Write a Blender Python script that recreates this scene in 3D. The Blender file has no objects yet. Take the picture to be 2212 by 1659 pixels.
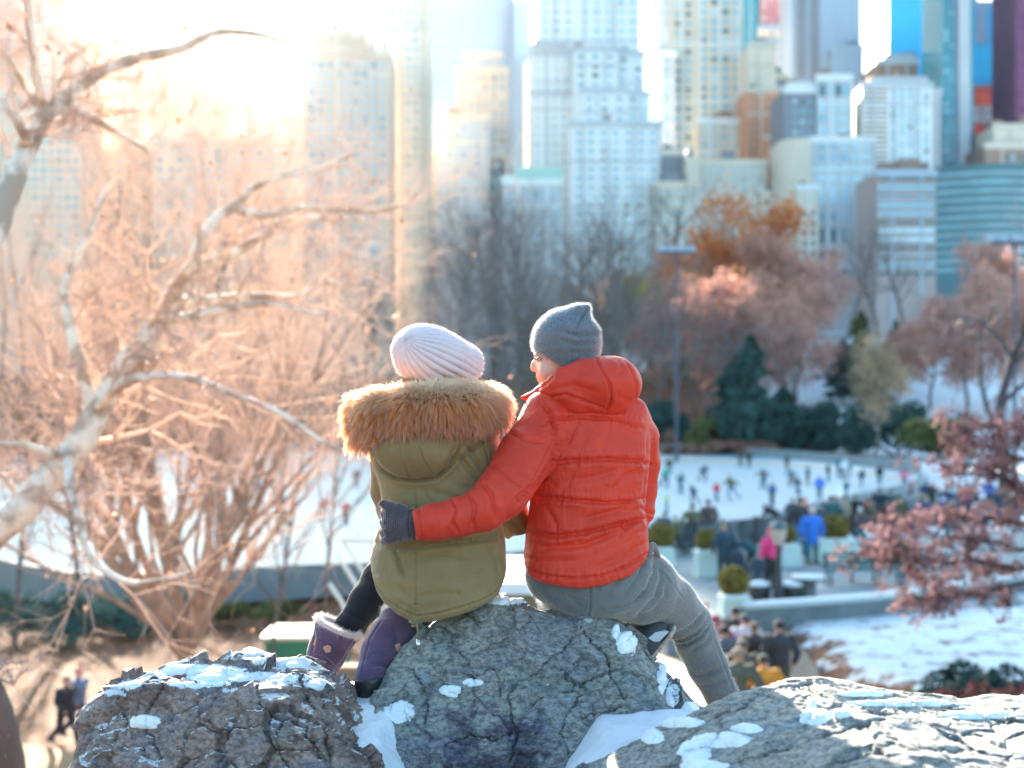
import bpy, math, random
import numpy as np
from mathutils import Vector

random.seed(7)
RS = np.random.RandomState(11)
SC = bpy.context.scene
COL = SC.collection
R = math.radians

# ------------------------------------------------------------------ camera
CZ = 7.7                       # eye height above the ice (z = 0)
F = 3070.0                     # focal length in photo units (2212 wide)
HZ = 850.0                     # horizon row
cam_d = bpy.data.cameras.new('camera')
cam = bpy.data.objects.new('camera', cam_d)
COL.objects.link(cam)
cam.location = (0, 0, CZ)
cam.rotation_euler = (R(90), 0, 0)
cam_d.lens = F / 2212.0 * 36.0
cam_d.sensor_width = 36.0
cam_d.shift_y = (HZ - 829.5) / 2212.0
cam_d.clip_start = 0.1
cam_d.clip_end = 5000
cam_d.dof.use_dof = True
cam_d.dof.focus_distance = 4.25
cam_d.dof.aperture_fstop = 2.3
SC.camera = cam

# ------------------------------------------------------------------ light
SUN_AZ, SUN_EL = -12.0, 17.0   # degrees from the view direction, degrees up
w = bpy.data.worlds.new('World')
SC.world = w
w.use_nodes = True
nt = w.node_tree
for n in list(nt.nodes):
    nt.nodes.remove(n)
sky = nt.nodes.new('ShaderNodeTexSky')
sky.sky_type = 'NISHITA'
sky.sun_disc = False
sky.sun_elevation = R(SUN_EL)
sky.sun_rotation = R(SUN_AZ)
sky.air_density = 1.0
sky.dust_density = 1.6
sky.ozone_density = 1.2
bg = nt.nodes.new('ShaderNodeBackground')
bg.inputs['Strength'].default_value = 0.09
wo = nt.nodes.new('ShaderNodeOutputWorld')
tint = nt.nodes.new('ShaderNodeMix'); tint.data_type = 'RGBA'; tint.blend_type = 'MULTIPLY'; tint.inputs['Factor'].default_value = 1.0
tint.inputs['B'].default_value = (.86, 1.04, 1.03, 1)
nt.links.new(sky.outputs[0], tint.inputs['A']); nt.links.new(tint.outputs['Result'], bg.inputs[0])
nt.links.new(bg.outputs[0], wo.inputs[0])
sd = bpy.data.lights.new('sun', 'SUN')
sd.energy = 5.0
sd.angle = R(0.5)
sd.color = (1.0, 0.86, 0.68)
sun = bpy.data.objects.new('sun', sd)
COL.objects.link(sun)
sdir = Vector((math.sin(R(SUN_AZ)) * math.cos(R(SUN_EL)), math.cos(R(SUN_AZ)) * math.cos(R(SUN_EL)), math.sin(R(SUN_EL))))
sun.rotation_euler = sdir.to_track_quat('Z', 'Y').to_euler()
sun.location = sdir * 60
EXPO = 2.68
SC.view_settings.view_transform = 'Standard'
SC.view_settings.look = 'None'
SC.view_settings.exposure = EXPO
SC.view_settings.gamma = 1.0
SC.view_settings.use_curve_mapping = False
SC.render.engine = 'CYCLES'
SC.cycles.use_denoising = True
SC.cycles.max_bounces = 6
SC.cycles.volume_bounces = 1
SC.cycles.diffuse_bounces = 3
SC.cycles.glossy_bounces = 2
SC.cycles.transmission_bounces = 3
SC.cycles.transparent_max_bounces = 4
SC.cycles.caustics_reflective = False
SC.cycles.caustics_refractive = False
SC.cycles.sample_clamp_indirect = 6.0

# ------------------------------------------------------------------ helpers
def P(u, v, d):
    return np.array([(u - 1106.0) / F * d, d, CZ + (HZ - v) / F * d])

def PG(u, v, z):
    """point on the level plane z seen at (u, v)"""
    d = (CZ - z) * F / (v - HZ)
    return P(u, v, d)

def tag(o, label=None, cat=None, group=None, kind=None):
    if label: o['label'] = label
    if cat: o['category'] = cat
    if group: o['group'] = group
    if kind: o['kind'] = kind
    return o

def thing(name, label, cat, loc=(0, 0, 0), rz=0.0, group=None):
    o = bpy.data.objects.new(name, None)
    COL.objects.link(o)
    o.empty_display_size = 0.1
    o.location = loc
    o.rotation_euler = (0, 0, rz)
    return tag(o, label, cat, group)

def mk(name, verts, faces, mat=None, parent=None, smooth=False, sub=None):
    """mesh object from arrays; faces is an (n,k) array or a list of lists; verts are world
    coordinates for top-level objects and local ones when parent is rotated/moved"""
    me = bpy.data.meshes.new(name)
    verts = np.asarray(verts, dtype=np.float32)
    if sub is not None:
        verts = verts - np.asarray(sub, dtype=np.float32)
    if isinstance(faces, np.ndarray):
        n, k = faces.shape
        me.vertices.add(len(verts))
        me.vertices.foreach_set('co', verts.ravel())
        me.loops.add(n * k)
        me.loops.foreach_set('vertex_index', faces.astype(np.int32).ravel())
        me.polygons.add(n)
        me.polygons.foreach_set('loop_start', np.arange(n, dtype=np.int32) * k)
        me.polygons.foreach_set('loop_total', np.full(n, k, dtype=np.int32))
        me.update(calc_edges=True)
        me.validate()
    else:
        me.from_pydata([tuple(map(float, p)) for p in verts], [], faces)
        me.update()
    if smooth:
        me.polygons.foreach_set('use_smooth', np.ones(len(me.polygons), dtype=bool))
    if mat: me.materials.append(mat)
    o = bpy.data.objects.new(name, me)
    COL.objects.link(o)
    if parent: o.parent = parent
    return o

def sp(parent):
    """world position of a top-level empty, to make child meshes local"""
    return tuple(parent.location)

class MB:
    """collects boxes, prisms and tubes into one mesh"""
    def __init__(s): s.v, s.f, s.n = [], [], 0
    def add(s, v, f):
        s.v.append(np.asarray(v, float)); s.f += [[i + s.n for i in q] for q in f]; s.n += len(v); return s
    def box(s, x0, x1, y0, y1, z0, z1):
        v = [(x, y, z) for z in (z0, z1) for y in (y0, y1) for x in (x0, x1)]
        return s.add(v, [[0, 2, 3, 1], [4, 5, 7, 6], [0, 1, 5, 4], [2, 6, 7, 3], [0, 4, 6, 2], [1, 3, 7, 5]])
    def prism(s, pts, z0, z1):
        n = len(pts)
        v = [(x, y, z0) for x, y in pts] + [(x, y, z1) for x, y in pts]
        return s.add(v, [list(range(n))[::-1], list(range(n, 2 * n))] + [[i, (i + 1) % n, n + (i + 1) % n, n + i] for i in range(n)])
    def lathe(s, prof, cx=0, cy=0, n=14):
        v, f = [], []
        for r, z in prof:
            v += [(cx + r * math.cos(2 * math.pi * k / n), cy + r * math.sin(2 * math.pi * k / n), z) for k in range(n)]
        for i in range(len(prof) - 1):
            for k in range(n):
                a, b = i * n + k, i * n + (k + 1) % n
                f.append([a, b, b + n, a + n])
        f.append(list(range(n))[::-1]); f.append([(len(prof) - 1) * n + k for k in range(n)])
        return s.add(v, f)
    def tube(s, pts, rad, n=8):
        pts = [np.asarray(p, float) for p in pts]
        if not hasattr(rad, '__len__'): rad = [rad] * len(pts)
        v, f = [], []; a = None
        for i, p in enumerate(pts):
            t = pts[min(i + 1, len(pts) - 1)] - pts[max(i - 1, 0)]
            t /= np.linalg.norm(t) + 1e-9
            if a is None: a = np.cross(t, (0.13, 0.31, 0.94) if abs(t[2]) < .9 else (1.0, 0.1, 0))
            a = a - a.dot(t) * t; a /= np.linalg.norm(a) + 1e-9
            b = np.cross(t, a)
            for k in range(n):
                q = 2 * math.pi * k / n
                v.append(p + rad[i] * (math.cos(q) * a + math.sin(q) * b))
        for i in range(len(pts) - 1):
            for k in range(n):
                f.append([i * n + k, i * n + (k + 1) % n, (i + 1) * n + (k + 1) % n, (i + 1) * n + k])
        f.append(list(range(n))[::-1]); f.append([(len(pts) - 1) * n + k for k in range(n)])
        return s.add(v, f)
    def build(s, name, mat, parent=None, smooth=False, sub=None):
        return mk(name, np.concatenate(s.v), s.f, mat, parent, smooth, sub)

# ------------------------------------------------------------------ numpy noise
_perm = np.random.RandomState(5).rand(65536).astype(np.float32)
def _h(ix, iy, iz):
    return _perm[((ix * 374761393 + iy * 668265263 + iz * 1274126177) ^ ((ix * 1103515245 + iz * 12345) >> 7)) & 65535]
def vnoise(x, y, z):
    xi, yi, zi = np.floor(x).astype(np.int64), np.floor(y).astype(np.int64), np.floor(z).astype(np.int64)
    fx, fy, fz = x - xi, y - yi, z - zi
    fx, fy, fz = fx * fx * (3 - 2 * fx), fy * fy * (3 - 2 * fy), fz * fz * (3 - 2 * fz)
    r = 0
    for dx in (0, 1):
        wx = fx if dx else 1 - fx
        for dy in (0, 1):
            wy = fy if dy else 1 - fy
            for dz in (0, 1):
                wz = fz if dz else 1 - fz
                r = r + wx * wy * wz * _h(xi + dx, yi + dy, zi + dz)
    return r * 2 - 1
def fbm(x, y, z, sc=1.0, oc=4, gain=.5):
    r, a, t = 0, 1.0, 0
    for i in range(oc):
        r = r + a * vnoise(x * sc + 13.7 * i, y * sc - 5.1 * i, z * sc + 7.3 * i); t += a; a *= gain; sc *= 2.03
    return r / t
def ridge(x, y, z, sc=1.0, oc=4):
    r, a, t = 0, 1.0, 0
    for i in range(oc):
        r = r + a * (1 - 2 * np.abs(vnoise(x * sc + 3.7 * i, y * sc - 9.1 * i, z * sc + 1.3 * i))); t += a; a *= .5; sc *= 2.1
    return r / t
def sstep(a, b, x):
    t = np.clip((x - a) / (b - a), 0, 1); return t * t * (3 - 2 * t)
def smin(a, b, k):
    h = np.clip(.5 + .5 * (b - a) / k, 0, 1); return b + (a - b) * h - k * h * (1 - h)
def smax(a, b, k): return -smin(-a, -b, k)

# ------------------------------------------------------------------ surface nets
def nets(fn, lo, hi, h):
    lo = np.asarray(lo, float); hi = np.asarray(hi, float)
    n = np.ceil((hi - lo) / h).astype(int) + 1
    xs = [lo[i] + h * np.arange(n[i]) for i in range(3)]
    X, Y, Z = np.meshgrid(*xs, indexing='ij')
    D = fn(X, Y, Z).astype(np.float32)
    S = D < 0
    c = [S[i:n[0] - 1 + i, j:n[1] - 1 + j, k:n[2] - 1 + k] for i in (0, 1) for j in (0, 1) for k in (0, 1)]
    cnt = sum(a.astype(np.int8) for a in c)
    act = (cnt > 0) & (cnt < 8)
    idx = -np.ones(act.shape, dtype=np.int64)
    ii = np.argwhere(act)
    idx[act] = np.arange(len(ii))
    acc = np.zeros((len(ii), 3)); w_ = np.zeros(len(ii))
    cor = [(i, j, k) for i in (0, 1) for j in (0, 1) for k in (0, 1)]
    val = {q: D[ii[:, 0] + q[0], ii[:, 1] + q[1], ii[:, 2] + q[2]] for q in cor}
    for a in cor:
        for ax in range(3):
            if a[ax] == 0:
                b = list(a); b[ax] = 1; b = tuple(b)
                va, vb = val[a], val[b]
                m = (va < 0) != (vb < 0)
                t = np.where(m, va / np.where(m, va - vb, 1), 0)
                p = np.tile(np.array(a, float), (len(ii), 1)); p[:, ax] += t
                acc += p * m[:, None]; w_ += m
    V = lo + h * (ii + acc / w_[:, None])
    Fs = []
    for ax in range(3):
        b, c2 = [(1, 2), (2, 0), (0, 1)][ax]
        sl0 = [slice(None)] * 3; sl1 = [slice(None)] * 3
        sl0[ax] = slice(0, n[ax] - 1); sl1[ax] = slice(1, n[ax])
        A, B = S[tuple(sl0)], S[tuple(sl1)]
        e = np.argwhere(A != B)
        ok = (e[:, b] > 0) & (e[:, c2] > 0) & (e[:, b] < n[b] - 1) & (e[:, c2] < n[c2] - 1)
        e = e[ok]
        fl = A[e[:, 0], e[:, 1], e[:, 2]]
        def g(db, dc):
            q = e.copy(); q[:, b] -= db; q[:, c2] -= dc
            return idx[q[:, 0], q[:, 1], q[:, 2]]
        q = np.stack([g(1, 1), g(0, 1), g(0, 0), g(1, 0)], 1)
        q[~fl] = q[~fl][:, ::-1]
        Fs.append(q)
    return V, np.concatenate(Fs)

def vnormals(V, Fq):
    n = np.cross(V[Fq[:, 2]] - V[Fq[:, 0]], V[Fq[:, 3]] - V[Fq[:, 1]])
    N = np.zeros_like(V)
    for k in range(4): np.add.at(N, Fq[:, k], n)
    return N / (np.linalg.norm(N, axis=1, keepdims=True) + 1e-12)

def subdiv(V, Fq, smooth=1):
    """split every quad in four, then relax a little"""
    n = len(V); E = np.concatenate([Fq[:, [k, (k + 1) % 4]] for k in range(4)]); E.sort(1)
    key = E[:, 0].astype(np.int64) * n + E[:, 1]
    uq, inv = np.unique(key, return_inverse=True); m = len(uq)
    mid = (V[uq // n] + V[uq % n]) / 2; nf = len(Fq); inv = inv.reshape(4, nf)
    V2 = np.concatenate([V, mid, V[Fq].mean(1)])
    c = n + m + np.arange(nf); e = [n + inv[k] for k in range(4)]
    F2 = np.concatenate([np.stack([Fq[:, k], e[k], c, e[k - 1]], 1) for k in range(4)])
    for _ in range(smooth):
        acc = np.zeros_like(V2); cnt = np.zeros(len(V2))
        for k in range(4):
            np.add.at(acc, F2[:, k], V2[F2[:, (k + 1) % 4]] + V2[F2[:, k - 1]]); np.add.at(cnt, F2[:, k], 2)
        V2 = V2 * .4 + .6 * acc / np.maximum(cnt, 1)[:, None]
    return V2, F2

# ------------------------------------------------------------------ materials
MATS = {}
def mat(name, col, rough=.8, var=0.0, vscale=3.0, bump=0.0, bscale=20.0, metal=0.0, sheen=0.0, col2=None, trans=0.0, coords='Object', spec=.5, detail=4):
    if name in MATS: return MATS[name]
    m = bpy.data.materials.new(name); m.use_nodes = True
    nt = m.node_tree; b = nt.nodes['Principled BSDF']
    b.inputs['Base Color'].default_value = (*col, 1)
    b.inputs['Roughness'].default_value = rough
    b.inputs['Metallic'].default_value = metal
    b.inputs['Specular IOR Level'].default_value = spec
    if sheen:
        b.inputs['Sheen Weight'].default_value = sheen; b.inputs['Sheen Roughness'].default_value = .4
    tc = nt.nodes.new('ShaderNodeTexCoord')
    if var or col2:
        n = nt.nodes.new('ShaderNodeTexNoise'); n.inputs['Scale'].default_value = vscale; n.inputs['Detail'].default_value = detail
        nt.links.new(tc.outputs[coords], n.inputs['Vector'])
        r = nt.nodes.new('ShaderNodeValToRGB')
        r.color_ramp.elements[0].position = .35; r.color_ramp.elements[1].position = .65
        c2 = col2 if col2 else tuple(min(1, c * (1 + var)) for c in col)
        c1 = col if col2 else tuple(c * (1 - var) for c in col)
        r.color_ramp.elements[0].color = (*c1, 1); r.color_ramp.elements[1].color = (*c2, 1)
        nt.links.new(n.outputs['Fac'], r.inputs[0]); nt.links.new(r.outputs[0], b.inputs['Base Color'])
    if bump:
        n2 = nt.nodes.new('ShaderNodeTexNoise'); n2.inputs['Scale'].default_value = bscale; n2.inputs['Detail'].default_value = 6
        nt.links.new(tc.outputs[coords], n2.inputs['Vector'])
        bp = nt.nodes.new('ShaderNodeBump'); bp.inputs['Strength'].default_value = bump; bp.inputs['Distance'].default_value = .3 / bscale
        nt.links.new(n2.outputs['Fac'], bp.inputs['Height']); nt.links.new(bp.outputs[0], b.inputs['Normal'])
    if trans:
        tr = nt.nodes.new('ShaderNodeBsdfTranslucent')
        mx = nt.nodes.new('ShaderNodeMixShader'); mx.inputs[0].default_value = trans
        if b.inputs['Base Color'].is_linked: nt.links.new(b.inputs['Base Color'].links[0].from_socket, tr.inputs['Color'])
        else: tr.inputs['Color'].default_value = (*col, 1)
        nt.links.new(b.outputs[0], mx.inputs[1]); nt.links.new(tr.outputs[0], mx.inputs[2])
        nt.links.new(mx.outputs[0], nt.nodes['Material Output'].inputs['Surface'])
    MATS[name] = m
    return m
# ================================================================== SETTING
def H(x, y):
    """ground height"""
    x = np.asarray(x, float); y = np.asarray(y, float)
    z = -0.5 + 1.35 * sstep(1.0, 4.5, x) * (1 - sstep(50, 90, y)) + .72 * sstep(6.9, 8.8, x + .10 * (y - 30)) * (1 - sstep(60, 95, y))
    r = np.sqrt((x * .8) ** 2 + (y - 1.0) ** 2)
    z = z + (6.3 - z) * np.exp(-(r / 7.2) ** 3.2) * 1.0
    z = np.where(y > 60, z * 1 + (0 - z) * sstep(60, 90, y), z)
    far = sstep(176, 232, y) * 4.2 + sstep(225, 340, y) * (8 + 8.5 * sstep(10, 60, x - (y - 230) * .1)) - sstep(350, 450, y) * 8
    return z + far

EL = [(1950,1018),(1985,1040),(1965,1070),(1800,1110),(1600,1165),(1420,1200),(1130,1240),(900,1262),(650,1275),(400,1290),(150,1290),(-100,1220),(-260,1110),(-60,1015),(300,984),(700,975),(1100,972),(1420,975),(1700,991)]
rink_pts = [PG(u, v, 0.0)[:2] for u, v in EL]
def closed_curve(pts, n=8):
    out = []; m = len(pts); pts = [np.array(p) for p in pts]
    for i in range(m):
        p0, p1, p2, p3 = pts[i - 1], pts[i], pts[(i + 1) % m], pts[(i + 2) % m]
        for k in range(n):
            t = k / n
            out.append(.5 * (2 * p1 + (p2 - p0) * t + (2 * p0 - 5 * p1 + 4 * p2 - p3) * t * t + (-p0 + 3 * p1 - 3 * p2 + p3) * t ** 3))
    return out
rink_c = closed_curve(rink_pts, 5)
def inside(x, y, poly):
    x = np.asarray(x); r = np.zeros(x.shape, bool); m = len(poly)
    for i in range(m):
        x0, y0 = poly[i]; x1, y1 = poly[(i + 1) % m]
        c = ((y0 > y) != (y1 > y)) & (x < (x1 - x0) * (y - y0) / (y1 - y0 + 1e-12) + x0)
        r ^= c
    return r

# ground sheet: dense near, coarse far
gx = np.concatenate([np.linspace(-900, -90, 40), np.linspace(-86, -22, 60), np.linspace(-21.5, 21.5, 150), np.linspace(22, 86, 60), np.linspace(90, 900, 40)])
gy = np.concatenate([np.linspace(-60, -2, 20), np.linspace(-1, 60, 200), np.linspace(61, 200, 110), np.linspace(203, 460, 70), np.linspace(480, 1600, 20)])
GX, GY = np.meshgrid(gx, gy, indexing='ij')
GZ = H(GX, GY)
ins = inside(GX, GY, rink_c)
GZ = np.where(ins, np.minimum(GZ, -0.35), GZ)
plaza_poly = [(4.0, 36.8), (6.4, 38.5), (10.2, 39.7), (14, 41.0), (19.5, 43.0), (34, 48), (46, 66), (22.6, 62.5), (14, 59), (7.2, 56.3), (3.5, 56), (1.8, 50)]
def Hn(x, y):
    x = np.asarray(x, float); y = np.asarray(y, float)
    return H(x, y) + .10 * fbm(x, y, 0 * x, .35, 3)
GZ = np.where(ins, GZ, GZ + .10 * fbm(GX, GY, 0 * GX, .35, 3) + .6 * fbm(GX, GY, 0 * GX, .05, 2) * sstep(190, 260, GY))
inp = inside(GX, GY, plaza_poly)
GZ = np.where(inp, np.minimum(GZ, 1.35), GZ)
nx, ny = GX.shape
I = np.arange(nx * ny).reshape(nx, ny)
Q = np.stack([I[:-1, :-1], I[1:, :-1], I[1:, 1:], I[:-1, 1:]], -1).reshape(-1, 4)

def ground_mat():
    m = bpy.data.materials.new('leafy_ground'); m.use_nodes = True
    nt = m.node_tree; b = nt.nodes['Principled BSDF']; b.inputs['Roughness'].default_value = .9
    at = nt.nodes.new('ShaderNodeAttribute'); at.attribute_name = 'snow'
    tc = nt.nodes.new('ShaderNodeTexCoord')
    n1 = nt.nodes.new('ShaderNodeTexNoise'); n1.inputs['Scale'].default_value = 1.3; n1.inputs['Detail'].default_value = 8; n1.inputs['Roughness'].default_value = .75
    n2 = nt.nodes.new('ShaderNodeTexNoise'); n2.inputs['Scale'].default_value = 3.5; n2.inputs['Detail'].default_value = 6; n2.inputs['Roughness'].default_value = .7
    for n in (n1, n2): nt.links.new(tc.outputs['Object'], n.inputs['Vector'])
    r = nt.nodes.new('ShaderNodeValToRGB'); e = r.color_ramp.elements
    e[0].position = .35; e[0].color = (.06, .032, .02, 1); e[1].position = .62; e[1].color = (.34, .125, .04, 1)
    e3 = e.new(.5); e3.color = (.17, .06, .026, 1)
    nt.links.new(n2.outputs['Fac'], r.inputs[0])
    ad = nt.nodes.new('ShaderNodeMath'); ad.operation = 'ADD'; nt.links.new(at.outputs['Fac'], ad.inputs[0]); nt.links.new(n1.outputs['Fac'], ad.inputs[1])
    r2 = nt.nodes.new('ShaderNodeValToRGB'); r2.color_ramp.elements[0].position = .94; r2.color_ramp.elements[1].position = 1.02
    nt.links.new(ad.outputs[0], r2.inputs[0])
    mx = nt.nodes.new('ShaderNodeMix'); mx.data_type = 'RGBA'
    nt.links.new(r2.outputs[0], mx.inputs['Factor']); nt.links.new(r.outputs[0], mx.inputs['A']); mx.inputs['B'].default_value = (.80, .84, .88, 1)
    nt.links.new(mx.outputs['Result'], b.inputs['Base Color'])
    bp = nt.nodes.new('ShaderNodeBump'); bp.inputs['Distance'].default_value = .15; bp.inputs['Strength'].default_value = .8
    nt.links.new(n2.outputs['Fac'], bp.inputs['Height']); nt.links.new(bp.outputs[0], b.inputs['Normal'])
    return m
g = mk('ground', np.stack([GX, GY, GZ], -1).reshape(-1, 3), Q, ground_mat(), smooth=True)
tag(g, kind='structure')
# how much snow lies: none on the leafy left, most on the slope right of the path and round the rink
sn = .25 * np.ones_like(GX)
sn += .29 * sstep(6.9, 9.0, GX + .10 * (GY - 30)) * (GY < 90)
sn += .30 * sstep(60, 80, GY)
sn = np.where((GX > 6) & (GY < 27.5), .12, sn)
sn = np.where(GY > 175, .26 + .34 * sstep(20, 60, GX), sn)
a = g.data.attributes.new('snow', 'FLOAT', 'POINT')
a.data.foreach_set('value', sn.astype(np.float32).ravel())

# ice rink and its orange line, boards
ice = mat('ice', (.56, .70, .77), rough=.3, var=.07, vscale=.35, bump=.08, bscale=2, detail=10)
mb = MB(); mb.prism([tuple(p) for p in rink_c], -.3, 0.0)
tag(mb.build('ice_rink', ice), kind='structure')
rc = np.array(rink_c); cen = rc.mean(0)
def band(k0, k1, z):
    a_ = cen + (rc - cen) * k0; b_ = cen + (rc - cen) * k1; n = len(rc)
    v = [(p[0], p[1], z) for p in a_] + [(p[0], p[1], z) for p in b_]
    return v, [[i, (i + 1) % n, n + (i + 1) % n, n + i] for i in range(n)]
lp = [(300, 1000), (700, 992), (1000, 988), (1300, 988), (1420, 989), (1600, 996), (1700, 1002), (1800, 1011), (1900, 1024), (1948, 1036)]
v = [PG(u, q, .006) for u, q in lp] + [PG(u, q + 3.4, .006) for u, q in lp]; n = len(lp)
tag(mk('ice_line', v, [[i, n + i, n + i + 1, i + 1] for i in range(n - 1)], mat('ice_line', (.80, .56, .28), rough=.5)), kind='structure')
# low dasher wall round the ice
n = len(rc)
out = cen + (rc - cen) * 1.004; inn = cen + (rc - cen) * 1.0015
v = [(*p, z) for z in (-.3, 1.02) for q in (inn, out) for p in q]
f = []
for i in range(n):
    j = (i + 1) % n
    f += [[i, j, 2 * n + j, 2 * n + i], [n + j, n + i, 3 * n + i, 3 * n + j], [2 * n + i, 2 * n + j, 3 * n + j, 3 * n + i]]
dash = mk('rink_barrier', v, f, mat('barrier', (.20, .24, .26), rough=.5, var=.1, vscale=.4))
tag(dash, 'pale low barrier running round the whole edge of the ice rink', 'barrier')

# plaza and path
pav = bpy.data.materials.new('pavers'); pav.use_nodes = True
nt = pav.node_tree; b = nt.nodes['Principled BSDF']; b.inputs['Roughness'].default_value = .7
tc = nt.nodes.new('ShaderNodeTexCoord'); br = nt.nodes.new('ShaderNodeTexBrick'); br.inputs['Scale'].default_value = .9
br.inputs['Color1'].default_value = (.22, .26, .28, 1); br.inputs['Color2'].default_value = (.28, .32, .34, 1); br.inputs['Mortar'].default_value = (.2, .22, .24, 1)
br.inputs['Mortar Size'].default_value = .012
nt.links.new(tc.outputs['Object'], br.inputs['Vector'])
ns = nt.nodes.new('ShaderNodeTexNoise'); ns.inputs['Scale'].default_value = .5; ns.inputs['Detail'].default_value = 6
nt.links.new(tc.outputs['Object'], ns.inputs['Vector'])
rr = nt.nodes.new('ShaderNodeValToRGB'); rr.color_ramp.elements[0].position = .56; rr.color_ramp.elements[1].position = .72
nt.links.new(ns.outputs['Fac'], rr.inputs[0])
mx = nt.nodes.new('ShaderNodeMix'); mx.data_type = 'RGBA'; nt.links.new(rr.outputs[0], mx.inputs['Factor']); nt.links.new(br.outputs[0], mx.inputs['A']); mx.inputs['B'].default_value = (.66, .7, .74, 1)
nt.links.new(mx.outputs['Result'], b.inputs['Base Color'])
tag(MB().prism(plaza_poly, .6, 1.7).build('plaza', pav), kind='structure')

def ribbon(name, cl, wd, m, off=.03, fn=None, res=1.0):
    """a sheet that follows the ground along a centre line"""
    pts = [np.array(c, float) for c in cl]; L = []
    for a_, b_ in zip(pts[:-1], pts[1:]):
        k = max(2, int(np.linalg.norm(b_ - a_) / res))
        for i in range(k): L.append(a_ + (b_ - a_) * i / k)
    L.append(pts[-1]); L = np.array(L)
    T = np.gradient(L, axis=0); T /= np.linalg.norm(T, axis=1, keepdims=True)
    Nn = np.stack([-T[:, 1], T[:, 0]], 1); k = 9
    rows = [L + Nn * wd * (s - .5) for s in np.linspace(0, 1, k)]
    A = np.stack(rows, 1)
    Z = Hn(A[..., 0], A[..., 1]) + off
    V = np.concatenate([A, Z[..., None]], -1).reshape(-1, 3)
    I = np.arange(len(L) * k).reshape(len(L), k)
    Qq = np.stack([I[:-1, :-1], I[:-1, 1:], I[1:, 1:], I[1:, :-1]], -1).reshape(-1, 4)
    return tag(mk(name, V, Qq, m, smooth=True), kind='structure')
tan = mat('path_surface', (.28, .21, .155), rough=.85, var=.18, vscale=1.2, bump=.3, bscale=6)
ribbon('path', [(3.6, 14), (4.4, 24), (5.0, 31), (5.3, 38.2)], 4.2, tan, .10)
ribbon('footpath', [(-24, 36), (-16, 33), (-10.2, 30.5), (-5.5, 28), (-3, 20)], 3.6, mat('sandy_path', (.36, .20, .095), rough=.9, var=.15, vscale=1.5), .10)

# ------------------------------------------------------------------ haze
hm = bpy.data.materials.new('haze'); hm.use_nodes = True
nt = hm.node_tree
for q in list(nt.nodes):
    if q.type != 'OUTPUT_MATERIAL': nt.nodes.remove(q)
pv = nt.nodes.new('ShaderNodeVolumePrincipled')
pv.inputs['Color'].default_value = (.95, .965, 1.0, 1)
pv.inputs['Density'].default_value = .00002
pv.inputs['Anisotropy'].default_value = .88
nt.links.new(pv.outputs[0], nt.nodes['Material Output'].inputs['Volume'])
tag(MB().box(-905, 905, -64, 1604, -3, 195).build('haze', hm), kind='stuff')
# ================================================================== BUILDINGS
def blue_glass(name, c, rough=.15, **k): return mat(name, c, rough=rough, spec=.6, **k)
M_WHITE = mat('white_stone', (.78, .79, .78), rough=.8, var=.06, vscale=.05)
M_BEIGE = mat('beige_brick', (.62, .55, .46), rough=.85, var=.08, vscale=.05)
M_PEACH = mat('peach_stone', (.66, .52, .42), rough=.85, var=.08, vscale=.05)
M_ORANGE = mat('orange_brick', (.62, .30, .19), rough=.85, var=.12, vscale=.04)
M_GREY = mat('grey_stone', (.52, .54, .57), rough=.85, var=.07, vscale=.05)
M_DGREY = mat('dark_grey_wall', (.22, .24, .28), rough=.7, var=.1, vscale=.05)
M_BROWN = mat('brown_brick', (.33, .22, .18), rough=.85, var=.12, vscale=.05)
M_RED = mat('red_netting', (.72, .12, .09), rough=.8, var=.2, vscale=.3)
M_WIN = blue_glass('window_blue', (.20, .42, .52))
M_WIN2 = blue_glass('window_pale', (.45, .62, .70), rough=.1)
M_WIN3 = blue_glass('window_dark', (.03, .09, .12))
M_TEALG = blue_glass('teal_glass', (.01, .24, .33), rough=.2, var=.2, vscale=.03)
M_BLUEG = blue_glass('bright_blue_wrap', (.0, .50, .88), rough=.45, var=.12, vscale=.035)
M_SKYG = blue_glass('pale_blue_glass', (.30, .45, .60), rough=.15, var=.12, vscale=.02)
M_GREYG = blue_glass('grey_blue_glass', (.34, .42, .52), rough=.2, var=.08, vscale=.02)
M_MINT = mat('mint_copper', (.42, .66, .60), rough=.6)
M_PURPLE = mat('purple_mesh', (.16, .05, .13), rough=.8, var=.2, vscale=.3)
M_CREAM = mat('cream_stone', (.74, .64, .52), rough=.85, var=.07, vscale=.05)

_wm = {}
def winmesh(w_, h_, m):
    k = (round(w_, 1), round(h_, 1), m.name)
    if k not in _wm:
        o = MB().box(-w_ / 2, w_ / 2, -.16, .12, 0, h_).build('window', m)
        _wm[k] = o.data; bpy.data.objects.remove(o)
    return _wm[k]

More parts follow.
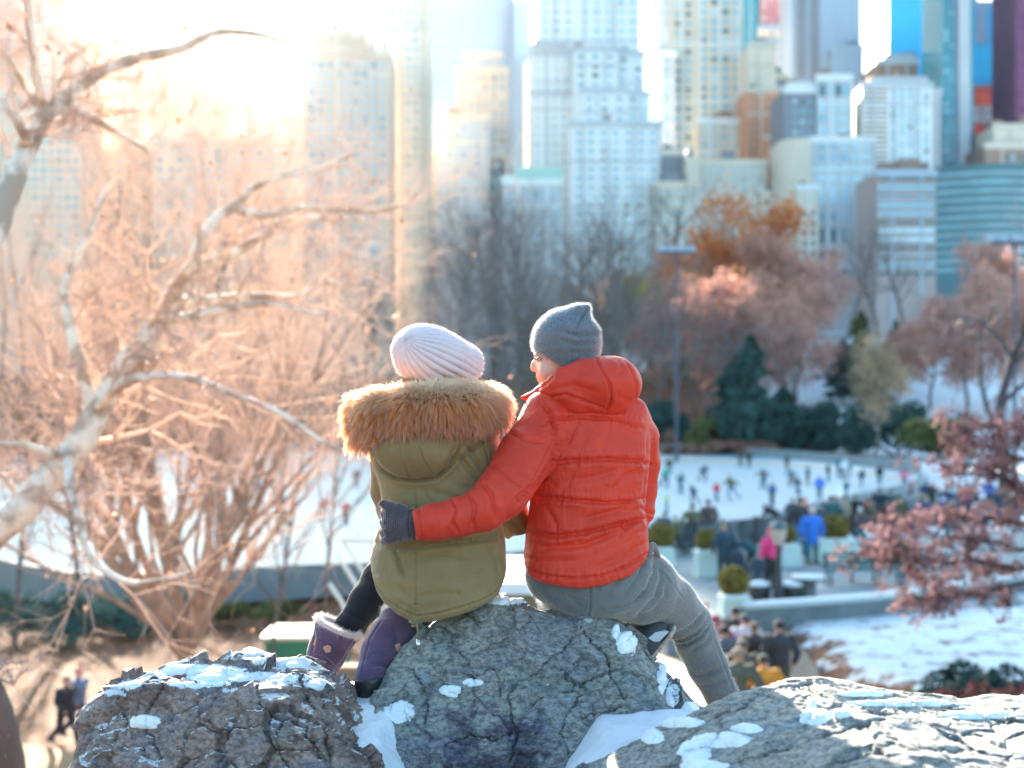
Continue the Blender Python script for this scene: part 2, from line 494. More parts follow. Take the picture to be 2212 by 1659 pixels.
def tower(label, d, blocks, wins=(), base=3.0, group=None, name='skyscraper', extra=()):
    """blocks: (u0, u1, vtop, depth_offset, material, thickness); wins: grids on the front face
    (u0, u1, v0, v1, columns, rows, width share, height share, depth_offset, material)"""
    s = d / F
    uc = (blocks[0][0] + blocks[0][1]) / 2
    root = thing(name, label, 'building', ((uc - 1106) * s, d, base), group=group)
    L = sp(root)
    by = {}
    for j_, b in enumerate(blocks):
        u0, u1, vt, dy, m = b[:5]; th = b[5] if len(b) > 5 else 26; e_ = .03 * j_   # no two side walls lie in one plane
        by.setdefault((m.name, dy), (m, MB()))[1].box((u0 - 1106) * s + e_, (u1 - 1106) * s - e_, d + dy + e_ * .1, d + dy + th + e_, base + e_, CZ + (HZ - vt) * s + e_)
    rz_ = random.Random(int(blocks[0][0] * 3 + d))
    trim = MB(); rm_ = M_DGREY if rz_.random() < .5 else M_BROWN
    for b in blocks:
        u0, u1, vt, dy, m = b[:5]
        x0, x1, zt = (u0 - 1106) * s, (u1 - 1106) * s, CZ + (HZ - vt) * s
        if vt > 0:
            trim.box(x0 - .35, x1 + .35, d + dy - .36, d + dy + .6, zt - 1.3, zt + .9)
            for k in range(rz_.choice((1, 2, 3))):
                a = rz_.uniform(x0 + 1, max(x0 + 1.2, x1 - 5)); ww = rz_.uniform(1.5, min(8, max(2, (x1 - x0) * .4)))
                if a + ww < x1: MB().box(a, a + ww, d + dy + 3 + k * 4.5, d + dy + 7 + k * 4.5, zt + .004, zt + rz_.uniform(1.5, 5)).build('roof_house', rm_, root, sub=L)
            if rz_.random() < .4: MB().lathe([(1.5, zt + .004), (1.5, zt + 4), (.1, zt + 5.4)], (x0 + x1) / 2, d + dy + 18, 10).build('water_tank', rm_, root, sub=L)
        step = rz_.choice((7.5, 9, 11)); zb = zt - rz_.uniform(6, 14)
        while zb > 25 and m.name.split('_')[-1] in ('stone', 'brick'):
            trim.box(x0 + .1, x1 - .1, d + dy - .25, d + dy + .1, zb, zb + .7); zb -= step * rz_.choice((2, 3, 4))
        if m.name.split('_')[-1] in ('stone', 'brick', 'glass'):
            k = x0 + step * .5
            while k < x1 - 1: trim.box(k, k + .7, d + dy - .4, d + dy + .12, base, zt - 1.31); k += step
    tm = {'white_stone': M_GREY, 'beige_brick': M_CREAM, 'grey_stone': M_WHITE, 'cream_stone': M_BEIGE, 'peach_stone': M_CREAM, 'orange_brick': M_BROWN, 'brown_brick': M_GREY}.get(blocks[0][4].name, M_GREYG)
    if trim.v: trim.build('cornice', tm, root, sub=L)
    for (mn, dy), (m, mb) in by.items(): mb.build('wall', m, root, sub=L)
    rest = {}; cnt = 0
    allw = []
    for gi, w_ in enumerate(wins):
        u0, u1, v0, v1, nu, nv, fw, fh, dy, m = w_
        du, dv = (u1 - u0) / nu, (v1 - v0) / nv
        for j in range(nv):
            for i in range(nu):
                u = u0 + (i + .5) * du; v = v0 + (j + .5) * dv
                if v < -14 or u < -10 or u > 2222: continue
                allw.append((-v, u, v, du * fw * s, dv * fh * s, dy, m))
    rw = random.Random(int(d * 7 + blocks[0][0]))
    alt = {'window_blue': [M_WIN2, M_WIN3, M_WIN2], 'window_pale': [M_WIN, M_SKYG, M_WIN], 'window_dark': [M_WIN, M_WIN2, M_WIN]}
    allw = [(q[0], q[1], q[2], q[3], q[4] * rw.choice((1, 1, .8, 1.08)), q[5], rw.choice(alt[q[6].name]) if rw.random() < .33 and q[6].name in alt and q[3] < 30 else q[6]) for q in allw]
    allw.sort(key=lambda q: q[0], reverse=True)
    for k, (_, u, v, ww, hh, dy, m) in enumerate(allw):
        x, z = (u - 1106) * s, CZ + (HZ - v) * s - hh / 2
        if k < 95:
            o = bpy.data.objects.new('window', winmesh(ww, hh, m)); COL.objects.link(o)
            o.parent = root; o.location = (x - L[0], d + dy - L[1], z - L[2])
        else:
            rest.setdefault(m.name, (m, MB()))[1].box(x - ww / 2, x + ww / 2, d + dy - .16, d + dy + .12, z, z + hh)
    for mn, (m, mb) in rest.items(): tag(mb.build('windows', m, root, sub=L), kind='stuff')
    for nm, m, u0, u1, v0, v1, dy in extra:
        MB().box((u0 - 1106) * s, (u1 - 1106) * s, d + dy - .5, d + dy + .5, CZ + (HZ - v1) * s, CZ + (HZ - v0) * s).build(nm, m, root, sub=L)
    return root

T = tower
T('pale stepped apartment tower at the far left edge, behind the bare branches', 470,
  [(-260, 112, -120, 0, M_PEACH), (-260, 134, 40, 3, M_PEACH), (-260, 156, 104, 6, M_PEACH), (-260, 182, 250, -4, M_CREAM)],
  [(-10, 108, 0, 520, 6, 24, .42, .5, 0, M_WIN2), (60, 180, 262, 560, 7, 15, .5, .5, -4, M_WIN)])
T('low pale block just right of the far left tower, under the sun', 520, [(188, 262, 92, 0, M_CREAM), (170, 330, 330, -6, M_PEACH)],
  [(192, 260, 100, 520, 4, 20, .45, .5, 0, M_WIN2), (176, 326, 345, 560, 9, 11, .5, .5, -6, M_WIN)])
T('slim pale tower left of the sun glare', 560, [(266, 326, -80, 0, M_CREAM)], [(270, 322, 0, 540, 4, 28, .45, .5, 0, M_WIN2)])
T('pale block right under the sun glare, its height added to shade the rink', 600, [(326, 522, 16, 0, M_CREAM), (380, 510, 8, 4, M_CREAM)], [(335, 518, 130, 560, 9, 22, .5, .5, 0, M_WIN2)])  # added height: roof raised to shade the ice, sun still clears it
T('pale tower with its top out of view, right of the sun glare', 560, [(524, 656, -90, 0, M_CREAM)], [(530, 652, 0, 560, 7, 28, .45, .5, 0, M_WIN2)])
T('pale block with a roof stepping down to the right, left of the tall beige tower', 440,
  [(656, 700, 56, 0, M_PEACH), (700, 760, 66, 0, M_PEACH), (760, 792, 74, 0, M_PEACH), (792, 812, 92, 0, M_PEACH), (812, 842, 112, 0, M_PEACH)],
  [(665, 836, 130, 560, 9, 22, .5, .5, 0, M_WIN2)])
T('tall plain beige tower beside the dark grey glass tower', 470, [(838, 924, -110, 0, M_CREAM)], [(842, 920, 0, 560, 5, 29, .4, .5, 0, M_WIN2)])
T('broad grey-blue glass tower left of the white stepped tower', 600, [(922, 1112, -110, 0, M_GREYG, 30)],
  [(926, 1108, -8, 420, 12, 22, .8, .62, 0, M_SKYG)])
T('rounded dusky tower in front of the broad glass tower', 520, [(985, 1098, 150, 0, M_PEACH), (1000, 1086, 112, 4, M_GREY), (945, 1060, 260, -8, M_GREY)],
  [(990, 1094, 160, 560, 6, 21, .4, .45, 0, M_WIN), (950, 1055, 275, 540, 7, 14, .5, .5, -8, M_WIN2)])
T('narrow pale blue glass tower squeezed left of the white stepped tower', 590, [(1112, 1147, 4, 0, M_SKYG), (1131, 1149, 138, -6, M_CREAM)])
T('tall white setback tower with terraces and small blue windows', 520,
  [(1162, 1384, -90, 0, M_WHITE), (1150, 1392, 118, -3, M_WHITE), (1146, 1400, 208, -6, M_WHITE), (1226, 1418, 286, -17, M_WHITE), (1144, 1226, 100, -1, M_WHITE), (1234, 1330, 122, -12, M_WHITE, 12), (1250, 1350, 212, -14, M_WHITE, 14)],
  [(1165, 1240, -5, 118, 3, 6, .3, .45, 0, M_WIN2), (1250, 1380, -5, 118, 5, 6, .35, .45, 0, M_WIN2), (1152, 1232, 122, 206, 4, 4, .26, .45, -3, M_WIN2), (1332, 1390, 124, 204, 2, 4, .3, .45, -3, M_WIN),
   (1236, 1328, 130, 208, 3, 4, .4, .45, -12, M_WIN), (1150, 1226, 212, 560, 4, 18, .26, .45, -6, M_WIN2), (1352, 1398, 214, 284, 2, 4, .3, .45, -6, M_WIN), (1252, 1348, 220, 284, 3, 3, .3, .4, -14, M_WIN),
   (1232, 1414, 296, 580, 7, 15, .3, .4, -17, M_WIN)])
T('tall beige residential tower with paired windows, right of the white stepped tower', 560,
  [(1400, 1500, -90, 3, M_GREY), (1450, 1606, -90, 0, M_BEIGE), (1500, 1612, 268, -8, M_BEIGE), (1400, 1460, 118, -2, M_GREY)],
  [(1402, 1446, 0, 430, 3, 21, .4, .5, -2, M_WIN), (1452, 1498, 0, 430, 2, 21, .5, .5, 0, M_WIN3), (1506, 1604, -5, 262, 4, 13, .55, .5, 0, M_WIN), (1506, 1608, 275, 348, 5, 4, .42, .55, -8, M_WIN2)])
T('broad low beige block of many small windows at the foot of the beige tower', 500,
  [(1500, 1656, 350, 0, M_BEIGE), (1480, 1510, 346, -2, M_CREAM), (1412, 1512, 402, -5, M_BEIGE), (1640, 1692, 420, -4, M_CREAM), (1432, 1482, 322, 6, M_DGREY)],
  [(1512, 1652, 358, 600, 8, 12, .48, .5, 0, M_WIN2), (1416, 1510, 412, 600, 6, 9, .48, .5, -5, M_WIN2), (1646, 1690, 430, 600, 3, 8, .5, .5, -4, M_WIN)])
T('narrow dark teal glass tower behind the beige tower', 640, [(1602, 1642, -110, 0, M_TEALG)])
T('tower under construction wrapped in pale red netting', 640, [(1640, 1712, -110, 0, M_RED), (1636, 1708, 62, -3, M_CREAM), (1630, 1706, 94, -5, M_GREY)],
  [(1642, 1710, -8, 60, 4, 5, .7, .55, 0, M_WIN2)])
T('orange brick tower with a pale crown, left of the grey stepped building', 540,
  [(1614, 1676, 98, 0, M_CREAM), (1622, 1668, 90, 3, M_CREAM), (1608, 1680, 196, -3, M_ORANGE, 30), (1640, 1702, 300, -5, M_ORANGE), (1676, 1706, 160, 2, M_DGREY)],
  [(1680, 1704, 190, 420, 2, 12, .5, .5, 2, M_WIN3), (1614, 1672, 210, 400, 5, 11, .34, .4, -3, M_BROWN)])
T('grey office tower with two dark vertical glass strips', 600, [(1708, 1860, -110, 0, M_GREYG), (1790, 1858, 110, -6, M_GREYG)], [],
  extra=[('glass_strip', M_DGREY, 1722, 1738, -60, 168, -1), ('glass_strip', M_DGREY, 1752, 1768, -60, 172, -1)])
T('grey stepped building with three rows of bright windows in its top', 500,
  [(1702, 1842, 184, 0, M_GREY), (1760, 1836, 170, -3, M_GREY), (1690, 1760, 196, -2, M_DGREY)],
  [(1764, 1832, 182, 216, 4, 1, .7, .7, -3, M_WIN3), (1760, 1828, 224, 296, 3, 3, .62, .5, -3, M_WIN2), (1706, 1756, 210, 300, 3, 4, .4, .4, -2, M_WIN)])
def arcpts(u0, u1, d, dep):
    s = d / F; x0, x1 = (u0 - 1106) * s, (u1 - 1106) * s; r = x1 - x0
    return [(x1 - r * math.cos(t), d + r * (1 - math.sin(t)) * .9) for t in np.linspace(0, math.pi / 2, 10)] + [(x1, d + dep), (x0, d + dep)]
rt = T('light grey building with a rounded blank left corner and rows of square windows', 480,
  [(1752, 1890, 300, 0, M_GREY), (1716, 1762, 408, -5, M_CREAM)],
  [(1764, 1884, 306, 396, 5, 4, .6, .55, 0, M_WIN2), (1764, 1884, 400, 450, 5, 1, .42, .85, 0, M_WIN2), (1764, 1884, 452, 482, 5, 1, .4, .6, 0, M_WIN), (1764, 1884, 486, 532, 5, 1, .34, .7, 0, M_WIN3), (1764, 1884, 534, 600, 5, 2, .4, .5, 0, M_WIN3),
   (1722, 1758, 455, 560, 2, 5, .5, .5, -5, M_WIN3)])
s_ = 480 / F
MB().prism(arcpts(1690, 1751.6, 480, 24), 3.0, CZ + (HZ - 297) * s_).build('rounded_corner', M_CREAM, rt, smooth=False, sub=sp(rt))
T('tower wrapped in bright blue sheeting behind the dark water tank roof', 600, [(1918, 2062, -110, 0, M_BLUEG)], [],
  extra=[('side_strip', M_TEALG, 2012, 2036, -60, 190, -1), ('roof_edge', M_RED, 2010, 2056, 182, 214, -1.3)])
T('dark brown rooftop block with a tank, under the bright blue tower', 560, [(1895, 1984, 132, 0, M_BROWN), (1916, 1978, 118, 3, M_DGREY)])
T('white apartment tower with balcony bands on its left side', 500,
  [(1862, 2014, 182, 0, M_WHITE), (1890, 2006, 168, 2, M_WHITE), (2010, 2042, 190, 5, M_GREY)],
  [(1864, 1918, 190, 372, 1, 17, .96, .42, 0, M_BROWN), (1922, 2010, 190, 372, 5, 14, .66, .55, 0, M_WIN)])
T('tall dark teal tower with a pale hoist running up its middle', 520, [(2036, 2102, -110, 0, M_TEALG)], [(2038, 2062, -8, 360, 2, 26, .5, .4, 0, M_WIN3)],
  extra=[('hoist', M_GREY, 2068, 2092, -80, 372, -1.5)])
T('second tower in bright blue sheeting with red floors under it, by the right edge', 560, [(2100, 2166, 4, 2, M_BLUEG), (2100, 2160, 188, 0, M_GREY)], [],
  extra=[('red_floor', M_RED, 2102, 2156, 190, 228, -1), ('red_bay', M_RED, 2102, 2124, 268, 312, -1), ('red_bay', M_RED, 2130, 2152, 268, 312, -1), ('blue_sheet', M_BLUEG, 2098, 2154, 316, 360, -1), ('pale_panel', M_SKYG, 2104, 2130, 14, 96, -1)])
T('dark purple netted tower cut by the right edge', 520, [(2194, 2290, -110, 0, M_PURPLE)])
T('low tan block right of the red floors', 500, [(2146, 2290, 272, 0, M_CREAM), (2120, 2290, 318, -4, M_BROWN)], [(2160, 2212, 330, 360, 4, 1, .5, .5, -4, M_WIN3)])
rt = T('long low block of dark horizontal bands at the right', 440,
  [(1894, 2022, 372, 0, mat('rosy_brick', (.42, .33, .31), rough=.85, var=.1, vscale=.05)), (1898, 2290, 368, 6, M_GREY)],
  [(1896, 2020, 378, 600, 1, 12, .99, .5, 0, M_WIN3)])
s_ = 440 / F
pts = [((u - 1106) * s_, 440 - 7 * math.sin(math.pi * (u - 2022) / 260)) for u in np.linspace(2022, 2282, 12)] + [((2282 - 1106) * s_, 460), ((2022 - 1106) * s_, 460)]
fl = MB()
for k in range(12):
    v0 = 376 + k * 18.6
    fl.prism([(p[0], p[1] - .25) if q < 12 else p for q, p in enumerate(pts)], CZ + (HZ - v0 - 8) * s_, CZ + (HZ - v0) * s_)
MB().prism(pts, 3.02, CZ + (HZ - 360) * s_).build('curved_glass', mat('dark_teal_glass', (.03, .13, .17), rough=.2, var=.2, vscale=.05), rt, sub=sp(rt))
fl.build('floor_band', mat('pale_teal_band', (.22, .38, .42), rough=.4, var=.2, vscale=.15), rt, sub=sp(rt))
T('low grey building with a mint copper roof, left of the white stepped tower', 440, [(1086, 1214, 392, 0, M_GREY), (1084, 1216, 384, 1, M_CREAM)],
  [(1092, 1210, 410, 600, 6, 9, .45, .5, 0, M_WIN2)], extra=[('roof_band', M_MINT, 1112, 1214, 362, 386, 0)])
T('pale hotel block behind the trees left of centre', 520, [(842, 1090, 330, 0, M_PEACH)], [(850, 1084, 345, 560, 12, 12, .5, .5, 0, M_WIN2)])
T('wide pale apartment block rising behind the left trees', 500, [(326, 700, 300, 0, M_PEACH), (-60, 180, 420, -3, M_PEACH)], [(336, 690, 315, 560, 17, 12, .5, .5, 0, M_WIN2)])
# ================================================================== VEGETATION
def seg_mesh(segs, n=3):
    """prisms along segments (p0, p1, r0, r1) -> verts, quads"""
    S = np.asarray(segs, float); p0, p1, r0, r1 = S[:, 0:3], S[:, 3:6], S[:, 6], S[:, 7]
    t = p1 - p0; t /= np.linalg.norm(t, axis=1, keepdims=True) + 1e-9
    ref = np.where(np.abs(t[:, 2:3]) < .9, np.array([[0, 0, 1.0]]), np.array([[1.0, 0, 0]]))
    a = np.cross(t, ref); a /= np.linalg.norm(a, axis=1, keepdims=True) + 1e-9
    b = np.cross(t, a)
    rings = []
    for p, r in ((p0, r0), (p1, r1)):
        for k in range(n):
            q = 2 * math.pi * k / n
            rings.append(p + r[:, None] * (math.cos(q) * a + math.sin(q) * b))
    V = np.stack(rings, 1)
    m = len(S); base = (np.arange(m) * 2 * n)[:, None]
    Fq = np.concatenate([base + np.array([[k, (k + 1) % n, n + (k + 1) % n, n + k]]) for k in range(n)])
    return V.reshape(-1, 3), Fq

def leaf_mesh(C, size, rs, flat=0.0, aspect=.7):
    n = len(C)
    a = rs.normal(size=(n, 3)); a[:, 2] *= (1 - flat); a /= np.linalg.norm(a, axis=1, keepdims=True)
    b = rs.normal(size=(n, 3)); b -= (b * a).sum(1, keepdims=True) * a; b /= np.linalg.norm(b, axis=1, keepdims=True)
    s = size * rs.uniform(.5, 1.3, size=(n, 1))
    V = np.stack([C - a * s, C + b * s * aspect, C + a * s, C - b * s * aspect], 1).reshape(-1, 3)
    Fq = (np.arange(n) * 4)[:, None] + np.array([[0, 1, 2, 3]])
    return V, Fq

def branchy(rs, height, r0, levels=4, spread=.6, up=.35, first=.3, nb=(5, 5, 4, 4), lratio=.55, stems=1, wob=.12, droop=0.0, bole=0.0, open_=.42):
    """bare tree: returns thick (trunk) and thin (crown) segments and tip points, in local metres"""
    thick, thin, tips = [], [], []
    def grow(p, d, L, r, lv):
        n = 5 if lv == 0 else 4 if lv < 3 else 2
        q = p.copy(); dd = d.copy(); pts = [(q.copy(), r)]
        for i in range(n):
            dd = dd + rs.normal(size=3) * wob * (1 + .6 * lv); dd[2] += up * .12 - droop * .1 * lv; dd /= np.linalg.norm(dd)
            q2 = q + dd * L / n; r2 = r * (1 - .75 * (i + 1) / n) if lv else r * (1 - .6 * (i + 1) / n)
            (thick if lv < 2 else thin).append((*q, *q2, pts[-1][1], r2))
            q = q2; pts.append((q.copy(), r2))
        tips.append(q.copy())
        if lv >= levels: return
        k = nb[lv]
        for j in range(k):
            f = first + (1 - first) * (j + rs.rand()) / k if lv == 0 else .25 + .75 * (j + rs.rand()) / k
            i = min(int(f * n), n - 1); t = f * n - i
            b0 = pts[i][0] * (1 - t) + pts[i + 1][0] * t; rr = (pts[i][1] * (1 - t) + pts[i + 1][1] * t)
            ax = rs.normal(size=3); ax -= ax.dot(dd) * dd; ax /= np.linalg.norm(ax)
            base = (pts[i + 1][0] - pts[i][0]); base /= np.linalg.norm(base)
            nd = base * (1 - spread) + ax * spread; nd[2] += up * .4; nd /= np.linalg.norm(nd)
            grow(b0, nd, L * lratio * rs.uniform(.7, 1.15) * (1.15 - .45 * f), rr * .62, lv + 1)
    if bole: thick += [(0, 0, -.4, .05, 0, bole * .5, r0 * 2.2, r0 * 1.9), (.05, 0, bole * .5, 0, .03, bole + .25, r0 * 1.9, r0 * 1.7)]
    for s in range(stems):
        d = np.array([0, 0, 1.0])
        if stems > 1:
            a = 2 * math.pi * s / stems + rs.rand(); q_ = open_ * (.35 + .65 * ((s * 7) % stems) / stems) if bole else open_; d = np.array([math.cos(a) * q_, math.sin(a) * q_, 1.0]); d /= np.linalg.norm(d)
        grow(np.array([0, 0, bole - .3]), d, height * rs.uniform(.85, 1.0), r0, 0)
    return thick, thin, np.array(tips)

BARK = mat('grey_bark', (.16, .12, .10), rough=.9, var=.25, vscale=2, bump=.4, bscale=8)
TWIG_O = mat('sunlit_twigs', (.76, .60, .52), rough=.7, trans=.45)  # lightened: backlight and glare are put into the twig colour
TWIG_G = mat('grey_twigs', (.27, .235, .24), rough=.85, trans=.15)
LEAF_O = mat('orange_leaves', (.62, .22, .07), rough=.7, var=.35, vscale=1.5, trans=.5)
LEAF_L = mat('faded_leaves', (.50, .27, .17), rough=.7, var=.3, vscale=1.5, trans=.25)
LEAF_P = mat('pinkish_leaves', (.56, .31, .25), rough=.75, var=.3, vscale=.6, trans=.4)
LEAF_Y = mat('yellow_leaves', (.50, .38, .07), rough=.7, var=.3, vscale=.6, trans=.4)
LEAF_G = mat('dark_evergreen', (.038, .10, .09), rough=.8, var=.4, vscale=.5, trans=.15)
LEAF_G2 = mat('olive_evergreen', (.12, .14, .05), rough=.8, var=.4, vscale=.5, trans=.2)
LEAF_R = mat('russet_oak_leaves', (.27, .155, .165), rough=.75, var=.5, vscale=2.0, trans=.3)
LEAF_M = mat('maroon_leaves', (.15, .06, .06), rough=.75, var=.5, vscale=3, trans=.2)
LEAF_T = mat('tan_leaves', (.40, .28, .18), rough=.75, var=.3, vscale=.6, trans=.35)

_tc = {}
def bare_tree(key, rs, loc, label, name='bare_tree', group=None, leafmat=None, nleaf=0, leafsize=.2, sc=1.0, rz=0, twig=None, bark=None, tn=3, leafspread=.6, **kw):
    """tree > trunk, crown (twigs), leaves; repeats of a key share their meshes"""
    root = thing(name, label, 'tree', loc, rz, group)
    root.scale = (sc, sc, sc)
    if key not in _tc:
        a, b, tips = branchy(rs, **kw)
        V, Fq = seg_mesh(a, 7); o1 = mk('trunk', V, Fq, bark or BARK, root, smooth=True)
        V, Fq = seg_mesh(b, tn); o2 = mk('crown', V, Fq, twig or TWIG_G, root)
        os_ = [o1, o2]
        if nleaf:
            C = tips[rs.randint(len(tips), size=nleaf)] + rs.normal(size=(nleaf, 3)) * leafspread
            V, Fq = leaf_mesh(C, leafsize, rs); os_.append(mk('leaves', V, Fq, leafmat, root))
        _tc[key] = os_
    else:
        for o in _tc[key]:
            c = o.copy(); COL.objects.link(c); c.parent = root
            if leafmat and o.name.startswith('leaves'):
                c.material_slots[0].link = 'OBJECT'; c.material_slots[0].material = leafmat
            if twig and o.name.startswith('crown'):
                c.material_slots[0].link = 'OBJECT'; c.material_slots[0].material = twig
    return root

def conifer(rs, loc, h, w_, label, m, n=5000, ls=.28, name='evergreen_tree', group=None, trunk=True, shape=.8, cat='tree'):
    root = thing(name, label, cat, loc, 0, group)
    t = rs.rand(n) ** .8
    lobes = 1 + .35 * np.sin(t * 38 + rs.rand() * 6) + .45 * np.sin(t * 11 + rs.rand() * 6)
    rr = w_ / 2 * (1 - t) ** shape * lobes * np.sqrt(rs.uniform(.25, 1, n)) + .1
    a = rs.uniform(0, 2 * math.pi, n); rr = rr * (1 + .35 * np.sin(3 * a + t * 9) + .25 * np.sin(7 * a - t * 23)); rr = np.abs(rr)
    C = np.stack([rr * np.cos(a), rr * np.sin(a), h * (.08 + .92 * t) - .12 * rr], 1)
    V, Fq = leaf_mesh(C, ls, rs); mk('crown', V, Fq, m, root)
    mk('trunk', *seg_mesh([(0, 0, -.3, 0, 0, h * .9, h * .022, .03)], 8), BARK, root, smooth=True)
    return root

def bushy(rs, loc, w_, dp, h, label, m, n=3000, ls=.15, name='bush', group=None, cat='bush', kind=None):
    """a shrub: clumps of leaves on a few stems"""
    root = thing(name, label, cat, loc, 0, group)
    k = max(6, int(n / 160)); cc = []
    c = np.stack([rs.uniform(-.42, .42, k) * w_, rs.uniform(-.42, .42, k) * dp, rs.uniform(.25, .82, k) * h], 1)
    c[:, 2] *= 1 - .5 * (np.abs(c[:, 0]) / (w_ * .5)) ** 2
    i = rs.randint(k, size=n); q = rs.normal(size=(n, 3)); q /= np.linalg.norm(q, axis=1, keepdims=True)
    C = c[i] + q * (rs.uniform(.5, 1, n) ** .5)[:, None] * np.array([[min(w_, dp) * .22, min(w_, dp) * .22, h * .2]])
    C[:, 2] = np.maximum(C[:, 2], .02)
    V, Fq = leaf_mesh(C, ls, rs); mk('foliage', V, Fq, m, root)
    segs = [(rs.normal() * .1, rs.normal() * .1, -.2, *p, .03 * h / 2, .012) for p in c[:14]]
    mk('stems', *seg_mesh(segs, 4), BARK, root)
    return root

def zat(x, y): return float(Hn(np.array([x]), np.array([y]), )[0])
def gpos(u, d, dz=0.0):
    x = (u - 1106) / F * d
    return (x, d, zat(x, d) + dz)

# ---- plane tree with pale bark, its limbs placed one by one, entering from the left
PLANE = bpy.data.materials.new('pale_plane_bark'); PLANE.use_nodes = True
nt = PLANE.node_tree; b = nt.nodes['Principled BSDF']; b.inputs['Roughness'].default_value = .75
tc = nt.nodes.new('ShaderNodeTexCoord'); ns = nt.nodes.new('ShaderNodeTexNoise'); ns.inputs['Scale'].default_value = 4; ns.inputs['Detail'].default_value = 3
nt.links.new(tc.outputs['Object'], ns.inputs['Vector']); rr = nt.nodes.new('ShaderNodeValToRGB')
e = rr.color_ramp.elements; e[0].position = .42; e[0].color = (.42, .34, .27, 1); e[1].position = .54; e[1].color = (.80, .75, .66, 1)
nt.links.new(ns.outputs['Fac'], rr.inputs[0]); nt.links.new(rr.outputs[0], b.inputs['Base Color'])

def limb_tree(label, limbs, rs, base_d, twigmat, ntw=26, tl=1.0, loc=None, name='plane_tree', leafm=None, leafs=0, bark=None):
    """limbs: list of (points [(u, v, d)], r_start, r_end)"""
    root = thing(name, label, 'tree', loc or tuple(P(limbs[0][0][0][0], limbs[0][0][0][1], limbs[0][0][0][2])))
    L = np.array(sp(root)); tk = MB(); thin = []; tips = []
    for pts, ra, rb in limbs:
        W = [P(*p) - L for p in pts]; out = []
        for i in range(len(W) - 1):
            p0 = W[max(i - 1, 0)]; p1 = W[i]; p2 = W[i + 1]; p3 = W[min(i + 2, len(W) - 1)]
            for k in range(5):
                t = k / 5
                out.append(.5 * (2 * p1 + (p2 - p0) * t + (2 * p0 - 5 * p1 + 4 * p2 - p3) * t * t + (-p0 + 3 * p1 - 3 * p2 + p3) * t ** 3))
        out.append(W[-1]); m = len(out)
        rad = [ra + (rb - ra) * i / (m - 1) for i in range(m)]
        out = [o + rs.normal(size=3) * r_ * .04 for o, r_ in zip(out, rad)]
        tk.tube(out, rad, 10)
        for j in range(ntw):
            i = rs.randint(m // 4, m); d0 = out[i] - out[max(i - 2, 0)]; d0 = d0 / (np.linalg.norm(d0) + 1e-6)
            nd = d0 * .5 + rs.normal(size=3) * .6 + np.array([0, 0, .3]); nd /= np.linalg.norm(nd)
            def tw(p, d_, Ln, r_, lv):
                q = p.copy(); dd = d_.copy()
                for s2 in range(3):
                    dd = dd + rs.normal(size=3) * .22; dd /= np.linalg.norm(dd); q2 = q + dd * Ln / 3
                    thin.append((*q, *q2, r_ * (1 - .22 * s2), r_ * (1 - .22 * (s2 + 1)))); q = q2
                    if lv < 2:
                        for _ in range(2): tw(q, dd * .5 + rs.normal(size=3) * .6, Ln * .5, r_ * .5, lv + 1)
                tips.append(q)
            tw(out[i], nd, tl * rs.uniform(.5, 1.3), max(.004, rad[i] * .28), 0)
    tk.build('trunk', bark or PLANE, root, smooth=True)
    mk('twigs', *seg_mesh(thin, 3), twigmat, root)
    if leafs:
        tp = np.array(tips); C = tp[rs.randint(len(tp), size=leafs)] + rs.normal(size=(leafs, 3)) * .12
        mk('leaves', *leaf_mesh(C, .035, rs), leafm, root)
    return root

rs = np.random.RandomState(3)
limb_tree('leaning plane tree with thick pale mottled limbs, crossing the left side',
  [([(-160, 1300, 13.6), (-60, 1190, 13.6), (40, 1105, 13.8), (110, 1030, 14), (170, 960, 14), (215, 880, 14.2), (262, 800, 14.4), (312, 730, 14.6), (352, 690, 14.8)], .175, .105),
   ([(352, 690, 14.8), (372, 630, 15), (402, 592, 15), (448, 570, 15.2), (492, 555, 15.3), (560, 512, 15.6), (612, 478, 15.8), (700, 470, 16), (790, 474, 16.2)], .085, .022),
   ([(352, 690, 14.8), (382, 618, 14.7), (418, 560, 14.6), (436, 510, 14.6), (470, 470, 14.8), (515, 438, 15), (540, 410, 15), (600, 385, 15.2), (690, 362, 15.4), (760, 335, 15.6)], .08, .02),
   ([(515, 455, 15), (580, 464, 14.8), (660, 448, 14.6), (740, 455, 14.4), (850, 450, 14.3), (905, 415, 14.2)], .045, .015),
   ([(352, 690, 14.8), (400, 686, 14.4), (470, 672, 14.2), (560, 655, 14), (620, 664, 13.8), (700, 680, 13.8)], .06, .015),
   ([(372, 650, 14.8), (450, 648, 14.4), (540, 640, 14.2), (640, 640, 14), (690, 615, 14), (760, 605, 14)], .055, .015),
   ([(200, 900, 14.2), (240, 850, 13.8), (290, 818, 13.6), (400, 815, 13.4), (500, 850, 13.2), (600, 890, 13), (690, 950, 13), (740, 975, 13)], .055, .015),
   ([(150, 965, 14), (150, 1040, 13.4), (172, 1120, 13), (185, 1180, 12.8), (215, 1225, 12.6), (290, 1260, 12.4), (400, 1240, 12.2)], .06, .018),
   ([(205, 900, 14.2), (175, 800, 14.2), (150, 690, 14.4), (145, 600, 14.6), (190, 510, 14.8), (225, 420, 15), (260, 380, 15)], .075, .02),
   ([(140, 990, 14), (60, 965, 13.6), (-10, 962, 13.2), (-90, 975, 13)], .05, .02)],
  rs, 14, TWIG_O, ntw=15, tl=1.2, leafm=LEAF_L, leafs=200)
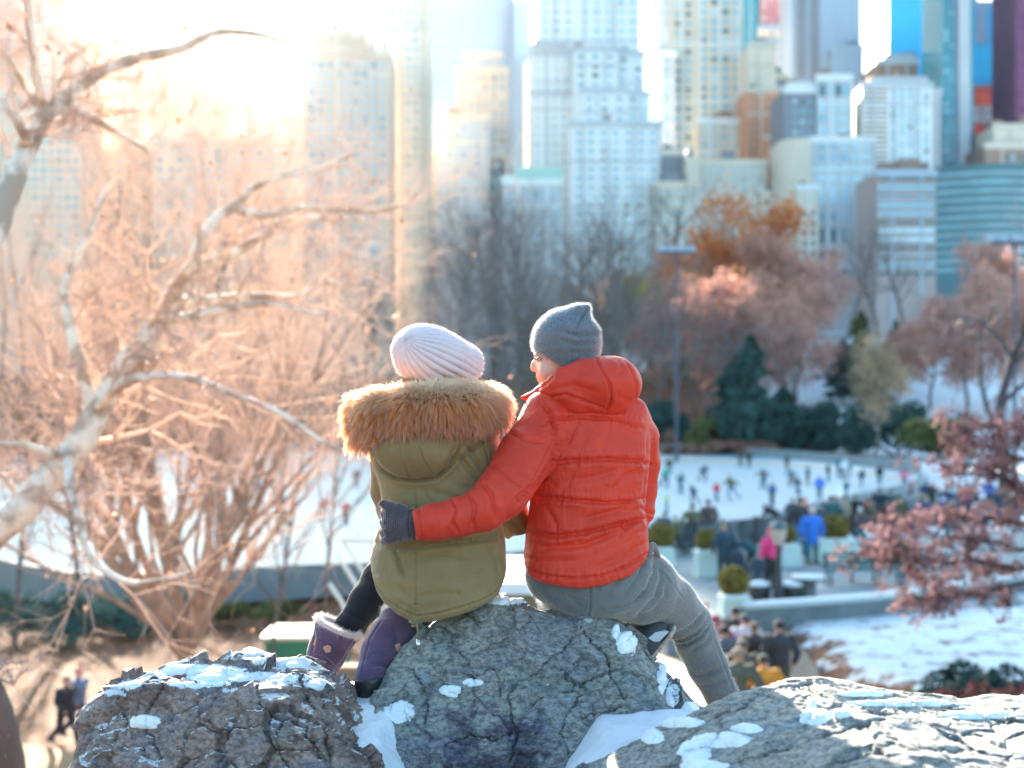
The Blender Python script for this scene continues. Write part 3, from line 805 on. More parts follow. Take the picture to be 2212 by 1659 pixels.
limb_tree('plane tree limb bending in from the upper left edge of the frame',
  [([(-160, 760, 11), (-60, 590, 11.2), (0, 470, 11.4), (40, 360, 11.6), (92, 255, 11.8), (140, 212, 12), (200, 165, 12.2), (290, 128, 12.4), (390, 105, 12.5), (470, 70, 12.6), (560, 75, 12.8), (660, 110, 13)], .12, .006),
   ([(100, 250, 11.8), (60, 190, 11.8), (20, 130, 11.6), (-30, 90, 11.6)], .05, .015),
   ([(120, 235, 11.9), (170, 240, 12), (260, 290, 12.2), (330, 330, 12.2)], .05, .012),
   ([(60, 310, 11.6), (30, 250, 11.4), (-20, 190, 11.4)], .045, .012),
   ([(92, 225, 11.8), (70, 120, 11.6), (64, 40, 11.6), (58, -20, 11.6)], .04, .012)],
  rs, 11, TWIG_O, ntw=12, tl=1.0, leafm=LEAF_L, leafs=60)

limb_tree('dark leaning trunk in the lower left corner of the frame', [([(-90, 1300, 9), (-50, 1420, 9), (-5, 1540, 9), (12, 1640, 9), (10, 1760, 9)], .06, .13)], rs, 9, TWIG_O, ntw=3, tl=.3, name='tree', bark=BARK)
# ---- the many bare trees on the left
rs = np.random.RandomState(21)
bare_tree('fan', rs, (gpos(402, 25)[0], 25, gpos(402, 25)[2] - .1), 'bare tree with a thick trunk and many limbs fanning up, behind the left boulder', twig=TWIG_O, bark=mat('warm_bark', (.38, .27, .21), rough=.9, var=.2, vscale=3),
          height=6.2, r0=.105, levels=4, spread=.45, up=.55, first=.12, nb=(9, 7, 5, 5), lratio=.6, stems=9, bole=3.9, open_=1.0, wob=.07, leafmat=LEAF_L, nleaf=250, leafsize=.035, leafspread=.3, rz=.4)
GL = 'bare trees crowding the left side'
tree_u = []
_o1 = 'zeroth first second third fourth fifth sixth seventh eighth ninth tenth eleventh twelfth thirteenth fourteenth fifteenth sixteenth seventeenth eighteenth nineteenth'.split()
_o2 = 'x x twenty thirty forty fifty sixty'.split()
def ordinal(n):
    if n < 20: return _o1[n]
    return _o2[n // 10][:-1] + 'ieth' if n % 10 == 0 else _o2[n // 10] + '-' + _o1[n % 10]
def nth(lst, x, what, end=''):
    k = sorted(lst).index(x)
    return ('leftmost ' if k == 0 else ordinal(k + 1) + ' from the left, ') + what + end
spots = [(30, 46, 1.15), (585, 40, .78), (170, 50, 1.35), (700, 54, .95), (850, 66, 1.1), (480, 80, 1.6), (-40, 56, 1.45), (250, 70, 1.75), (930, 88, 1.15), (370, 62, 1.6), (600, 78, 1.5)]
for i, (u, d, sc) in enumerate(spots):
    k = 'left%d' % (i % 3)
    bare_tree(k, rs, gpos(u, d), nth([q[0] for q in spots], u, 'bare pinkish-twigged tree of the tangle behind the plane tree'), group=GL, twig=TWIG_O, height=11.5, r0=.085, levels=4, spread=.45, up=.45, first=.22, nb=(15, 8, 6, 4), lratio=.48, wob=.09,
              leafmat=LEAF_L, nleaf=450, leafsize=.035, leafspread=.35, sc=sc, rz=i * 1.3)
    tree_u.append((u, d))

# ---- trees across the far side of the rink (u, d, scale, kind)
KT = {
 'grey': ('greyfar', TWIG_G, None, 'bare grey-brown tree on the far side of the rink'),
 'orange': ('leafy', TWIG_O, LEAF_O, 'round tree with bright orange leaves right of the first floodlight mast'),
 'pink': ('leafy', TWIG_O, LEAF_P, 'round tree with dusty pink leaves'),
 'yellow': ('leafy', TWIG_O, LEAF_Y, 'small yellow-green tree left of the bright orange tree'),
 'tan': ('leafy', TWIG_G, LEAF_T, 'thin tan-leaved tree on the far side of the rink')}
GT = 'trees on the far side of the rink'
far = [(1460, 235, 1.1, 'pink'), (1510, 300, 1.35, 'pink'), (1680, 285, 1.35, 'pink'), (1600, 205, .85, 'grey'), (1735, 205, .85, 'grey'), (1700, 225, .85, 'pink'), (2130, 300, 1.3, 'pink'), (1560, 330, 1.5, 'grey'), (1640, 340, 1.5, 'grey'), (1400, 330, 1.5, 'grey'), (1250, 335, 1.5, 'grey'), (1100, 335, 1.5, 'grey'), (985, 182, .7, 'grey'), (1075, 186, .8, 'grey'), (1145, 190, .8, 'grey'), (1215, 188, .75, 'grey'), (1335, 192, .8, 'grey'), (1425, 196, .8, 'grey'), (1275, 240, 1.1, 'grey'), (1505, 225, .95, 'grey'), (960, 190, .95, 'grey'), (1040, 205, 1.05, 'grey'), (1110, 215, 1.1, 'grey'), (1180, 200, 1.0, 'grey'), (1250, 225, 1.15, 'grey'), (1310, 210, .95, 'grey'), (1370, 230, 1.1, 'grey'), (1290, 290, 1.2, 'tan'), (1360, 300, 1.25, 'tan'),
       (1120, 290, 1.4, 'grey'), (1200, 300, 1.4, 'grey'), (1440, 290, 1.25, 'yellow'), (1400, 205, .8, 'grey'), (1590, 290, 1.75, 'orange'), (1530, 270, 1.15, 'orange'), (1640, 240, 1.15, 'pink'), (1560, 230, .95, 'pink'), (1720, 250, 1.05, 'pink'),
       (1760, 300, 1.1, 'pink'), (1480, 215, .8, 'grey'), (1000, 280, 1.3, 'grey'), (900, 250, 1.2, 'grey'), (1690, 330, 1.3, 'grey'), (1830, 340, 1.3, 'grey'), (1900, 345, 1.5, 'grey'), (1960, 350, 1.5, 'grey'), (2060, 350, 1.4, 'grey'),
       (1880, 215, .62, 'tan'), (2010, 240, .95, 'pink'), (2090, 225, 1.1, 'pink'), (2170, 240, 1.25, 'pink'), (2240, 220, 1.2, 'pink'), (1950, 260, .7, 'pink'), (800, 200, 1.1, 'grey'), (700, 230, 1.3, 'grey'), (560, 240, 1.3, 'grey'), (420, 230, 1.3, 'grey'), (270, 250, 1.3, 'grey'), (120, 240, 1.3, 'grey'), (0, 230, 1.3, 'grey')]
LABU = {}
for i, (u, d, sc, kd) in enumerate(far):
    key, tw, lf, lab = KT[kd]
    if kd == 'grey' and 930 < u < 1460: sc *= 1.5
    if kd in ('orange', 'pink') and u < 1800: sc *= 1.12
    gname = {'grey': 'bare grey trees across the rink', 'orange': 'bright orange trees across the rink', 'pink': 'dusty pink trees across the rink', 'yellow': 'yellow trees across the rink', 'tan': 'tan trees across the rink'}[kd]
    what = {'grey': 'bare grey-brown tree beyond the ice', 'pink': 'dusty pink leafy tree beyond the ice', 'tan': 'thin tan-leaved tree beyond the ice'}.get(kd)
    if what: lab = nth([q[0] + j_ * .01 for j_, q in enumerate([f_ for f_ in far if f_[3] == kd])], [q[0] + j_ * .01 for j_, q in enumerate([f_ for f_ in far if f_[3] == kd])][[f_ for f_ in far if f_[3] == kd].index(far[i])], what)
    if kd == 'orange': lab = 'tall bright orange tree right of the floodlight mast' if u > 1560 else 'smaller orange tree just beside the first floodlight mast'
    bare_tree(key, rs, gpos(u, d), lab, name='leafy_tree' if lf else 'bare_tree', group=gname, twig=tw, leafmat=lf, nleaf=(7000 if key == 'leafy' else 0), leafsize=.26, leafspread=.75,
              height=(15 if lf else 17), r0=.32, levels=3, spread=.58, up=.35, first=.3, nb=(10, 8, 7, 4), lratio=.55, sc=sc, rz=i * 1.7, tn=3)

# evergreens and shrubs on the bank behind the rink
rs = np.random.RandomState(33)
for i, (u, d, h, w_, m, lab) in enumerate([
    (1858, 262, 14.5, 7, LEAF_G2, 'tallest olive evergreen with a pointed top, behind the bank right of centre'), (1820, 250, 11, 7, LEAF_G, 'dark broad evergreen left of the olive pointed one'),
    (1935, 275, 11, 5, LEAF_G2, 'slim olive evergreen right of the tallest one'), (1890, 240, 8, 6, LEAF_G, 'low dark evergreen between the two olive ones'),
    (1620, 182, 15, 8, LEAF_G, 'dark ragged evergreen standing on the bank above the ice'), (1580, 190, 11, 8, LEAF_G, 'lower dark evergreen left of the ragged one'), (1148, 300, 16, 7, LEAF_G2, 'olive pine behind the bare trees, left of centre'),
    (1690, 186, 8, 7, LEAF_G, 'dark evergreen right of the ragged one'),
    (1480, 290, 20, 6, LEAF_Y, 'yellowish conifer just right of the floodlight mast')]):
    conifer(rs, gpos(u, d), h, w_, lab, m, n=4200, ls=.34)
for i, (u, d, w_, h, m, lab) in enumerate([
    (1660, 180, 12, 7.5, LEAF_G, 'dark green shrub mass on the bank above the ice, under the ragged evergreen'), (1760, 182, 12, 7.0, LEAF_G, 'dark teal shrub on the bank, middle of the row'), (1850, 178, 12, 6.2, LEAF_G, 'dark shrub at the right end of the rink bank'),
    (1940, 172, 14, 7.2, LEAF_G, 'largest dark shrub behind the right end of the rink'), (2030, 165, 11, 5.5, LEAF_G2, 'olive shrub right of the largest dark shrub'), (1425, 190, 8, 6.5, LEAF_G, 'round dark green bush right of the man in red, behind the rink'),
    (1540, 182, 8, 5, LEAF_G2, 'small olive shrub on the bank left of the dark row'), (1600, 178, 9, 2.0, mat('rust_ground_cover', (.30, .15, .11), rough=.9, var=.3, vscale=.6), 'low rust brown shrub along the far edge of the ice'),
    (1480, 180, 6, 1.3, MATS['rust_ground_cover'], 'small brown heap of shrub on the snowy bank')]):
    bushy(rs, gpos(u, d), w_, w_ * .6, h, lab, m, n=3800, ls=.3)

# bare dark tree at the right edge and the one before the snowfield
rs = np.random.RandomState(41)
bare_tree('darkright', rs, gpos(2168, 92), 'dark leafless tree with crooked trunk at the right edge', twig=TWIG_G, bark=mat('dark_bark', (.07, .05, .055), rough=.9), height=20, r0=.42, levels=3, spread=.55, up=.3, first=.2, nb=(9, 6, 5, 4), lratio=.6, wob=.16, rz=2.2)
bare_tree('thinright', rs, gpos(1885, 150), 'thin leafy sapling with sparse tan leaves before the snowfield', name='leafy_tree', twig=TWIG_G, leafmat=LEAF_T, nleaf=1500, leafsize=.2, height=13, r0=.14, levels=3, spread=.5, up=.4, first=.25, nb=(9, 6, 5, 3), lratio=.45, wob=.12, leafspread=.4)

# russet oak leaning in on the right, near
rs = np.random.RandomState(52)
root = thing('oak_tree', 'oak branches with clinging russet brown leaves reaching in from the right edge', 'tree', gpos(2400, 25))
L = np.array(sp(root)); tk = MB(); thin = []; tips = []
limbs = [([(2400, 1700, 25), (2390, 1400, 25), (2350, 1150, 25), (2340, 980, 25)], .2, .12), ([(2380, 1250, 25), (2230, 1140, 24.5), (2100, 1115, 24), (1990, 1125, 23.5), (1925, 1150, 23.4)], .07, .02),
         ([(2360, 1150, 25), (2230, 1060, 24), (2120, 1010, 23.6), (2030, 1000, 23.4)], .06, .02), ([(2380, 1300, 25), (2260, 1230, 24), (2140, 1215, 23.4), (2010, 1210, 23.2), (1930, 1180, 23)], .07, .02),
         ([(2350, 1100, 25), (2260, 1010, 24), (2160, 965, 24), (2070, 960, 24)], .05, .015), ([(2360, 1050, 25), (2280, 950, 24.5), (2190, 915, 24.5), (2100, 930, 24.5)], .04, .012), ([(2360, 1200, 25), (2200, 1180, 24), (2060, 1160, 23.6), (1960, 1190, 23.4), (1880, 1185, 23.4)], .05, .012), ([(2300, 1240, 25), (2180, 1270, 23.6), (2060, 1290, 23.2), (1990, 1290, 23)], .04, .012)]
for pts, ra, rb in limbs:
    W = [P(*p) - L for p in pts]; out = []
    for a_, b_ in zip(W[:-1], W[1:]):
        for t in (0, .34, .67): out.append(a_ + (b_ - a_) * t + rs.normal(size=3) * .03)
    out.append(W[-1]); rad = np.linspace(ra, rb, len(out)); tk.tube(out, list(rad), 7)
    if ra < .15:
        for j in range(46):
            i = rs.randint(len(out) // 3, len(out)); q = out[i].copy(); dd = rs.normal(size=3) * [1.1, .9, .7] + [-.35, 0, 0]; dd /= np.linalg.norm(dd)
            for s2 in range(4):
                dd = dd + rs.normal(size=3) * .3; dd /= np.linalg.norm(dd); q2 = q + dd * rs.uniform(.08, .22); thin.append((*q, *q2, .012 - .0025 * s2, .0095 - .0025 * s2)); q = q2; tips.append(q)
mk('trunk', np.concatenate(tk.v), tk.f, MATS['dark_bark'], root, smooth=True)
mk('twigs', *seg_mesh(thin, 3), MATS['dark_bark'], root)
tp = np.array(tips); nl = 8500
sel = tp[rs.rand(len(tp)) < .5]; C = sel[rs.randint(len(sel), size=nl)] + rs.normal(size=(nl, 3)) * .055
mk('leaves', *leaf_mesh(C, .048, rs, aspect=.6), LEAF_R, root)

# hedges and dark shrubs nearby
rs = np.random.RandomState(61)
for u, d, w_, h, m, lab in [(40, 47, 5.5, 1.8, LEAF_G, 'dark hedge at the far left, beyond the leafy lawn'), (200, 48, 5.5, 1.7, LEAF_G, 'dark hedge left of the fanning tree trunk'), (345, 49, 4.0, 1.5, LEAF_G, 'dark hedge just behind the fanning tree trunk'),
    (1790, 26.6, 2.6, .75, LEAF_G, 'dark low shrub above the top of the right boulder, left end of the row'), (1900, 26.8, 3.0, .95, LEAF_G, 'dark green shrub behind the right boulder, taller and second in the row'), (2030, 26.6, 3.2, .95, LEAF_G2, 'olive dark shrub behind the right boulder, in the middle of the row'),
    (2160, 26.6, 3.2, 1.1, LEAF_G, 'dark shrub near the right edge behind the boulder'), (1870, 25.0, 3.2, 1.75, LEAF_M, 'low maroon shrub just over the right boulder, left one'), (2000, 24.8, 3.4, 1.75, LEAF_M, 'low maroon shrub just over the right boulder, middle one'),
    (2140, 24.4, 3.6, 1.65, LEAF_M, 'low maroon shrub just over the right boulder, right one'), (1730, 27.0, 1.6, 1.0, LEAF_M, 'small reddish shrub beside the path people'),
    (560, 50, 3.2, 1.1, LEAF_G2, 'olive shrub right of the fanning tree trunk')]:
    x, y, z = gpos(u, d)
    bushy(rs, (x, y, z - (.25 if u > 1700 else 0)), w_, w_ * .5, h + (.25 if u > 1700 else 0), lab, m, n=5200 if u > 1700 else 2600, ls=.07)
# ================================================================== SDF PRIMITIVES
def cap(X, Y, Z, a, b, ra, rb):
    a = np.asarray(a, float); b = np.asarray(b, float); d = b - a
    t = np.clip(((X - a[0]) * d[0] + (Y - a[1]) * d[1] + (Z - a[2]) * d[2]) / (d @ d + 1e-12), 0, 1)
    return np.sqrt((X - a[0] - t * d[0]) ** 2 + (Y - a[1] - t * d[1]) ** 2 + (Z - a[2] - t * d[2]) ** 2) - (ra + (rb - ra) * t)
def chain(X, Y, Z, pts, rad, k=.02):
    r = None
    for i in range(len(pts) - 1):
        c = cap(X, Y, Z, pts[i], pts[i + 1], rad[i], rad[i + 1])
        r = c if r is None else smin(r, c, k)
    return r
def ell(X, Y, Z, c, r, rot=None):
    q = np.stack([X - c[0], Y - c[1], Z - c[2]], -1)
    if rot is not None: q = q @ np.asarray(rot)
    k = np.sqrt((q[..., 0] / r[0]) ** 2 + (q[..., 1] / r[1]) ** 2 + (q[..., 2] / r[2]) ** 2)
    return (k - 1) * min(r)

# ================================================================== SMALL PEOPLE
SKIN = mat('skin', (.62, .36, .26), rough=.6)
def cm(c): return mat('cloth_%02d_%02d_%02d' % tuple(int(x * 99) for x in c), c, rough=.9, var=.12, vscale=4, sheen=.2)
def pose(hipL, kneeL, footL, kneeR, footR, elL, haL, elR, haR, lean=(0, 0), hz=.92):
    return dict(hipz=hz, kL=kneeL, fL=footL, kR=kneeR, fR=footR, eL=elL, hL=haL, eR=elR, hR=haR, lean=lean)
# figure faces -y (towards the camera) in its own space, x to its left
POSES = {
 'stand': dict(kL=(.10, .0, .49), fL=(.11, 0, .07), kR=(-.10, .0, .49), fR=(-.11, 0, .07), eL=(.30, .03, 1.12), hL=(.27, -.08, .86), eR=(-.30, .03, 1.12), hR=(-.27, -.08, .86), lean=(0, 0), hz=.92),
 'pockets': dict(kL=(.11, .0, .49), fL=(.13, .03, .07), kR=(-.11, .0, .49), fR=(-.12, -.05, .07), eL=(.36, .06, 1.12), hL=(.20, -.12, .96), eR=(-.36, .06, 1.12), hR=(-.20, -.12, .96), lean=(0, -.01), hz=.92),
 'walk': dict(kL=(.09, -.20, .52), fL=(.09, -.30, .08), kR=(-.09, .06, .48), fR=(-.09, .36, .14), eL=(.29, .14, 1.13), hL=(.27, .16, .88), eR=(-.29, -.08, 1.13), hR=(-.24, -.25, .95), lean=(0, -.04), hz=.90),
 'skate': dict(kL=(.12, -.18, .48), fL=(.10, -.02, .07), kR=(-.16, .10, .50), fR=(-.34, .38, .16), eL=(.40, -.02, 1.10), hL=(.55, -.14, 1.0), eR=(-.38, .06, 1.06), hR=(-.52, .05, .88), lean=(0, -.16), hz=.86),
 'glide': dict(kL=(.13, -.12, .48), fL=(.18, -.03, .07), kR=(-.13, -.12, .48), fR=(-.18, -.0, .07), eL=(.42, .0, 1.16), hL=(.60, -.12, 1.12), eR=(-.42, .0, 1.12), hR=(-.58, -.10, .98), lean=(0, -.12), hz=.87),
 'bend': dict(kL=(.11, -.05, .48), fL=(.12, 0, .07), kR=(-.11, -.05, .48), fR=(-.12, .0, .07), eL=(.25, -.45, .98), hL=(.15, -.62, .82), eR=(-.25, -.45, .98), hR=(-.15, -.62, .82), lean=(0, -.40), hz=.88),
}
_fm = {}
def fig_meshes(pn, coat):
    k = (pn, coat)
    if k in _fm: return _fm[k]
    p = POSES[pn]; hz = p['hz']; ly = p['lean'][1]
    chest = (0, ly * .8, hz + .40 - abs(ly) * .35); neck = (0, ly * 1.1, hz + .56 - abs(ly) * .55); head = (0, ly * 1.25 - .02, hz + .71 - abs(ly) * .75)
    hip = (0, 0, hz)
    sh = lambda s: (s * .19, neck[1] + .01, neck[2] - .06)
    leg = lambda s, K, Ft, r: [(s * .095, 0, hz - .03), K, Ft]
    def body(X, Y, Z):
        r = chain(X, Y, Z, [hip, chest, neck], [.12, .14, .05], .05)
        r = smin(r, ell(X, Y, Z, head, (.078, .095, .115)), .03)
        r = smin(r, ell(X, Y, Z, (head[0], head[1] - .095, head[2] - .015), (.015, .02, .022)), .015)
        for s, K, Ft, E, Hh in ((1, p['kL'], p['fL'], p['eL'], p['hL']), (-1, p['kR'], p['fR'], p['eR'], p['hR'])):
            r = smin(r, chain(X, Y, Z, leg(s, K, Ft, 0), [.085, .06, .042]), .03)
            r = smin(r, cap(X, Y, Z, Ft, (Ft[0], Ft[1] - .14, Ft[2] - .03), .045, .035), .02)
            r = smin(r, chain(X, Y, Z, [sh(s), E, Hh], [.055, .042, .032]), .03)
            r = smin(r, ell(X, Y, Z, (Hh[0], Hh[1] - .03, Hh[2] - .05), (.028, .04, .055)), .02)
        return r
    def jacket(X, Y, Z):
        bot = hz - (.30 if coat == 'long' else .04)
        r = chain(X, Y, Z, [(0, ly * -.1, bot + .05), (0, ly * .2, hz + .12), chest, (neck[0], neck[1], neck[2] - .03)], [.175 if coat == 'long' else .165, .165, .175, .085], .06)
        r = np.maximum(r, np.abs(Y - ly * .5) - .36)
        for s, E, Hh in ((1, p['eL'], p['hL']), (-1, p['eR'], p['hR'])):
            r = smin(r, chain(X, Y, Z, [sh(s), E, Hh], [.085, .072, .052]), .04)
        r = np.maximum(r, bot - Z)
        return r
    def trousers(X, Y, Z):
        r = chain(X, Y, Z, [(0, 0, hz - .02), (0, 0, hz + .1)], [.135, .12], .05)
        for s, K, Ft in ((1, p['kL'], p['fL']), (-1, p['kR'], p['fR'])):
            r = smin(r, chain(X, Y, Z, leg(s, K, Ft, 0), [.10, .075, .062]), .03)
        return r
    def shoes(X, Y, Z):
        r = None
        for Ft in (p['fL'], p['fR']):
            c = cap(X, Y, Z, (Ft[0], Ft[1] + .02, Ft[2]), (Ft[0], Ft[1] - .15, Ft[2] - .02), .062, .048)
            r = c if r is None else np.minimum(r, c)
        return np.maximum(r, -(Z - (min(p['fL'][2], p['fR'][2]) - .07)))
    def hat(X, Y, Z):
        hc = (head[0], head[1] + .01, head[2] + .03)
        r = ell(X, Y, Z, hc, (.094, .108, .105))
        r = np.maximum(r, (head[2] + .015) - Z - (Y - head[1]) * .7)
        return r
    lo, hi = (-.72, -.85, -.02), (.72, .60, 1.85)
    res = {}
    for nm, fn in (('body', body), ('jacket', jacket), ('trousers', trousers), ('shoes', shoes), ('hat', hat)):
        V, Fq = nets(fn, lo, hi, .032)
        o = mk(nm, V, Fq, SKIN, smooth=True); res[nm] = o.data; bpy.data.objects.remove(o)
    _fm[k] = res
    return res
def person(label, loc, ps, jk, tr, ht, rz=0.0, h=1.7, coat='short', group=None, shoe=(.04, .04, .05)):
    root = thing('person', label, 'person', loc, R(rz), group)
    s = h / 1.70; root.scale = (s * 1.16, s * 1.16, s)
    for nm, me in fig_meshes(ps, coat).items():
        o = bpy.data.objects.new({'hat': 'hat' }.get(nm, nm), me); COL.objects.link(o); o.parent = root
        c = {'body': None, 'jacket': jk, 'trousers': tr, 'shoes': shoe, 'hat': ht}[nm]
        if c is not None:
            o.material_slots[0].link = 'OBJECT'; o.material_slots[0].material = cm(c)
    return root

BK, NV, TL, BL, GR, RD, PK, OR, WH, OL, BR, DG, GN, MR = (.03, .03, .035), (.03, .05, .12), (.03, .16, .19), (.03, .18, .65), (.25, .27, .30), (.65, .06, .05), (.85, .05, .20), (.80, .32, .04), (.75, .77, .8), (.13, .13, .07), (.20, .12, .08), (.09, .10, .12), (.04, .40, .25), (.28, .07, .13)
JE = (.08, .20, .34)
def on_ice(u, vf): return tuple(PG(u, vf, 0.012))
def on_plaza(u, vf): return tuple(PG(u, vf, 1.705))
def hpx(loc, px): return px * loc[1] / F

# skaters on the ice (u, v of the feet, height px, pose, jacket, trousers, hat, turn)
SK = [
 (1618, 1009, 33, 'stand', BK, BK, BK, 20, 'skater in black far out near the orange line, left of two'), (1600, 1008, 32, 'glide', DG, NV, BK, 200, 'dark skater far out beside the orange line'),
 (1700, 1014, 33, 'stand', DG, BK, BK, 160, 'dark skater standing alone at the far orange line'), (1446, 1024, 34, 'stand', BK, DG, BK, 10, 'dark skater close to the red sleeve, farther of two'),
 (1437, 1052, 50, 'skate', GN, NV, BK, 70, 'skater in bright green at the edge of the red sleeve'), (1469, 1065, 46, 'glide', TL, TL, BK, 120, 'teal skater with arms out, left of the thin dark skater'),
 (1499, 1089, 46, 'skate', NV, NV, BR, 250, 'thin dark blue skater gliding near the plaza railing'), (1548, 1082, 40, 'stand', RD, JE, BR, 30, 'small skater in a red jacket in the middle of the ice'),
 (1580, 1078, 54, 'skate', OL, JE, BK, 210, 'skater in a dark olive jacket right of the red one'), (1709, 1050, 40, 'glide', TL, DG, BK, 320, 'teal skater leaning, left of a pair'),
 (1724, 1070, 47, 'skate', DG, NV, BK, 290, 'dark skater of the leaning pair, the nearer one'), (1789, 1040, 38, 'stand', BK, TL, BK, 100, 'dark skater right of the middle of the ice, far out'),
 (1770, 1078, 50, 'stand', BL, TL, BR, 330, 'skater in a bright blue jacket'), (1813, 1030, 42, 'stand', TL, NV, BK, 0, 'dark teal skater in the far group of three'),
 (1822, 1034, 46, 'glide', WH, GR, WH, 45, 'skater in white in the far group of three'), (1836, 1030, 36, 'stand', TL, JE, BK, 90, 'small teal skater at the right of the far group'),
 (1828, 1074, 36, 'stand', TL, JE, TL, 200, 'light teal skater before the crowd at the rail'), (1440, 1108, 42, 'stand', (.45, .6, .25), JE, WH, 60, 'child in pale green close to the railing'),
 (1953, 1052, 40, 'glide', PK, NV, BK, 0, 'skater in pink at the right end of the ice'), (1968, 1070, 30, 'stand', RD, BK, RD, 30, 'child in red at the right end of the ice'),
 (700, 1118, 48, 'skate', RD, NV, BK, 60, 'skater in red seen through the bare twigs on the left'), (745, 1130, 50, 'glide', RD, BK, RD, 140, 'second skater in red seen through the twigs, nearer the parka'),
 (662, 1060, 40, 'stand', NV, BK, BK, 20, 'dark skater seen through the twigs'), (560, 1085, 44, 'stand', BL, BK, BK, 20, 'skater in blue behind the bare limbs of the left tree'),
 (770, 1052, 38, 'stand', BK, BK, BK, 20, 'dark skater just left of the parka'), (610, 1140, 50, 'skate', DG, BK, BK, 220, 'grey skater low on the left ice'), (480, 1050, 38, 'stand', GR, NV, BK, 0, 'grey skater far left on the ice'),
 (1520, 1040, 40, 'skate', NV, BK, BK, 40, 'navy skater alone left of the middle of the ice'), (1650, 1056, 46, 'glide', DG, NV, BK, 200, 'dark grey skater gliding right of the middle of the ice'), (1745, 1048, 42, 'stand', TL, BK, BK, 90, 'teal skater standing between the pair and the blue one'),
 (1860, 1052, 42, 'skate', NV, NV, BK, 120, 'navy skater far right before the end of the ice'), (1900, 1046, 40, 'stand', BK, TL, BK, 20, 'black-clad skater near the right end of the ice'), (1668, 1092, 50, 'stand', (.05, .14, .3), BK, BK, 300, 'dark blue skater close to the railing in the middle'),
 (420, 1100, 46, 'glide', RD, BK, BK, 0, 'far left skater in red')]
GS = 'people skating on the ice'
for u, vf, hp, ps, j, t, h_, rz, lab in SK:
    l = on_ice(u, vf); person(lab, l, ps, j, t, h_, rz, hpx(l, hp), group=GS)
# people on the plaza
PL = [
 (1495, 1188, 96, 'pockets', OL, NV, BR, 185, 'short', 'person in an olive jacket seen from behind at the railing'), (1530, 1182, 100, 'stand', (.10, .08, .07), DG, BK, 200, 'long', 'person in a dark brown coat right of the olive jacket'),
 (1436, 1186, 78, 'stand', DG, DG, BK, 150, 'long', 'person in a dark coat next to the red sleeve'), (1418, 1180, 60, 'stand', (.12, .09, .12), DG, BK, 150, 'short', 'small dark figure half behind the red sleeve'),
 (1728, 1200, 122, 'stand', (.05, .05, .06), JE, BK, 175, 'short', 'person in a black jacket and jeans at the left of the blue one'), (1754, 1218, 118, 'stand', BL, TL, WH, 10, 'long', 'person in a bright blue coat over pale clothes'),
 (1740, 1165, 86, 'stand', (.72, .18, .10), DG, (.72, .18, .10), 190, 'short', 'person in an orange-red hood behind the blue coat'), (1676, 1150, 72, 'bend', BK, DG, BK, 250, 'short', 'black-hooded person leaning on the railing, left one'),
 (1712, 1152, 74, 'pockets', (.04, .05, .05), BK, BK, 190, 'short', 'black figure at the railing, second from the left'), (1795, 1168, 94, 'pockets', (.04, .12, .13), (.05, .16, .2), BK, 180, 'short', 'person in dark green at the railing'),
 (1848, 1160, 90, 'stand', BK, BK, BR, 170, 'short', 'tall person in black left of the white-capped one'), (1860, 1184, 88, 'walk', (.12, .08, .09), TL, WH, 200, 'short', 'person with a white hat and dark jacket walking'),
 (1873, 1155, 78, 'stand', RD, TL, BK, 160, 'short', 'person in a red top behind the white hat'), (1900, 1144, 88, 'stand', (.02, .04, .06), BK, NV, 170, 'short', 'tall dark figure right of the walking one'),
 (1925, 1136, 76, 'pockets', (.03, .08, .10), NV, BK, 190, 'short', 'dark teal figure at the railing, right end'), (1564, 1252, 118, 'stand', (.03, .07, .10), BK, (.35, .28, .2), 200, 'long', 'person in a long dark coat left of the pushchair group'),
 (1624, 1240, 96, 'bend', (.02, .09, .11), BK, BK, 210, 'short', 'person in dark teal bending over the pushchairs'), (1664, 1272, 128, 'stand', PK, BK, PK, 215, 'short', 'person in a bright pink hooded jacket'),
 (1648, 1262, 66, 'stand', (.8, .45, .5), GR, BR, 60, 'short', 'child in pale pink beside the bright pink jacket'), (2000, 1100, 60, 'stand', NV, NV, BK, 170, 'short', 'dark figure behind the russet leaves, left one'),
 (2015, 1106, 62, 'stand', BK, BK, RD, 170, 'short', 'figure with a red hat behind the russet leaves'), (2060, 1098, 58, 'stand', (.4, .5, .5), NV, BK, 170, 'short', 'pale-jacketed figure behind the russet leaves'),
 (2090, 1102, 60, 'stand', NV, BK, BK, 170, 'short', 'navy figure among the russet leaves'), (2136, 1098, 60, 'stand', (.05, .1, .4), BK, BK, 170, 'short', 'figure in blue among the russet leaves'),
 (2034, 1166, 92, 'walk', (.03, .06, .15), NV, (.6, .65, .85), 100, 'short', 'walking figure with a pale lilac hat behind the oak leaves'), (2052, 1170, 92, 'walk', BK, TL, GR, 100, 'short', 'walking figure in black just behind the lilac hat'),
 (1992, 1152, 76, 'stand', (.03, .05, .16), NV, BK, 180, 'long', 'figure in a long navy coat left of the walking pair'), (2122, 1186, 92, 'walk', NV, (.03, .07, .16), BK, 80, 'short', 'striding navy figure half hidden by oak leaves'), (2105, 1160, 70, 'stand', MR, DG, WH, 80, 'short', 'figure in maroon behind the oak leaves')]
rq = random.Random(5)
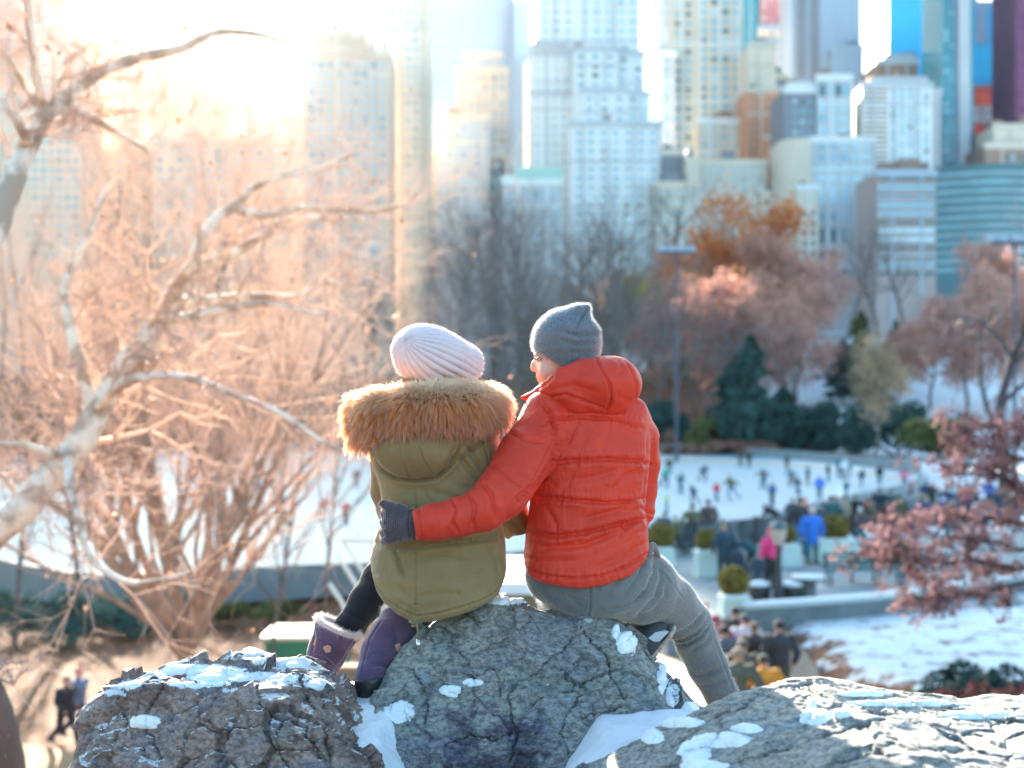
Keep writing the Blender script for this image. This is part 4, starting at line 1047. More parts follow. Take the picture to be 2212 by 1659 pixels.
for k, (u, vf, hp) in enumerate([(1460, 1192, 84), (1775, 1158, 88), (1812, 1160, 92), (1830, 1166, 86), (1885, 1150, 84), (1912, 1150, 82), (1945, 1138, 80), (1962, 1140, 86), (1985, 1128, 76), (2045, 1120, 74), (2075, 1128, 78), (2150, 1130, 80), (2170, 1112, 70), (2195, 1140, 84), (2110, 1120, 74)]):
    PL.append((u + rq.uniform(-6, 6), vf + rq.uniform(-3, 12), hp + rq.uniform(-10, 6), rq.choice(['stand', 'pockets', 'walk']), rq.choice([BK, NV, TL, DG, (.05, .05, .06), (.02, .07, .09), (.10, .05, .05), GR, JE, WH, OL, MR, (.35, .28, .2)]), rq.choice([BK, NV, DG, JE]), rq.choice([BK, BR, NV, GR]), 180 + rq.randint(-60, 60), rq.choice(['short', 'long']), None))
plu = sorted(q[0] for q in PL if q[-1] is None)
GP = 'people standing round the plaza'
for u, vf, hp, ps, j, t, h_, rz, ct, lab in PL:
    if lab is None: lab = nth(plu, u, 'dark-clothed onlooker in the crowd along the rink railing')
    l = on_plaza(u, vf); person(lab, l, ps, j, t, h_, rz, hpx(l, hp), coat=ct, group=GP)
# people coming up the path below the boulders
PH = [
 (1522, 1288, 33, (.03, .03, .035), DG, (.55, .38, .28), 175, 'pockets', 'person with a tan cap by the knee of the grey trousers'), (1590, 1290, 32.5, BK, NV, BK, 180, 'walk', 'tall person in black seen from behind on the path'),
 (1612, 1322, 31.5, (.62, .60, .62), NV, (.05, .07, .09), 185, 'walk', 'person in pale grey with a dark pack on the path'), (1546, 1326, 31, MR, DG, MR, 180, 'pockets', 'person in a maroon hood beside the shin'),
 (1684, 1332, 30.5, (.05, .05, .055), (.08, .09, .06), BK, 190, 'stand', 'broad person in black standing beside the lamp post'), (1606, 1384, 28.5, (.07, .08, .06), DG, (.10, .09, .08), 180, 'walk', 'person in dark green low on the path'),
 (1566, 1352, 30, DG, BK, BK, 170, 'walk', 'dark grey person half hidden behind the shin, on the path'), (1632, 1346, 31, (.06, .05, .05), DG, BR, 190, 'walk', 'brown-hatted dark figure between the pale grey one and the lamp'),
 (1594, 1402, 27, (.10, .11, .08), DG, (.30, .22, .16), 160, 'pockets', 'nearest person in olive grey low on the path'), (1650, 1420, 27, (.72, .28, .03), BK, (.05, .06, .05), 185, 'pockets', 'person in an orange jacket just over the right boulder')]
for u, vt, d, j, t, h_, rz, ps, lab in PH:
    x = (u - 1106) / F * d; zt = CZ + (HZ - vt) / F * d; zg = zat(x, d) + .06
    person(lab, (x, d, zg), ps, j, t, h_, rz, max(1.5, min(1.9, zt - zg)), group='people on the path below the boulders')
l1 = (( 140 - 1106) / F * 33, 33); l2 = ((166 - 1106) / F * 33.6, 33.6)
person('person in black with dark hair walking on the sandy path', (*l1, zat(*l1) + .05), 'walk', BK, BK, BK, 60, 1.62, group='couple walking on the sandy path')
person('person in a dusky red hat walking behind the one in black', (*l2, zat(*l2) + .05), 'walk', (.16, .2, .3), NV, (.5, .08, .1), 60, 1.70, group='couple walking on the sandy path')
rs = np.random.RandomState(77)
for i, (u, v, d) in enumerate([(1705, 768, 300), (1768, 772, 300), (1800, 862, 215), (1822, 862, 215), (1845, 866, 215), (2071, 872, 215), (2085, 868, 218), (1740, 860, 215)]):
    x = (u - 1106) / F * d
    person(nth([1705, 1768, 1800, 1822, 1845, 2071, 2085, 1740], u, 'tiny figure walking on the far snowfield'), (x, d, zat(x, d)), 'stand', [BK, NV, BR, TL][i % 4], BK, BK, i * 40, group='tiny figures on the far snowfield')

# ================================================================== STREET FURNITURE
IRON = mat('black_iron', (.025, .03, .035), rough=.5)
GLASSW = mat('lamp_glass', (.72, .62, .55), rough=.15, trans=.5)
LW = mat('pale_planter_paint', (.60, .72, .66), rough=.6, var=.08, vscale=2)
SNOWM = mat('loose_snow', (.80, .84, .88), rough=.75, var=.06, vscale=14, bump=.9, bscale=70, detail=9)
STONE = mat('grey_granite', (.15, .175, .19), rough=.85, var=.15, vscale=2, bump=.3, bscale=6)
BENCH = mat('teal_bench_paint', (.06, .16, .17), rough=.6)

# lamp post by the path
x, d = (1682 - 1106) / F * 40, 40
z0 = zat(x, d); ztop = CZ + (HZ - 1122) / F * d
r_ = thing('street_lamp', 'black iron lamp post with an acorn-shaped glass lantern beside the path', 'street lamp', (x, d, z0))
hh = ztop - z0
MB().lathe([(.26, -.1), (.26, .18), (.18, .25), (.15, .7), (.11, .78), (.085, 1.1), (.075, hh - .95), (.075, hh - .9), (.05, hh - .84), (.10, hh - .78), (.11, hh - .74)], n=14).build('pole', IRON, r_, smooth=True)
MB().lathe([(.11, hh - .74), (.18, hh - .55), (.235, hh - .36), (.22, hh - .27)], n=16).build('lamp_shade', GLASSW, r_, smooth=True)
MB().lathe([(.25, hh - .265), (.23, hh - .19), (.16, hh - .08), (.05, hh - .07), (.03, hh), (.005, hh + .04)], n=16).build('cap', mat('pewter_cap', (.12, .17, .2), rough=.3, metal=.6), r_, smooth=True)

# planters with clipped bushes
TOP = mat('olive_topiary', (.26, .20, .045), rough=.8, var=.35, vscale=5, trans=.15)
def planter(label, u, vf, bw, bh, ball, shape='ball', z=1.7, group='pale planters with clipped bushes'):
    l = PG(u, vf, z + .005); s = l[1] / F; W2 = bw * s / 2; Hh = bh * s
    r = thing('planter', label, 'planter', tuple(l), .12, group)
    mb = MB(); mb.box(-W2, W2, -W2, W2, 0, Hh); mb.box(-W2 - .04, W2 + .04, -W2 - .04, W2 + .04, Hh, Hh + .07); mb.box(-W2 - .03, W2 + .03, -W2 - .03, W2 + .03, -.003, .1)
    for sx in (-1, 1): mb.box(sx * W2 - .06, sx * W2 + .06, -W2 - .02, -W2 + .05, .1, Hh)
    mb.build('box', LW, r)
    MB().box(-W2 + .02, W2 - .02, -W2 + .02, W2 - .02, Hh + .07, Hh + .12).build('soil', SNOWM, r)
    rb = ball * s / 2; rs_ = np.random.RandomState(int(u))
    n = 2600; q = rs_.normal(size=(n, 3)); q /= np.linalg.norm(q, axis=1, keepdims=True); q *= (rs_.uniform(.7, 1.03, (n, 1)))
    q *= 1 + .05 * vnoise(q[:, 0] * 3, q[:, 1] * 3, q[:, 2] * 3 + u)[:, None]
    C = q * np.array([[rb, rb, rb * (.8 if shape == 'flat' else 1.0)]]) + [0, 0, Hh + .1 + rb * (.62 if shape == 'flat' else .85)]
    mk('bush', *leaf_mesh(C, .05, rs_), TOP, r)
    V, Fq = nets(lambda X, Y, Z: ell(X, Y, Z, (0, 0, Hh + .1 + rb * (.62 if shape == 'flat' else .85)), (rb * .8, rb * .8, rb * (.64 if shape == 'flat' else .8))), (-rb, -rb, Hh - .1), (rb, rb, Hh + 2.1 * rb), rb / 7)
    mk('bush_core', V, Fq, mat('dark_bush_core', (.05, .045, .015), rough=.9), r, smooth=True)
    return r
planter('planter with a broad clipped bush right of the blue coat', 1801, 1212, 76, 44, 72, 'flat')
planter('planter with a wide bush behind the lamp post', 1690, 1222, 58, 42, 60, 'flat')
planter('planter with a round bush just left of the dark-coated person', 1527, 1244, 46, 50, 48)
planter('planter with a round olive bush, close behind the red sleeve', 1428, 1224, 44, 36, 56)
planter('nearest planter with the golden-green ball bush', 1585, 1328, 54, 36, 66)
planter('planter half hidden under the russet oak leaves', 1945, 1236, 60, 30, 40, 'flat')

# low granite wall at the plaza edge
pw = [PG(u, v, 2.1) - np.array([0, 0, .52]) for u, v in ((1608, 1306), (1700, 1300), (1800, 1293), (1900, 1285), (2040, 1266), (2240, 1238))]
r_ = thing('low_wall', 'low granite wall with a snowy cap along the plaza edge', 'wall', tuple(pw[0])); L = sp(r_)
mb = MB(); mc = MB(); ms = MB()
for a_, b_ in zip(pw[:-1], pw[1:]):
    t = (b_ - a_)[:2]; t /= np.linalg.norm(t); nn = np.array([-t[1], t[0]])
    def quad(wd, z0, z1, m_, da=0):
        c = [a_[:2] - nn * wd, b_[:2] - nn * wd, b_[:2] + nn * wd, a_[:2] + nn * wd]
        zz = [a_[2], b_[2], b_[2], a_[2]]
        v = [(*p, q + z0) for p, q in zip(c, zz)] + [(*p, q + z1) for p, q in zip(c, zz)]
        m_.add(v, [[3, 2, 1, 0], [4, 5, 6, 7], [0, 1, 5, 4], [1, 2, 6, 5], [2, 3, 7, 6], [3, 0, 4, 7]])
    quad(.16, -.8, .42, mb); quad(.22, .42, .52, mc); quad(.17, .523, .57, ms)
mb.build('wall_face', STONE, r_, sub=L); mc.build('coping', mat('pale_coping', (.5, .54, .55), rough=.8), r_, sub=L); ms.build('snow_cap', SNOWM, r_, sub=L)

# railing between plaza and ice, in straight runs
rl = [PG(u, v, 1.7) for u, v in [(1340, 1205), (1430, 1196), (1560, 1186), (1700, 1172), (1830, 1158), (1960, 1142), (2100, 1128), (2260, 1112)]]
for i, (a_, b_) in enumerate(zip(rl[:-1], rl[1:])):
    lab = ['behind the red sleeve', 'behind the olive jacket', 'left of the lamp lantern', 'behind the blue coat', 'right of the white hat', 'behind the oak leaves', 'at the right edge of the frame'][i]
    r_ = thing('railing', 'dark metal rink railing run ' + lab, 'railing', tuple(a_), group='dark railing between plaza and ice'); L = np.array(sp(r_))
    Ln = np.linalg.norm(b_ - a_); t = (b_ - a_) / Ln
    m_ = MB()
    for z in (.12, 1.05): m_.tube([a_ - L + t * .06 + (0, 0, z), b_ - L - t * .06 + (0, 0, z)], .035, 6)
    m_.build('rail', IRON, r_)
    m_ = MB(); k = int(Ln / .16)
    for q in range(1, k): p = a_ - L + t * Ln * q / k; m_.box(p[0] - .014, p[0] + .014, p[1] - .014, p[1] + .014, p[2] + .12, p[2] + 1.05)
    m_.build('bars', IRON, r_)
    for p in (a_ - L, a_ - L + t * Ln * .5):
        MB().box(p[0] - .05, p[0] + .05, p[1] - .05, p[1] + .05, p[2], p[2] + 1.18).build('post', IRON, r_)
    # mesh screen with snow caught on it behind the bars
    nb_ = a_ - L + np.array([0, .25, 0]); ne_ = b_ - L + np.array([0, .25, 0])
    mk('screen', [nb_ + (0, 0, .05), ne_ + (0, 0, .05), ne_ + (0, 0, .98), nb_ + (0, 0, .98), nb_ + (0, .03, .05), ne_ + (0, .03, .05), ne_ + (0, .03, .98), nb_ + (0, .03, .98)],
       [[0, 1, 2, 3], [7, 6, 5, 4], [3, 2, 6, 7], [0, 4, 5, 1], [1, 5, 6, 2], [4, 0, 3, 7]], mat('dark_screen', (.09, .12, .13), rough=.8, col2=(.40, .45, .48), vscale=1.6, detail=8), r_)

# benches and tables on the plaza
def bench(label, u, vf, rz, ln=1.8):
    l = PG(u, vf, 1.705); r = thing('bench', label, 'bench', tuple(l), R(rz), 'dark benches on the plaza')
    m_ = MB()
    for k in range(4): m_.box(-ln / 2, ln / 2, -.22 + k * .12, -.13 + k * .12, .44, .48)
    m_.build('seat', BENCH, r); m_ = MB()
    for k in range(3): m_.box(-ln / 2, ln / 2, .26, .30, .56 + k * .14, .65 + k * .14)
    m_.build('backrest', BENCH, r)
    for sx in (-1, 1):
        m_ = MB(); m_.box(sx * (ln / 2 - .12) - .03, sx * (ln / 2 - .12) + .03, -.2, -.14, 0, .44); m_.box(sx * (ln / 2 - .12) - .03, sx * (ln / 2 - .12) + .03, .22, .259, 0, .98); m_.build('leg', IRON, r)
bench('dark teal bench in front of the broad-bush planter', 1842, 1262, 8)
bench('dark bench at the left edge of the oak leaves', 1895, 1258, -12)
bench('snow-dusted bench below the oak leaves', 2010, 1262, 6, 2.2)
def pushchair(label, u, vf, rz):
    l = PG(u, vf, 1.705); r = thing('pushchair', label, 'pushchair', tuple(l), R(rz), 'pushchairs in the plaza group')
    V, Fq = nets(lambda X, Y, Z: smin(ell(X, Y, Z, (0, .1, .75), (.26, .30, .26)), cap(X, Y, Z, (0, -.05, .5), (0, -.42, .38), .2, .12), .1), (-.5, -.8, .1), (.5, .6, 1.2), .05)
    mk('hood', V, Fq, cm((.03, .05, .07)), r, smooth=True)
    m_ = MB(); m_.tube([(-.24, .45, 1.05), (-.24, .1, .6), (-.24, -.4, .12)], .015, 6); m_.tube([(.24, .45, 1.05), (.24, .1, .6), (.24, -.4, .12)], .015, 6); m_.tube([(-.24, .45, 1.05), (.24, .45, 1.05)], .02, 6)
    m_.tube([(-.24, .1, .6), (-.26, .35, .12)], .015, 6); m_.tube([(.24, .1, .6), (.26, .35, .12)], .015, 6); m_.build('frame', IRON, r)
    for x, y in ((-.27, .35), (.27, .35), (-.26, -.4), (.26, -.4)):
        m_ = MB(); pts = [(x, y + .13 * math.cos(a_), .14 + .13 * math.sin(a_)) for a_ in np.linspace(0, 2 * math.pi, 14)]; m_.tube(pts, .022, 6); m_.build('wheel', IRON, r)
pushchair('dark pushchair left of the teal bending person', 1596, 1256, 30)
pushchair('dark pushchair in front of the pink jacket', 1634, 1276, -20)
for u, vf, lab in ((1640, 1306, 'dark litter bin with a snowy lid, left of the lamp post'), (1710, 1306, 'dark squat litter bin right of the lamp post')):
    l = PG(u, vf, 1.705); r = thing('litter_bin', lab, 'bin', tuple(l))
    MB().lathe([(.24, 0), (.30, .08), (.32, .5), (.30, .55)], n=16).build('drum', IRON, r, smooth=True); MB().lathe([(.33, .55), (.30, .62), (.12, .68), (.01, .69)], n=16).build('lid', SNOWM, r, smooth=True)
for u, vf, lab in ((1746, 1304, 'snow-topped round plaza table right of the dark bin'),):
    l = PG(u, vf, 1.705); r = thing('table', lab, 'table', tuple(l))
    MB().lathe([(.5, .70), (.52, .72), (.5, .75)], n=20).build('tabletop', STONE, r); MB().lathe([(.30, 0), (.28, .05), (.22, .3), (.24, .69)], n=14).build('pedestal', STONE, r, smooth=True)
    MB().lathe([(.49, .752), (.47, .80), (.2, .84), (.01, .845)], n=20).build('snow_cap', SNOWM, r, smooth=True)

# floodlight masts
def mast(label, u, d, vtop, heads, sc=1.0):
    x = (u - 1106) / F * d; z0 = zat(x, d); H_ = CZ + (HZ - vtop) / F * d - z0
    r = thing('floodlight_mast', label, 'floodlight', (x, d, z0), group='floodlight masts round the rink')
    MB().lathe([(.26, -.5), (.20, 2), (.11, H_)], n=10).build('pole', mat('mast_paint', (.06, .075, .11), rough=.6), r, smooth=True)
    MB().box(-2.0 * sc, 2.0 * sc, -.12, .12, H_ - .15, H_ + .1).build('crossbar', MATS['mast_paint'], r)
    for k in heads:
        MB().box(k * sc - .45, k * sc + .45, -.5, .4, H_ + .1, H_ + .65).build('lamp_head', mat('lamp_head', (.28, .36, .46), rough=.3), r)
mast('floodlight mast with a cross-arm of lamps, above the man in red', 1461, 160, 545, (-1.6, -.55, .55, 1.6))
mast('floodlight mast at the right edge beside the pink trees', 2192, 120, 524, (-2.0, -1.2, .1, 1.0))

# skating pavilion roofs between the two sitters and left
def pavilion(label, pts, m_roof, h=.35, z=2.0, posts=True):
    c = np.mean([p for p in pts], 0); r = thing('pavilion', label, 'pavilion', (c[0], c[1], 0)); L = sp(r)
    MB().prism([(p[0], p[1]) for p in pts], z, z + h).build('roof', m_roof, r, sub=L)
    cc = np.array([c[0], c[1]]); q = [cc + (np.array(p[:2]) - cc) * .9 for p in pts]
    MB().prism([tuple(p) for p in q], -.6, z - .004).build('wall', mat('olive_wall', (.20, .19, .12), rough=.8), r, sub=L)
    return r
pavilion('white-roofed kiosk seen between the two sitters', [PG(1070, 1262, 2.2), PG(1190, 1262, 2.2), PG(1190, 1205, 2.2), PG(1070, 1205, 2.2)], SNOWM, z=1.9)
pavilion('low white-roofed shed seen under the parka hem', [PG(925, 1360, 1.2), PG(1030, 1360, 1.2), PG(1010, 1320, 1.2), PG(920, 1320, 1.2)], SNOWM, z=.9)
# white frame of the bleachers and green bin hut left of the parka
r_ = thing('handrail', 'sunlit white metal handrail zigzagging down left of the parka', 'handrail', tuple(P(790, 1290, 30))); L = np.array(sp(r_))
m_ = MB()
for pts in ([(740, 1168, 31), (830, 1168, 30)], [(742, 1170, 31), (800, 1260, 30), (860, 1350, 29)], [(730, 1200, 31), (780, 1280, 30), (830, 1370, 29)], [(712, 1262, 30.5), (738, 1300, 30), (770, 1380, 29)]):
    m_.tube([P(*p) - L for p in pts], .045, 6)
m_.build('rail', mat('white_rail', (.8, .76, .66), rough=.4), r_)
r_ = thing('green_hut', 'small green shed with a pale roof edge left of the purple boots', 'shed', tuple(PG(655, 1470, -.5))); L = sp(r_); s_ = L[1] / F
MB().box(-1.1, 1.1, 0, 2.0, -.3, 1.15).build('wall', mat('green_paint', (.06, .22, .12), rough=.7), r_); MB().box(-1.2, 1.2, -.1, 2.1, 1.15, 1.27).build('roof', mat('cream_trim', (.75, .62, .42), rough=.6), r_)
r_ = thing('log_pile', 'low stack of tan boards lying behind the purple boots', 'board stack', tuple(PG(730, 1520, -.5)))
for k in range(5): MB().box(-1.2, 1.1 - k * .05, 0, .5, .02 + k * .2, .18 + k * .2).build('board', mat('tan_board', (.40, .24, .15), rough=.8, var=.15, vscale=3), r_)
# ================================================================== ROCKS
def worley(x, y, z, seed=0):
    """first two distances and the id of the nearest cell point"""
    xi, yi, zi = np.floor(x).astype(np.int64), np.floor(y).astype(np.int64), np.floor(z).astype(np.int64)
    f1 = np.full(x.shape, 9.0); f2 = np.full(x.shape, 9.0); idn = np.zeros(x.shape); px = np.zeros(x.shape); py = np.zeros(x.shape); pz = np.zeros(x.shape)
    for dx in (-1, 0, 1):
        for dy in (-1, 0, 1):
            for dz in (-1, 0, 1):
                a, b, c = xi + dx, yi + dy, zi + dz
                qx, qy, qz = a + _h(a + seed, b, c), b + _h(a, b + 57 + seed, c), c + _h(a, b, c + 113 + seed)
                d = np.sqrt((x - qx) ** 2 + (y - qy) ** 2 + (z - qz) ** 2)
                m = d < f1
                f2 = np.where(m, f1, np.minimum(f2, d)); idn = np.where(m, _h(a + 31, b + 17, c + 5 + seed), idn)
                px = np.where(m, qx, px); py = np.where(m, qy, py); pz = np.where(m, qz, pz); f1 = np.where(m, d, f1)
    return f1, f2, idn, (x - px, y - py, z - pz)

def rock_mat(name, cA, cB, cC, dark=(.16, .15, .155), sc=1.0):
    m = bpy.data.materials.new(name); m.use_nodes = True
    nt = m.node_tree; b = nt.nodes['Principled BSDF']; b.inputs['Roughness'].default_value = .72; b.inputs['Specular IOR Level'].default_value = .45
    N = nt.nodes.new; Lk = nt.links.new
    tc = N('ShaderNodeTexCoord')
    mp = N('ShaderNodeMapping'); Lk(tc.outputs['Object'], mp.inputs['Vector']); mp.inputs['Rotation'].default_value = (.3, .5, .2); mp.inputs['Scale'].default_value = (.85, .9, 1.5)
    n1 = N('ShaderNodeTexNoise'); n1.inputs['Scale'].default_value = 5 * sc; n1.inputs['Detail'].default_value = 8; n1.inputs['Roughness'].default_value = .65; n1.inputs['Distortion'].default_value = .6
    n2 = N('ShaderNodeTexNoise'); n2.inputs['Scale'].default_value = 55 * sc; n2.inputs['Detail'].default_value = 9; n2.inputs['Roughness'].default_value = .78
    n3 = N('ShaderNodeTexNoise'); n3.inputs['Scale'].default_value = 14 * sc; n3.inputs['Detail'].default_value = 7; n3.inputs['Roughness'].default_value = .7
    for n in (n1, n2, n3): Lk(mp.outputs[0], n.inputs['Vector'])
    r1 = N('ShaderNodeValToRGB'); e = r1.color_ramp.elements; e[0].position = .36; e[0].color = (*cA, 1); e[1].position = .64; e[1].color = (*cC, 1); q = e.new(.5); q.color = (*cB, 1)
    Lk(n1.outputs['Fac'], r1.inputs[0])
    r2 = N('ShaderNodeValToRGB'); e = r2.color_ramp.elements; e[0].position = .41; e[0].color = (.12, .12, .14, 1); e[1].position = .58; e[1].color = (1.35, 1.35, 1.35, 1)
    Lk(n2.outputs['Fac'], r2.inputs[0])
    mx = N('ShaderNodeMix'); mx.data_type = 'RGBA'; mx.blend_type = 'MULTIPLY'; mx.inputs['Factor'].default_value = .62
    Lk(r1.outputs[0], mx.inputs['A']); Lk(r2.outputs[0], mx.inputs['B'])
    at = N('ShaderNodeAttribute'); at.attribute_name = 'crack'
    r3 = N('ShaderNodeValToRGB'); e = r3.color_ramp.elements; e[0].position = 0; e[0].color = (*dark, 1); e[1].position = 1; e[1].color = (1, 1, 1, 1)
    Lk(at.outputs['Fac'], r3.inputs[0])
    m2 = N('ShaderNodeMix'); m2.data_type = 'RGBA'; m2.blend_type = 'MULTIPLY'; m2.inputs['Factor'].default_value = .9
    Lk(mx.outputs['Result'], m2.inputs['A']); Lk(r3.outputs[0], m2.inputs['B'])
    # wet stain: a large patch with its own outline
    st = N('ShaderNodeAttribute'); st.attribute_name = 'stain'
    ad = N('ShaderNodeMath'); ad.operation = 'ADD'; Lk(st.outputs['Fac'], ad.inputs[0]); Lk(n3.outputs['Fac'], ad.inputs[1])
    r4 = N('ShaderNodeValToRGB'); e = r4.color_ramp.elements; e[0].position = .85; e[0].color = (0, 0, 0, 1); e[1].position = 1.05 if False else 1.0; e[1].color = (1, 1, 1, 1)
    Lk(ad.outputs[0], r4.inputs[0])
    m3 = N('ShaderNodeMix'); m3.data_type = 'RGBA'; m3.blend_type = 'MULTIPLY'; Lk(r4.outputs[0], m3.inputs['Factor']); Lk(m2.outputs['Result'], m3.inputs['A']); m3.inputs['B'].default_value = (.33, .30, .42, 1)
    du = N('ShaderNodeAttribute'); du.attribute_name = 'dust'; n4 = N('ShaderNodeTexNoise'); n4.inputs['Scale'].default_value = 160; n4.inputs['Detail'].default_value = 4; Lk(tc.outputs['Object'], n4.inputs['Vector'])
    mm_ = N('ShaderNodeMath'); mm_.operation = 'MULTIPLY_ADD'; Lk(du.outputs['Fac'], mm_.inputs[0]); mm_.inputs[1].default_value = .7; Lk(n4.outputs['Fac'], mm_.inputs[2])
    r5 = N('ShaderNodeValToRGB'); e = r5.color_ramp.elements; e[0].position = .80; e[1].position = .92; Lk(mm_.outputs[0], r5.inputs[0])
    m4 = N('ShaderNodeMix'); m4.data_type = 'RGBA'; Lk(r5.outputs[0], m4.inputs['Factor']); Lk(m3.outputs['Result'], m4.inputs['A']); m4.inputs['B'].default_value = (.80, .84, .88, 1)
    Lk(m4.outputs['Result'], b.inputs['Base Color'])
    a1 = N('ShaderNodeMath'); a1.operation = 'MULTIPLY_ADD'; Lk(n3.outputs['Fac'], a1.inputs[0]); a1.inputs[1].default_value = 1.6; Lk(n2.outputs['Fac'], a1.inputs[2])
    bp = N('ShaderNodeBump'); bp.inputs['Strength'].default_value = 1.0; bp.inputs['Distance'].default_value = .012
    Lk(a1.outputs[0], bp.inputs['Height']); Lk(bp.outputs[0], b.inputs['Normal'])
    return m

def boulder(label, table, yr, front, back, lo, hi, h, matr, seed, snow=(), stain=None, facet=.022, cell=7.0, strat=(1, 1, 1), yshift=0.0, flare=(0, 0), uc=1106, dome=None, cracks=(), dust=0.0):
    us = np.array([t[0] for t in table], float); vs = np.array([t[1] for t in table], float)
    def top(x, y):
        yrx = yr + yshift * x
        u = 1106 + x / yrx * F
        t = yrx - y
        u = uc + (u - uc) * (1 - np.where(u < uc, flare[0], flare[1]) * np.clip(t, 0, .6))
        v = np.interp(u, us, vs)
        T = CZ + (HZ - v) / F * yrx
        dm = 1.0 if dome is None else np.clip((T - dome[0]) / dome[1], dome[2], 1)
        fr = np.where(t > 0, dm * front(t, x), back * (-t) ** 1.3 * 1.0)
        return T - fr
    def fn(X, Y, Z):
        xx, yy = X[:, :, 0], Y[:, :, 0]
        hh = top(xx + .012 * fbm(xx, yy, 0 * xx + seed, 9, 2), yy)
        f = (Z - hh[:, :, None]) * .7
        f = f + .030 * fbm(X, Y, Z + seed, 3.4, 2) * sstep(.0, .10, hh[:, :, None] - Z + .02)
        f = np.maximum(f, lo[2] + 2 * h - Z)
        for ax, A in ((0, X), (1, Y)):
            f = np.maximum(f, lo[ax] + 2 * h - A); f = np.maximum(f, A - hi[ax] + 2 * h)
        return f
    V, Fq = nets(fn, lo, hi, h)
    # the side towards the sitters and the viewer is split finer
    V, Fq = subdiv(V, Fq, 2)
    N = vnormals(V, Fq)
    x, y, z = V.T
    # distorted cells -> tilted facets and thin wandering cracks
    wx = x + .11 * fbm(x, y, z, 3.2, 4, .6); wy = y + .11 * fbm(y, z, x, 3.2, 4, .6); wz = z + .11 * fbm(z, x, y, 3.2, 4, .6)
    f1, f2, idn, (dx, dy, dz) = worley(wx * cell * strat[0] + seed, wy * cell * strat[1], wz * cell * strat[2], seed)
    e = f2 - f1
    tilt = (np.sin(idn * 40) * dx + np.cos(idn * 23) * dy + np.sin(idn * 77) * dz)
    crackmask = sstep(.0, .35, fbm(x + seed, y, z, 3.4, 3) - .04)
    ck = 1 - (1 - sstep(.0, .032, e)) * crackmask
    disp = facet * (idn - .5) * sstep(0, .05, e) * .8 + facet * 1.15 * tilt - .008 * (1 - ck)
    g1, g2, idn2, (ex, ey, ez) = worley(wx * cell * 2.7, wy * cell * 2.7 + seed, wz * cell * 2.7 * strat[2], seed + 3)
    ck2 = 1 - (1 - sstep(0, .06, g2 - g1)) * sstep(.1, .5, fbm(x, y + seed, z, 5.0, 3) + .15) * .8
    t2 = (np.sin(idn2 * 51) * ex + np.cos(idn2 * 31) * ey + np.sin(idn2 * 87) * ez)
    disp = disp + facet * .22 * (idn2 - .5) * sstep(0, .05, g2 - g1) + facet * .36 * t2 - .003 * (1 - ck2)
    lay = x * .25 + y * .2 + z * 1.0
    disp = disp + .0045 * ridge(x * .6 + lay * .6, y * .8, lay * strat[2] * 1.6, 9, 5) + .0035 * fbm(x, y, z * 1.5, 26, 5, .65)
    cu, cv = 1106 + V[:, 0] / V[:, 1] * F, HZ - (V[:, 2] - CZ) / V[:, 1] * F
    cu = cu + 20 * fbm(x, y, z, 14, 5, .7); cv = cv + 20 * fbm(z, x, y, 14, 5, .7)
    for pts in cracks:
        best = np.full(len(V), 1e9)
        for (a, b), (c, d) in zip(pts[:-1], pts[1:]):
            L2 = (c - a) ** 2 + (d - b) ** 2 + 1e-9
            tt = np.clip(((cu - a) * (c - a) + (cv - b) * (d - b)) / L2, 0, 1)
            best = np.minimum(best, np.hypot(cu - a - tt * (c - a), cv - b - tt * (d - b)))
        wv = 1.5 + 1.5 * fbm(x, y, z, 9, 2)
        kk = np.exp(-(best / np.maximum(wv, .6)) ** 2)
        disp = disp - .012 * kk - .002 * np.exp(-(best / 8) ** 2); ck = np.minimum(ck, 1 - kk)
    V2 = V + N * disp[:, None]
    o = mk('boulder', V2, Fq, matr, smooth=True)
    tag(o, label, 'boulder')
    a = o.data.attributes.new('crack', 'FLOAT', 'POINT'); a.data.foreach_set('value', np.clip(np.minimum(.06 + .94 * ck, .4 + .6 * ck2), 0, 1).astype(np.float32))
    sv = np.full(len(V), .2)
    if stain is not None: sv = stain(*V.T)
    a = o.data.attributes.new('stain', 'FLOAT', 'POINT'); a.data.foreach_set('value', sv.astype(np.float32))
    N2 = vnormals(V2, Fq)
    dn = sstep(.60, .72, N2[:, 2] * .5 + .42 * (1 + fbm(x, y, z * 1.4, 20, 6, .75)) * .75 + dust)
    a = o.data.attributes.new('dust', 'FLOAT', 'POINT'); a.data.foreach_set('value', (dn if dust > -1 else dn * 0).astype(np.float32))
    return o, V2, Fq, N2

